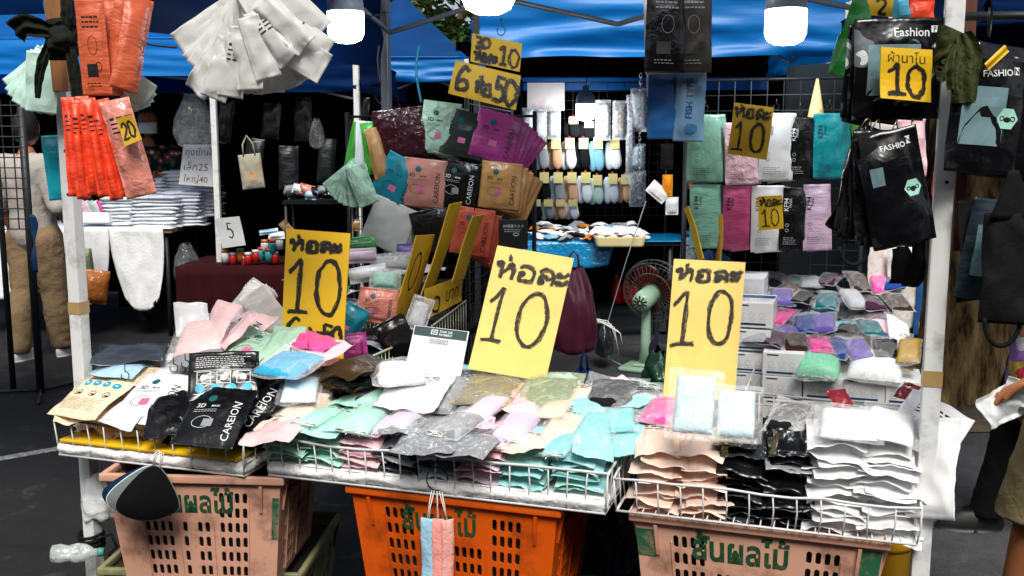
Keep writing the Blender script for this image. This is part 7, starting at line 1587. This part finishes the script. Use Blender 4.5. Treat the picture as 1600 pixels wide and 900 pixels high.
def std(hip, lean=(0, 0), yaw=0, foot=((.09, 0), (-.09, .12)), arms=None, h=1.0):
    """joints of a standing figure facing -y before yaw; hip = height of the hips"""
    z = hip; lx, ly = lean
    J = {'pel': (V(0, 0, z), (.125, .10)), 'wai': (V(lx * .3, ly * .3, z + .16), (.115, .09)), 'che': (V(lx * .8, ly * .8, z + .36), (.135, .10)), 'nec': (V(lx, ly, z + .52), .055), 'hea': (V(lx, ly - .01, z + .60), .05)}
    E = [('pel', 'wai'), ('wai', 'che'), ('che', 'nec'), ('nec', 'hea')]
    for i, (s, (fx, fy)) in enumerate(zip((1, -1), foot)):
        k = 'lr'[i]; J[k + 'hip'] = (V(.085 * s, 0, z - .05), .085); J[k + 'kne'] = (V((.09 * s + fx) / 2, fy * .4 - .02, z * .54), .056); J[k + 'cal'] = (V((.03 * s + fx * .7), fy * .7 + .01, z * .36), .052); J[k + 'ank'] = (V(fx, fy, .08), .036); J[k + 'toe'] = (V(fx, fy - .09, .04), .026)
        E += [('pel', k + 'hip'), (k + 'hip', k + 'kne'), (k + 'kne', k + 'cal'), (k + 'cal', k + 'ank'), (k + 'ank', k + 'toe')]
    if arms:
        for i, (s, a) in enumerate(zip((1, -1), arms)):
            k = 'LR'[i]; sh, el, wr, pa, dr, sd_, cu = a
            J[k + 'sho'] = (V(lx + .165 * s, ly, z + .44), .055) if sh is None else (V(*sh), .055); J[k + 'elb'] = (V(*el), .040); J[k + 'wri'] = (V(*wr), .028); J[k + 'pal'] = (V(*pa), (.036, .020)); palm_key['f' + k] = k + 'pal'
            E += [('che', k + 'sho'), (k + 'sho', k + 'elb'), (k + 'elb', k + 'wri'), (k + 'wri', k + 'pal')]
            fingers(J, E, wr, pa, dr, sd_, cu, 'f' + k)
    return J, E
def grow(J, keys, d, over=None):
    out = {}
    for k in keys:
        p, r = J[k]; out[k] = (p, tuple(x + d for x in r) if isinstance(r, tuple) else r + d)
    if over: out.update(over)
    return out
def shoe(par, p, yaw, m, name='shoe', sole=None):
    def fn(u, v):
        a = u * 2 * math.pi; t = math.sin(a); c = math.cos(a); L_ = .135; wd = .045 * (1 - .15 * (t < 0)); prof = [1.02, 1.04, .96, .72, .45][min(4, int(v * 4.001))]
        return Vector((c * wd * prof, -t * L_ * prof * (1 if t > 0 else .85) - .03 * (1 - v), [0, .02, .05, .08, .105][min(4, int(v * 4.001))] - .02 * max(0, t) * v))
    mb = MB().grid(fn, 24, 4); mb.f.append(tuple(range(24))); mb.f.append(tuple(100 + k for k in reversed(range(24)))); o = link(name, mb.mesh(name, m, True), par, T(Vector(p)) @ Rz(R(yaw))); return o

# 1 - walker seen from behind, far left
w1 = root('person', 'person in a grey shirt and brown trousers walking away at the far left', 'person', None, T(Vector((-3.32, 6.9, 0))) @ Rz(R(165)))
J, E = std(.90, (0, .02), foot=((.08, .12), (-.09, -.10)), arms=((None, (.24, .05, 1.08), (.22, -.08, .86), (.21, -.11, .78), (0, -.15, -1), (0, 1, 0), (-1, 0, -.1)), (None, (-.25, .06, 1.08), (-.22, -.12, .90), (-.20, -.18, .84), (0, -.6, -.6), (0, 1, 0), (1, 0, 0))))
body(w1, J, E); head(w1, (0, .0, 1.60), 0)
TR = cloth('#8a7458', 'brown_trousers', .3); SH = cloth('#a8a29c', 'grey_shirt', .3)
link('trousers', skin_garment('trousers', grow(J, ['pel', 'lhip', 'lkne', 'lcal', 'rhip', 'rkne', 'rcal'], .035, {'la': (J['lank'][0] + V(0, 0, .03), .078), 'ra': (J['rank'][0] + V(0, 0, .03), .078)}), [('pel', 'lhip'), ('lhip', 'lkne'), ('lkne', 'lcal'), ('lcal', 'la'), ('pel', 'rhip'), ('rhip', 'rkne'), ('rkne', 'rcal'), ('rcal', 'ra')], TR, cut=(Vector((0, 0, .06)), Vector((0, 0, -1)))), w1)
sk = grow(J, ['pel', 'wai', 'che', 'Lsho', 'Rsho'], .042, {'nk': (J['nec'][0] - V(0, 0, .03), .07), 'le': (J['Lelb'][0], .065), 're': (J['Relb'][0], .065)})
link('shirt', skin_garment('shirt', sk, [('pel', 'wai'), ('wai', 'che'), ('che', 'nk'), ('che', 'Lsho'), ('Lsho', 'le'), ('che', 'Rsho'), ('Rsho', 're')], SH), w1)
for k in 'lr': shoe(w1, (J[k + 'ank'][0].x, J[k + 'ank'][0].y - .03, 0), 0, mat('white_shoe', '#d6d6d4', rough=.6))
# 2 - vendor with a face mask behind the white cloth table
v1 = root('person', 'vendor in a floral shirt and face mask behind the laundry bags', 'person', None, T(Vector((-3.10, 8.52, .0))) @ Rz(R(38)) @ Matrix.Scale(1.06, 4))
J, E = std(.88, (0, -.04), arms=(((.17, -.04, 1.32), (.25, -.20, 1.16), (.05, -.36, 1.17), (-.01, -.38, 1.17), (-1, -.2, 0), (0, 0, 1), (0, -1, -.2)), ((-.17, -.04, 1.32), (-.27, -.16, 1.14), (-.08, -.34, 1.12), (-.02, -.36, 1.12), (1, -.2, 0), (0, 0, 1), (0, -1, -.2))))
body(v1, J, E); head(v1, (0, -.06, 1.58), -18, mask=True)
FL = None
def floral():
    m = bpy.data.materials.new('floral_cloth'); m.use_nodes = True; N, L = nodes(m); p = N['Principled BSDF']; tc = N.new('ShaderNodeTexCoord')
    v = N.new('ShaderNodeTexVoronoi'); v.inputs['Scale'].default_value = 15; L.new(tc.outputs['Object'], v.inputs[0]); r = N.new('ShaderNodeValToRGB'); r.color_ramp.interpolation = 'CONSTANT'; e = r.color_ramp.elements
    e[0].color = lin('#f0ece0'); e[1].position = .22; e[1].color = lin('#d02838'); x = e.new(.36); x.color = lin('#1f5a3c'); x = e.new(.50); x.color = lin('#10151c'); L.new(v.outputs['Distance'], r.inputs[0]); L.new(r.outputs[0], p.inputs['Base Color']); p.inputs['Roughness'].default_value = .9; return m
FL = floral()
sk = grow(J, ['pel', 'wai', 'che', 'Lsho', 'Rsho'], .035, {'nk': (J['nec'][0] - V(0, 0, .03), .065), 'le': (J['Lsho'][0].lerp(J['Lelb'][0], .7), .075), 're': (J['Rsho'][0].lerp(J['Relb'][0], .7), .075)})
SE = [('pel', 'wai'), ('wai', 'che'), ('che', 'nk'), ('che', 'Lsho'), ('Lsho', 'le'), ('che', 'Rsho'), ('Rsho', 're')]
link('shirt', skin_garment('shirt', sk, SE, FL), v1)
TE = [('pel', 'lhip'), ('lhip', 'lkne'), ('lkne', 'lcal'), ('lcal', 'la'), ('pel', 'rhip'), ('rhip', 'rkne'), ('rkne', 'rcal'), ('rcal', 'ra')]
def trousers(J, m, d=.022, ar=.062): return skin_garment('trousers', grow(J, ['pel', 'lhip', 'lkne', 'lcal', 'rhip', 'rkne', 'rcal'], d, {'la': (J['lank'][0] + V(0, 0, .03), ar), 'ra': (J['rank'][0] + V(0, 0, .03), ar)}), TE, m, cut=(Vector((0, 0, .065)), Vector((0, 0, -1))))
BKC = cloth('#08090a', 'black_trousers', .2)
link('trousers', trousers(J, BKC), v1)
for k in 'lr': shoe(v1, (J[k + 'ank'][0].x, J[k + 'ank'][0].y - .03, 0), 0, mat('black_shoe', '#08080a', rough=.5))
# 3 - customer in black trousers and a patterned tunic
c1 = root('person', 'customer in black trousers and a colourful patterned tunic at the right edge', 'person', None, T(Vector((2.03, 3.60, 0))) @ Rz(R(-100)))
J, E = std(.93, (0, .0), foot=((.10, .10), (-.10, -.19)), arms=((None, (.26, .02, 1.16), (.2, -.2, 1.08), (.17, -.27, 1.07), (-.3, -1, 0), (0, 0, 1), (-1, 0, -.2)), (None, (-.28, .06, 1.14), (-.26, .02, .90), (-.26, .0, .82), (0, -.1, -1), (0, 1, 0), (1, 0, 0))))
body(c1, J, E); head(c1, (0, -.01, 1.63), 0)
for k in 'lr': J[k + 'ank'] = (J[k + 'ank'][0] - V(0, 0, .035), J[k + 'ank'][1])
link('trousers', trousers(J, BKC, .03, .062), c1)
def patt():
    m = bpy.data.materials.new('patterned_cloth'); m.use_nodes = True; N, L = nodes(m); p = N['Principled BSDF']; tc = N.new('ShaderNodeTexCoord')
    n = N.new('ShaderNodeTexNoise'); n.inputs['Scale'].default_value = 5; n.inputs['Detail'].default_value = .5; L.new(tc.outputs['Object'], n.inputs[0]); r = N.new('ShaderNodeValToRGB'); r.color_ramp.interpolation = 'CONSTANT'; e = r.color_ramp.elements
    e[0].color = lin('#c87a52'); e[1].position = .40; e[1].color = lin('#e2dcd8'); 
    for q, c in ((.46, '#9a6ab8'), (.56, '#d9b43a'), (.62, '#d8344a'), (.68, '#3a2a8a')): x = e.new(q); x.color = lin(c)
    v = N.new('ShaderNodeTexVoronoi'); v.inputs['Scale'].default_value = 70; L.new(tc.outputs['Object'], v.inputs[0]); mr = N.new('ShaderNodeMapRange'); mr.inputs[1].default_value = .2; mr.inputs[2].default_value = .5; mr.inputs[3].default_value = 1.05; mr.inputs[4].default_value = .6; L.new(v.outputs['Distance'], mr.inputs[0])
    mx = N.new('ShaderNodeMix'); mx.data_type = 'RGBA'; mx.blend_type = 'MULTIPLY'; mx.inputs['Factor'].default_value = .7; L.new(n.outputs[0], r.inputs[0]); L.new(r.outputs[0], mx.inputs['A']); L.new(mr.outputs[0], mx.inputs['B']); L.new(mx.outputs['Result'], p.inputs['Base Color']); p.inputs['Roughness'].default_value = .85; return m
PT = patt()
sk = grow(J, ['pel', 'wai', 'che', 'Lsho', 'Rsho'], .045, {'hem': (V(0, -.03, .60), (.19, .15)), 'nk': (J['nec'][0] - V(0, 0, .03), .065), 'le': (J['Lsho'][0].lerp(J['Lelb'][0], .7), .075), 're': (J['Rsho'][0].lerp(J['Relb'][0], .7), .075)})
link('tunic', skin_garment('tunic', sk, SE + [('pel', 'hem')], PT), c1)
for k in 'lr': shoe(c1, (J[k + 'ank'][0].x, J[k + 'ank'][0].y - .03, 0), 0, MATS['black_shoe'])
# 4 - customer in khaki shorts holding a plastic bag in both hands
c2 = root('person', 'customer in khaki shorts with bare legs holding a white bag at the right edge', 'person', None, T(Vector((1.45, 2.40, 0))) @ Rz(R(-92)))
BP = at(1580, 624, 2.26); Mi = c2.matrix_world.inverted() if False else (T(Vector((1.45, 2.40, 0))) @ Rz(R(-92))).inverted(); hb = Mi @ BP
J, E = std(.90, (0, -.03), foot=((.10, .10), (-.10, -.16)), arms=(
    ((.17, -.02, 1.33), (.24, .0, 1.08), (hb.x + .07, hb.y + .13, hb.z + .10), (hb.x + .035, hb.y + .055, hb.z + .062), (-.25, -1, -.35), (1, -.2, .3), (-.2, -.2, -1)),
    ((-.17, -.02, 1.33), (-.26, .0, 1.06), (hb.x - .10, hb.y + .15, hb.z - .05), (hb.x - .05, hb.y + .07, hb.z - .042), (.3, -1, .05), (-.8, -.2, -.5), (.3, -.2, 1))))
body(c2, J, E); head(c2, (0, -.05, 1.60), 0)
KH = cloth('#7f7452', 'khaki', .3)
sj = grow(J, ['pel', 'lhip', 'rhip'], .022, {'lk': (J['lhip'][0].lerp(J['lkne'][0], 1.12), .098), 'rk': (J['rhip'][0].lerp(J['rkne'][0], 1.12), .098)})
link('shorts', skin_garment('shorts', sj, [('pel', 'lhip'), ('lhip', 'lk'), ('pel', 'rhip'), ('rhip', 'rk')], KH, cut=(Vector((0, 0, .535)), Vector((0, 0, -1)))), c2)
sk = grow(J, ['pel', 'wai', 'che', 'Lsho', 'Rsho'], .035, {'nk': (J['nec'][0] - V(0, 0, .03), .065), 'le': (J['Lsho'][0].lerp(J['Lelb'][0], .8), .07), 're': (J['Rsho'][0].lerp(J['Relb'][0], .8), .07)})
link('shirt', skin_garment('shirt', sk, SE, SH), c2)
for k in 'lr': shoe(c2, (J[k + 'ank'][0].x, J[k + 'ank'][0].y - .03, 0), 0, MATS['black_shoe'])
o = root('crumpled_bag', 'crumpled white plastic bag held in both hands at the right edge', 'bag', None, T(BP))
CPB = mat('thin_white_plastic', '#e6eaea', rough=.25, spec=.5, var=.06, bump=.3, bs=24, trans=.25)
for k, (w, h, ro, ya, dx, dz) in enumerate([(.13, .075, 20, 10, -.015, -.012), (.10, .06, -14, -24, .03, .012)]):
    me, _ = pouch(w, h, .03, 90 + k, CPB, p=1.6, wr=.016, curl=.03, ruffle=.018, nx=30, ny=24); link(['body', 'fold'][k], me, o, hangM(Vector((dx, -.012 * k, dz)), ro, ya, -20))
